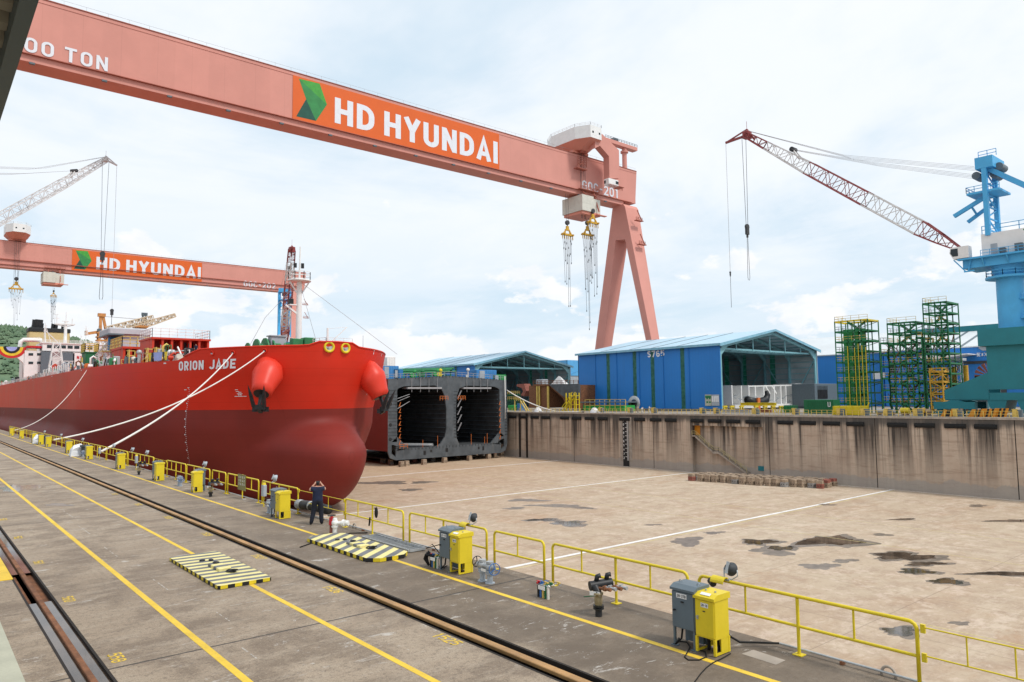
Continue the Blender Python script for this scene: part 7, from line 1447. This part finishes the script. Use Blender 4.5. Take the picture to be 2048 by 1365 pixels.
# ------------------------------------------------------------------ valves and manifolds
def wheel(b, c, n, r, rr=.012):
    n = V(n).normalized(); u = V((0, 0, 1)) if abs(n.z) < .9 else V((1, 0, 0)); a = n.cross(u).normalized(); e = n.cross(a)
    b.tube([V(c)+a*(r*math.cos(2*math.pi*i/16))+e*(r*math.sin(2*math.pi*i/16)) for i in range(16)], rr, 6, True)
    for i in range(3): q = 2*math.pi*i/3+.4; d = a*(r*math.cos(q))+e*(r*math.sin(q)); b.beam(V(c), V(c)+d, rr*1.6)
def twin_valve(wm='valve_blue', wl='black'):
    t = thing('twin_valve', '', 'valve'); 
    for y in (.16, -.16):
        b = MB(); b.cyl((0, y, 0), (0, y, .26), .075, n=14); b.cyl((0, y, .0), (0, y, .02), .13, n=14); b.cyl((0, y, .24), (0, y, .28), .115, n=14); b.cyl((0, y, .29), (0, y, .33), .115, n=14); b.build('riser', 'light_grey', t)
        b = MB(); b.ball((0, y, .42), .12, .12, .11, 14, 8); b.cyl((0, y, .5), (0, y, .56), .10, n=12); b.cyl((0, y, .42), (0, y+.2*(1 if y > 0 else -1), .42), .06, n=10); b.cyl((0, y+.1*(1 if y > 0 else -1), .42), (0, y+.13*(1 if y > 0 else -1), .42), .1, n=12); b.build('valve_body', 'galv', t)
    b = MB(); b.cyl((0, .1, .42), (0, -.1, .42), .07, n=10); b.build('bridge_pipe', 'galv', t)
    b = MB(); wheel(b, (-.04, -.40, .40), (.35, 1, 0), .15); b.cyl((-.04, -.40, .40), (0, -.3, .42), .018, n=6); b.build('handwheel', wm, t)
    b = MB(); wheel(b, (.02, .42, .46), (.2, 1, 0), .14); b.cyl((.02, .42, .46), (0, .3, .42), .018, n=6); b.build('handwheel', wl, t)
    b = MB(); b.box(-.128, -.122, -.14, .06, .3, .37); b.build('label_plate', 'white', t); return t
tv = twin_valve(); tv.location = (11.85, 15.42, 0); tag(tv, 'twin grey valve with a blue and a black handwheel beside the second cabinet', None, 'twin valves along the quay')
for px, py, lab in ((512, 1030, 'twin grey valve left of the cabinet by the standing man'), (325, 975, 'twin grey valve right of the second cabinet beyond the notice sign'), (207, 940, 'twin grey valve left of the third cabinet beyond the notice sign'), (145, 915, 'twin grey valve by the white covered bollard')): copy_tree(tv, (12.1, GP(px, py).y, 0), lab, 'twin valves along the quay')
def gas_manifold():
    t = thing('gas_manifold', '', 'manifold'); cols = ['black', 'valve_blue', 'far_yellow', 'box_green', 'offwhite']
    for i, c in enumerate(cols):
        y = .17-.085*i; b = MB(); b.cyl((0, y, 0), (0, y, .27), .034, n=10); b.tube([(0, y, .27), (.02, y, .31), (.16, y-.01, .31), (.2, y-.01, .27)], .022, 7); b.build('riser', c, t)
    for i, (c, x) in enumerate((('valve_red', -.01), ('valve_blue', .03), ('valve_blue', .12), ('far_yellow', .05), ('far_yellow', .16), ('box_green', .08), ('far_yellow', .26))):
        y = .17-.07*i; b = MB(); b.cyl((x-.04, y, .33), (x+.05, y, .34), .026, n=8); b.box(x-.02, x+.02, y-.06, y+.05, .365, .38); b.cyl((x, y, .33), (x, y, .37), .014, n=6); b.build('tap', c, t)
    b = MB(); b.cyl((.0, .2, .29), (.02, -.22, .29), .02, n=7); b.tube([(.2, -.1, .3), (.32, -.16, .31), (.38, -.22, .26)], .016, 6); b.build('header', 'galv', t)
    b = MB(); b.box(-.062, -.055, -.12, .12, .2, .29); b.build('label_plate', 'white', t); return t
gm = gas_manifold(); gm.location = (11.95, 13.3, 0); tag(gm, 'low coloured gas manifold standing alone before the gap in the guard rail', None, 'gas manifolds')
g2_ = copy_tree(gm, (11.75, 17.72, 0), 'coloured gas manifold with black hoses left of the second cabinet pair', 'gas manifolds')
b = MB(); [b.tube([(11.78, 17.85-.07*i, .3), (11.72-.05*i, 17.98, .42-.04*i), (11.72-.03*i, 18.05+.03*i, .2), (11.75, 18.0, .015)], .03, 7) for i in range(3)]; b.tube([(11.85, 17.6, .4), (11.8, 17.9, .62), (11.7, 18.05, .5), (11.9, 17.5, .68)], .014, 6); solo(b, 'hose_bundle', 'rubber', 'thick black hoses drooping over the gas manifold left of the second cabinet', 'hose')
def air_manifold():
    t = thing('air_manifold', '', 'manifold'); b = MB(); b.cyl((0, 0, 0), (0, 0, .16), .075, n=14); b.cyl((0, 0, .16), (0, 0, .19), .12, n=14); b.cyl((0, 0, .21), (0, 0, .24), .12, n=14); b.build('riser', 'black', t)
    b = MB(); b.lathe((0, 0, .24), [(.075, 0), (.088, .05), (.09, .15), (.08, .22), (.11, .23), (.11, .27), (.0, .27)], 14); b.build('ball_valve', 'brass', t)
    b = MB(); b.beam((0, .1, .42), (-.02, .42, .34), .035, .018); b.build('lever', 'box_green', t)
    b = MB(); b.cyl((-.06, .2, .62), (.42, -.02, .66), .105, n=14); b.cyl((0, 0, .5), (0, .1, .62), .085, n=12); b.tube([(.08, .13, .72), (.1, .12, .82), (.16, .07, .84)], .055, 8); b.tube([(.3, .03, .74), (.32, .02, .84), (.38, -.03, .85)], .055, 8); b.build('header', 'black', t)
    for i in range(4):
        b = MB(); x = .02+.12*i; y = -.0-.05*i; b.cyl((x, y, .6), (x+.02, y-.28, .62), .034, n=8); b.cyl((x+.01, y-.14, .61), (x+.01, y-.20, .615), .05, n=8); b.box(x-.05, x+.07, y-.18, y-.15, .665, .68); b.cyl((x+.02, y-.28, .62), (x+.025, y-.33, .62), .045, n=8); b.build('outlet_tap', 'galv' if i % 2 else 'rust', t)
    b = MB(); b.frame((-.09, .02, .5), V((.02, .05, 0)).normalized()*.002+V((0, 0, 0)), V((.05, -.11, 0)), V((0, 0, .045))); b.build('label_plate', 'white', t); return t
am = air_manifold(); am.location = (11.87, 11.4, 0); tag(am, 'black air manifold on a single pipe with a green lever, nearest the camera', None, 'air manifolds')
for px, py, lab in ((432, 993, 'black air manifold with loose hoses left of the notice sign'), (249, 952, 'black air manifold between the second and third cabinets beyond the sign')): copy_tree(am, (11.9, GP(px, py).y, 0), lab, 'air manifolds')
# fire hydrant
t = thing('fire_hydrant', 'red and white fire hydrant valve beside the striped cover', 'hydrant', (11.85, 24.4, 0)); b = MB(); b.cyl((11.85, 24.5, 0), (11.85, 24.5, .36), .07, n=12); b.build('red_riser', 'block_red', t); b = MB(); b.cyl((11.85, 24.5, .34), (11.85, 24.5, .60), .10, .085, 12); b.cyl((11.85, 24.5, .6), (11.85, 24.5, .64), .05, n=8); b.build('red_head', 'valve_red', t)
b = MB(); wheel(b, (11.85, 24.5, .67), (0, 0, 1), .14); b.build('handwheel', 'dark_steel', t)
b = MB(); b.cyl((11.87, 24.27, 0), (11.87, 24.27, .3), .08, n=12); b.cyl((11.87, 24.27, .28), (11.87, 24.27, .33), .12, n=12); b.ball((11.87, 24.27, .43), .12, .12, .13, 12, 7); b.cyl((11.87, 24.27, .52), (11.87, 24.27, .6), .085, .07, 12); b.build('white_valve', 'white', t)
b = MB(); b.cyl((11.87, 24.27, .42), (12.08, 24.0, .44), .06, n=10); b.cyl((12.05, 24.04, .44), (12.1, 23.97, .44), .12, n=12); b.cyl((12.14, 23.92, .44), (12.19, 23.86, .44), .09, n=12); b.build('outlet', 'white', t)
# steel grating lying by the edge
t = thing('steel_grating', 'galvanised steel grating panel lying beside the quay edge', 'grating', (12.7, 21.5, 0)); b = MB(); gx0, gx1, gy0, gy1 = 12.25, 12.84, 19.9, 23.0
for x in (gx0, gx1): b.box(x-.02, x+.02, gy0, gy1, .02, .1)
for y in (gy0, gy1): b.box(gx0+.02, gx1-.02, y-.02, y+.02, .02, .1)
b.build('frame', 'galv', t); b = MB(); [b.box(gx0+.02, gx1-.02, gy0+.22*i-.012, gy0+.22*i+.012, .07, .1) for i in range(1, 14)]; b.build('bars', 'galv', t); b = MB(); b.box(gx0+.02, gx1-.02, gy0+.02, gy1-.02, .004, .02); b.build('drip_tray', 'dark_steel', t)
# ------------------------------------------------------------------ striped hatch covers
def clip(poly, nx, ny, d):
    out = []
    for i, p in enumerate(poly):
        q = poly[(i+1) % len(poly)]; a = p[0]*nx+p[1]*ny-d; c = q[0]*nx+q[1]*ny-d
        if a >= 0: out.append(p)
        if (a >= 0) != (c >= 0): k = a/(a-c); out.append((p[0]+(q[0]-p[0])*k, p[1]+(q[1]-p[1])*k))
    return out
def striped_cover(label, x0, x1, y0, y1, h, ang, wd, ch):
    t = thing('hatch_cover', label, 'hatch cover', ((x0+x1)/2, (y0+y1)/2, 0), 'striped steel hatch covers on the quay')
    base = [(x0+ch, y0), (x1-ch, y0), (x1, y0+ch), (x1, y1-ch), (x1-ch, y1), (x0+ch, y1), (x0, y1-ch), (x0, y0+ch)]
    b = MB(); nx, ny = math.sin(ang), math.cos(ang); ds = [p[0]*nx+p[1]*ny for p in base]; d0 = min(ds)-.02; i = 0; cuts = []
    while d0+i*wd < max(ds):
        pg = clip(clip(base, nx, ny, d0+i*wd), -nx, -ny, -(d0+(i+1)*wd)); b.mi = i % 2
        if len(pg) > 2: b.add([(x, y, h) for x, y in pg], [list(range(len(pg)))])
        i += 1
    b.build('striped_top', ['stripe_yellow', 'stripe_black'], t)
    b = MB(); n = len(base)
    for k in range(n):
        p, q = V((*base[k], 0)), V((*base[(k+1) % n], 0)); m_ = max(1, round((q-p).length/(wd*.9)))
        for j in range(m_):
            b.mi = (j+k) % 2; a, c = p.lerp(q, j/m_), p.lerp(q, (j+1)/m_); b.quad(a+V((0, 0, .01)), c+V((0, 0, .01)), c+V((0, 0, h)), a+V((0, 0, h)))
    b.build('striped_edge', ['yellow', 'side_black'], t)
    cx_, cy_ = (x0+x1)/2, (y0+y1)/2-.25; b = MB()
    for j in range(4): b.mi = j % 2; b.cbox(cx_-.18, cx_+.16, cy_-.44+.24*j, cy_-.44+.24*j+.235, h, h+.08, .012)
    b.build('lid', ['stripe_yellow', 'stripe_black'], t)
    b = MB(); b.tube([(cx_+.07*math.cos(R(a)), cy_+.38+.09*math.sin(R(a)), h+.1) for a in range(0, 360, 30)], .02, 6, True); b.ball((cx_, cy_+.34, h+.1), .06, .06, .04); [b.tube([(cx_+.04+.05*j+.07*math.cos(R(a)), cy_-.62-.07*j+.11*math.sin(R(a)), h+.03+.02*j+.02*math.cos(R(a+60*j))) for a in range(0, 360, 40)], .022, 5, True) for j in range(3)]; b.ball((cx_+.1, cy_-.7, h+.03), .1, .13, .045)
    b.ball((cx_-.1, cy_+1.3, h+.02), .09, .06, .035); b.ball((cx_+.12, cy_+1.2, h+.02), .07, .1, .03); b.build('lifting_shackle', 'black', t)
striped_cover('black and yellow striped hatch cover lying across the middle yellow line', 6.26, 7.66, 19.35, 23.9, .10, R(6), .21, .06)
striped_cover('black and yellow diagonally striped hatch cover beside the steel grating', 10.62, 12.04, 19.35, 24.1, .12, R(-38), .235, .3)
# ------------------------------------------------------------------ the sign, switch boxes, bollards, hoses, pipes
y = ry(484); t = thing('notice_sign', 'olive notice sign with rows of white signs fixed to the rail', 'sign', (GX, y, 0)); b = MB(); p, q = XP(476, 979, GX-.05), XP(492, 951, GX-.05); b.box(GX-.07, GX-.05, q.y, p.y, p.z, q.z); b.build('board', 'olive', t)
b = MB(); w3 = (p.y-q.y)/5.2
for r_ in range(3):
    for c_ in range(4): yy = p.y-.07-(p.y-q.y-.14)*(c_+.5)/4; zz_ = q.z-.14-.17*r_; b.box(GX-.074, GX-.07, yy-.045, yy+.045, zz_+.03, zz_+.05); b.box(GX-.074, GX-.07, yy-.05, yy+.05, zz_-.03, zz_-.01); b.box(GX-.0745, GX-.07, yy-.012, yy+.012, zz_-.06, zz_+.06)
b.build('characters', 'white', t); b = MB(); b.cyl((GX-.02, (p.y+q.y)/2, 0), (GX-.02, (p.y+q.y)/2, q.z), .03, n=8); b.build('post', 'yellow', t)
for px, lab in ((541, 'grey switch box with yellow top beside the cabinet left of the man'), (282, 'grey switch box with yellow top right of the third cabinet beyond the sign'), (207, 'grey switch box on the rail near the mooring rope')):
    y = ry(px); t = thing('switch_box', lab, 'switch box', (GX-.3, y, 0), 'switch boxes on posts'); b = MB(); b.cyl((GX-.3, y, 0), (GX-.3, y, .5), .025, n=8); b.build('post', 'yellow', t); b = MB(); b.cbox(GX-.38, GX-.22, y-.14, y+.14, .48, .98, .02); b.build('box', 'light_grey', t); b = MB(); b.cyl((GX-.3, y, .98), (GX-.3, y, 1.08), .1, .07, 10); b.build('cap', 'yellow', t)
def covered_bollard(px, py, lab):
    q = GP(px, py); y = q.y; t = thing('covered_bollard', lab, 'bollard', (11.9, y, 0), 'white covered bollards on the near quay')
    b = MB(); rg2 = random.Random(int(px)); k = 9; P = []; prof = [(.02, .12), (.2, .3), (.4, .38), (.6, .62), (.78, .98), (.9, 1.12), (1.0, .8)]
    for f, hh in prof:
        for i in range(k): a = math.pi*i/(k-1); wv = .62*(.6+.4*f); P.append(V((11.9-wv*math.cos(a)+rg2.uniform(-.05, .05), y+2.7*(1-f)+rg2.uniform(-.1, .1), max(0.01, hh*1.0*math.sin(a)**.6+rg2.uniform(-.11, .08)))))
    fs = []
    for r_ in range(len(prof)-1):
        for i in range(k-1): fs.append([r_*k+i, r_*k+i+1, (r_+1)*k+i+1, (r_+1)*k+i])
    fs.append([(len(prof)-1)*k+i for i in range(k)]); fs.append([i for i in range(k)][::-1]); b.add(P, fs); b.build('cover', 'tarp', t)
    b = MB(); b.cyl((12.3, y-.3, 0), (12.3, y-.3, .85), .25, n=12); b.cyl((12.3, y-.3, .85), (12.3, y-.3, 1.0), .36, n=12); b.build('post', 'dark_steel', t); return y
yb1 = covered_bollard(176, 912, 'white sheeted bollard by the nearer mooring ropes'); yb2 = covered_bollard(95, 888, 'white sheeted bollard farther along by the second mooring rope')
def mooring(end_px, yb, lab, sag, r=.09, x=12.3):
    p = hull_hit(*end_px); a = V((x, yb, .8)); n = 24; P = [a.lerp(p, i/n)-V((0, 0, 4*sag*(i/n)*(1-i/n))) for i in range(n+1)]; b = MB(); b.tube(P, r, 6); solo(b, 'mooring_rope', 'rope', lab, 'rope', 'mooring ropes of the tanker')
mooring((529, 703), XP(108, 882, 12.3).y, 'longer white mooring rope from the bow fairlead to the far sheeted bollard', 2.0)
mooring((466, 707), XP(203, 899, 12.3).y, 'steeper white mooring rope crossing over the ship name to the nearer sheeted bollard', 1.3)
mooring((174, 740), XP(30, 855, 12.3).y, 'thin mooring line from the tanker side far to the left', 2.2, .055)
t = thing('air_duct', 'fat black hose with silver tape lying under the rail by the man', 'hose', (13, 28.5, .3)); b = MB(); b.tube([(12.94, 29.5, .42), (13.0, 29.0, .43), (13.1, 28.4, .42), (13.22, 27.6, .38)], .19, 14); b.build('hose', 'black', t); b = MB(); b.tube([(12.9, 29.85, .42), (12.92, 29.7, .42), (12.94, 29.5, .42)], .196, 14); b.tube([(13.02, 28.9, .43), (13.05, 28.75, .43)], .196, 14); b.build('tape', 'galv', t)
def pipe_run(y0, y1, lab, x=13.02, r=.022):
    t = thing('conduit_pipe', lab, 'pipe', (x, (y0+y1)/2, 0), 'grey conduit pipes along the quay edge'); b = MB(); b.cyl((x, y0, .07), (x, y1, .07), r, n=8); b.build('tube', 'galv', t)
    b = MB(); n = max(2, int(abs(y1-y0)/2.2)); [b.box(x-.05, x+.05, yy-.03, yy+.03, .005, .06) for yy in [y0+(y1-y0)*(i+.5)/n for i in range(n)]]; b.build('clip', 'rust', t)
pipe_run(7.75, -2, 'grey conduit pipe at the quay edge right of the nearest cabinet'); pipe_run(18.5, 25.5, 'grey conduit pipe at the quay edge behind the grating'); pipe_run(26.5, 60, 'long grey conduit pipe at the quay edge left of the man', 12.99)
b = MB(); b.tube([(12.06, 8.3, .42), (12.16, 8.26, .26), (12.38, 8.2, .12), (12.7, 8.05, .08), (13.02, 7.75, .07)], .02, 7); solo(b, 'conduit_hose', 'rubber', 'black flexible hose joining the nearest cabinet to the conduit', 'hose')
b = MB(); P = [GP(x, y) for x, y in ((1346, 1290), (1356, 1284), (1374, 1286), (1380, 1296), (1374, 1308), (1369, 1316), (1377, 1322), (1398, 1322), (1413, 1316), (1410, 1305), (1395, 1301))]; b.tube([p+V((0, 0, .014)) for p in P], .012, 6); solo(b, 'cable_loop', 'rubber', 'thin black cable looped on the yellow line by the nearest cabinet', 'cable')
b = MB(); P = [GP(x, y) for x, y in ((1461, 1309), (1444, 1319), (1425, 1328), (1412, 1338), (1401, 1350), (1385, 1372))]; b.tube([p+V((0, 0, .014)) for p in P], .011, 6); solo(b, 'cable', 'rubber', 'thin black cable running from the nearest cabinet toward the bottom edge', 'cable')
b = MB(); P = [GP(x, y) for x, y in ((600, 1096), (640, 1082), (700, 1068), (735, 1067))]; b.tube([p+V((0, 0, .02)) for p in P], .02, 6); solo(b, 'cable', 'rubber', 'black hose lying behind the diagonally striped hatch cover', 'cable')
for px, py, lab in ((709, 1057, 'pale ring bolt in the quay edge near the grating'), (1781, 1352, 'pale ring bolt in the quay edge at lower right')):
    q = GP(px, py); b = MB(); b.tube([(13.05, q.y+.12*math.cos(R(a)), .02+.15*math.sin(R(a))) for a in range(-10, 191, 20)], .025, 7); solo(b, 'ring_bolt', 'stair_concrete', lab, 'ring bolt')
b = MB(); b.quad(*[GP(x, y, .004) for x, y in ((1483, 1308), (1507, 1300), (1571, 1321), (1552, 1330))]); struct(b, 'cement_patch', 'stair_concrete')
# black float hanging on the rail
y = ry(747); t = thing('hanging_buoy', 'black tackle hanging on the rail above the steel grating', 'tackle', (GX+.1, y, .6)); b = MB(); b.ball((GX+.1, y-.02, .78), .06, .08, .2, 10, 7); b.tube([(GX+.05, y+.06, .95), (GX+.1, y, .9)], .015, 5); b.tube([(GX-.02, y+.22, .42), (GX-.04, y+.18, .6), (GX-.03, y+.26, .3)], .03, 6); b.build('float', 'rubber', t)
# ------------------------------------------------------------------ canopy over the camera's stand
t = thing('canopy', 'dark steel canopy edge at the upper left corner', 'canopy', (-2, 6, 7.2)); b = MB(); b.box(.405, .495, -4, 30, 7.2, 7.62); b.build('edge_beam', 'canopy_beam', t)
b = MB(); n = 110
for i in range(n):
    y = -4+i*.31; prf = [(y, 7.42), (y+.09, 7.42), (y+.13, 7.34), (y+.26, 7.34), (y+.31, 7.42)]
    for (ya, za), (yb_, zb_) in zip(prf, prf[1:]): b.quad((.404, ya, za), (.404, yb_, zb_), (-6, yb_, zb_), (-6, ya, za))
b.build('corrugated_soffit', 'canopy_soffit', t); b = MB(); b.quad((.5, -4, 7.63), (.5, 30, 7.63), (-6, 30, 7.9), (-6, -4, 7.9)); b.build('roof_sheet', 'cab_grey', t)
b = MB(); [b.box(-5.2, -5.0, y-.1, y+.1, 0, 7.34) for y in (-3, 6, 15, 24)]; b.build('column', 'canopy_beam', t)
# ------------------------------------------------------------------ people
def skin(name, pts, edges, root, mats, pick, parent, sub=2):
    """one continuous skinned surface over a skeleton: pts = {joint: (position, (rx, ry))}"""
    nm = list(pts); me = bpy.data.meshes.new(name); me.from_pydata([pts[k][0] for k in nm], [(nm.index(a), nm.index(b)) for a, b in edges], [])
    o = bpy.data.objects.new(name, me); COL.objects.link(o); md = o.modifiers.new('skin', 'SKIN'); md.use_smooth_shade = True
    for i, k in enumerate(nm):
        r = pts[k][1]; sv = me.skin_vertices[0].data[i]; sv.radius = r if isinstance(r, tuple) else (r, r); sv.use_root = (k == root)
    o.modifiers.new('sub', 'SUBSURF').levels = sub; o.modifiers['sub'].render_levels = sub
    bpy.context.view_layer.update(); ev = o.evaluated_get(bpy.context.evaluated_depsgraph_get()); m2 = bpy.data.meshes.new_from_object(ev); m2.name = name
    bpy.data.objects.remove(o); bpy.data.meshes.remove(me)
    m2.materials.clear(); [m2.materials.append(M(q)) for q in mats]
    for p in m2.polygons: p.use_smooth = True; p.material_index = pick(p.center)
    ob = bpy.data.objects.new(name, m2); COL.objects.link(ob); ob.parent = parent
    return ob
def person(loc, heading, label, pose, mats, hat=None, group=None, s=1., sub=2):
    """figure built at the origin facing +Y, then turned"""
    t = thing('person', label, 'person', loc, group)
    if pose == 'photographing':
        arm = {'L': ((-.175, .0, 1.375), (-.30, .07, 1.315), (-.115, .15, 1.55), (-.085, .175, 1.60)), 'R': ((.175, .0, 1.375), (.285, .07, 1.325), (.115, .15, 1.56), (.085, .175, 1.605))}
        leg = {'L': ((-.105, 0, .90), (-.15, .035, .49), (-.23, -.03, .085), (-.26, .10, .04)), 'R': ((.105, 0, .90), (.135, .03, .49), (.16, -.02, .085), (.175, .11, .04))}
    else:
        k = {'standing': 0, 'bending': 1, 'walking': .3}[pose]
        arm = {'L': ((-.18, .22*k, 1.37-.2*k), (-.24, .25*k+.02, 1.1-.25*k), (-.22, .5*k+.08, .9-.3*k), (-.21, .55*k+.1, .82-.3*k)), 'R': ((.18, .22*k, 1.37-.2*k), (.24, .25*k-.02, 1.1-.25*k), (.22, .45*k+.06, .88-.3*k), (.21, .5*k+.09, .8-.3*k))}
        leg = {'L': ((-.095, -.05*k, .90), (-.11, .1*k, .49), (-.12, .12*k-.04, .085), (-.13, .12*k+.08, .04)), 'R': ((.095, -.05*k, .90), (.11, .03, .49), (.12, -.15*k-.03, .085), (.13, -.15*k+.09, .04))}
    b_ = 0 if pose != 'bending' else 1
    hy = .05*1+.42*b_; hz = -.24*b_
    P = {'pel': ((0, 0, .95), (.185, .13)), 'waist': ((0, .01+.06*b_, 1.08-.02*b_), (.185, .13)), 'chest': ((0, .0+.22*b_, 1.27-.12*b_), (.22, .14)), 'upch': ((0, -.005+.26*b_, 1.385-.18*b_), (.12, .085)), 'neck': ((0, .015+.33*b_, 1.46-.22*b_), (.055, .055)), 'jaw': ((0, .045+.36*b_, 1.535+hz), (.068, .082)), 'skull': ((0, .03+.38*b_, 1.605+hz), (.082, .098)), 'crown': ((0, .03+.4*b_, 1.655+hz), (.05, .062))}
    E_ = [('pel', 'waist'), ('waist', 'chest'), ('chest', 'upch'), ('upch', 'neck'), ('neck', 'jaw'), ('jaw', 'skull'), ('skull', 'crown')]
    for sd in 'LR':
        a = arm[sd]; l = leg[sd]; sx = -1 if sd == 'L' else 1
        P['sh'+sd] = (a[0], (.095, .088)); P['el'+sd] = (a[1], (.062, .06)); P['wr'+sd] = (a[2], (.03, .026)); P['ha'+sd] = (a[3], (.036, .02))
        E_ += [('upch', 'sh'+sd), ('sh'+sd, 'el'+sd), ('el'+sd, 'wr'+sd), ('wr'+sd, 'ha'+sd)]
        P['hi'+sd] = (l[0], (.125, .13)); P['kn'+sd] = (l[1], (.10, .10)); P['an'+sd] = (l[2], (.078, .08)); P['to'+sd] = (l[3], (.045, .032))
        E_ += [('pel', 'hi'+sd), ('hi'+sd, 'kn'+sd), ('kn'+sd, 'an'+sd), ('an'+sd, 'to'+sd)]
        if pose == 'photographing':                      # four fingers and a thumb closing on the camera from its side
            w = V(a[3]); ct = V((0, .20, 1.59))
            for f in range(4):
                b0 = w+V((0, .02, .028-.019*f)); k1 = b0+V((-sx*.012, .035, .002)); k2 = k1+V((-sx*.03, .012, 0)); k3 = k2+V((-sx*.018, -.004, -.002))
                P['f%s%da' % (sd, f)] = (tuple(b0), (.010, .010)); P['f%s%db' % (sd, f)] = (tuple(k1), (.009, .009)); P['f%s%dc' % (sd, f)] = (tuple(k2*(1 if f < 3 else 1)), (.008, .008)); 
                E_ += [('ha'+sd, 'f%s%da' % (sd, f)), ('f%s%da' % (sd, f), 'f%s%db' % (sd, f)), ('f%s%db' % (sd, f), 'f%s%dc' % (sd, f))]
            P['t%sa' % sd] = (tuple(w+V((-sx*.01, -.012, -.03))), (.011, .011)); P['t%sb' % sd] = (tuple(w+V((-sx*.04, -.008, -.035))), (.009, .009)); E_ += [('ha'+sd, 't%sa' % sd), ('t%sa' % sd, 't%sb' % sd)]
    SK, SH, TR, SO, HR = 0, 1, 2, 3, 4
    def pick(c):
        if c.z > (1.455 if not b_ else 1.21): return HR if (hat is None and c.y < .02 and c.z > 1.5 and abs(c.x) < .088) or (hat is None and c.z > 1.64 and abs(c.x) < .08) else SK
        if c.z < .075: return SO
        if c.z < .93: 
            if abs(c.x) > .185 and c.z > .74: return SK if pose != 'photographing' else TR
            return TR
        if pose == 'photographing' and (abs(c.x) > .262 or c.y > .10) and c.z > 1.25: return SK
        if pose != 'photographing' and abs(c.x) > .19 and c.z < (1.12-.2*b_): return SK
        return SH
    skin('body', P, E_, 'pel', mats[:5], pick, t, sub)
    hc = V((0, .02+.38*b_, 1.612+hz)); b = MB()
    if hat is None:
        b.ball(hc+V((0, -.03, .02)), .108, .125, .108, 14, 10); b.ball(hc+V((0, -.06, -.05)), .095, .085, .085, 12, 8); b.build('hair', mats[4], t)
    else: b.ball(hc+V((0, .0, .035)), .105, .13, .085, 12, 8); b.lathe(hc+V((0, .02, .03)), [(.1, 0), (.135, .0), (.135, .012), (.1, .02)], 12); b.build('helmet', hat, t)
    f = MB(); 
    for sx in (-1, 1): f.ball(hc+V((sx*.03, .088, .005)), .012, .008, .009, 6, 4); f.ball(hc+V((sx*.086, .0, -.01)), .012, .022, .032, 6, 4)
    f.ball(hc+V((0, .1, -.025)), .013, .018, .022, 6, 4); f.ball(hc+V((0, .092, -.06)), .024, .008, .007, 6, 4); f.build('face', 'skin', t)
    if pose == 'photographing':
        b = MB()
        for sd in 'LR': l = leg[sd]; q = V(l[2]); b.ball((q.x+(l[3][0]-q.x)*.45, q.y+.04, .012), .052, .14, .013, 10, 5)
        b.build('shoe_sole', 'white', t)
    t.rotation_euler = (0, 0, -heading); t.scale = (s, s, s)
    return t
hd_ = math.atan2(12.35, 26.8)+R(2)
pm = person((12.36, 26.78, .0), hd_, 'man in navy shirt and dark trousers photographing the ship with both arms raised', 'photographing', ['skin', 'navy', 'trousers', 'shoe', 'hair'], s=1.0)
c = Matrix.Rotation(-hd_, 3, 'Z')@V((0, .215, 1.6))+V((12.36, 26.78, 0)); f_ = V((math.sin(hd_), math.cos(hd_), 0)); s_ = V((f_.y, -f_.x, 0)); b = MB(); b.frame(c, s_*.068, f_*.022, V((0, 0, .045))); b.cyl(c+f_*.02, c+f_*.11, .034, n=12); solo(b, 'camera', 'black', 'black camera held up before the face by the man at the rail', 'camera')
for px, lab, ps, m_ in ((1276, 'left worker in beige clothes beside the cable reel on the far quay', 'standing', 'beige_cloth'), (1284, 'bending worker in pale clothes right of the cable reel', 'bending', 'offwhite'), (1299, 'right worker in pale clothes before the blue S765 wall', 'walking', 'offwhite')):
    q = XP(px, 830, 152); person((152, q.y, FQ), R(60+px % 90), lab, ps, ['skin', m_, m_, 'shoe', 'hair'], 'white', 'workers on the far quay', 1.12, 1)
q = hull_hit(364, 702); person((q.x+3.2, q.y+3.4, DK+1.2), R(200), 'person in dark clothes with a white helmet on the tanker fore deck', 'standing', ['skin', 'navy', 'trousers', 'shoe', 'hair'], 'white', None, 1.1, 1)
b = MB(); x, y = q.x+3.2, q.y+3.4; b.box(x-1.2, x+1.2, y-1, y+1, DK, DK+1.2); b.build('deck_step', 'deck_orange', ship)
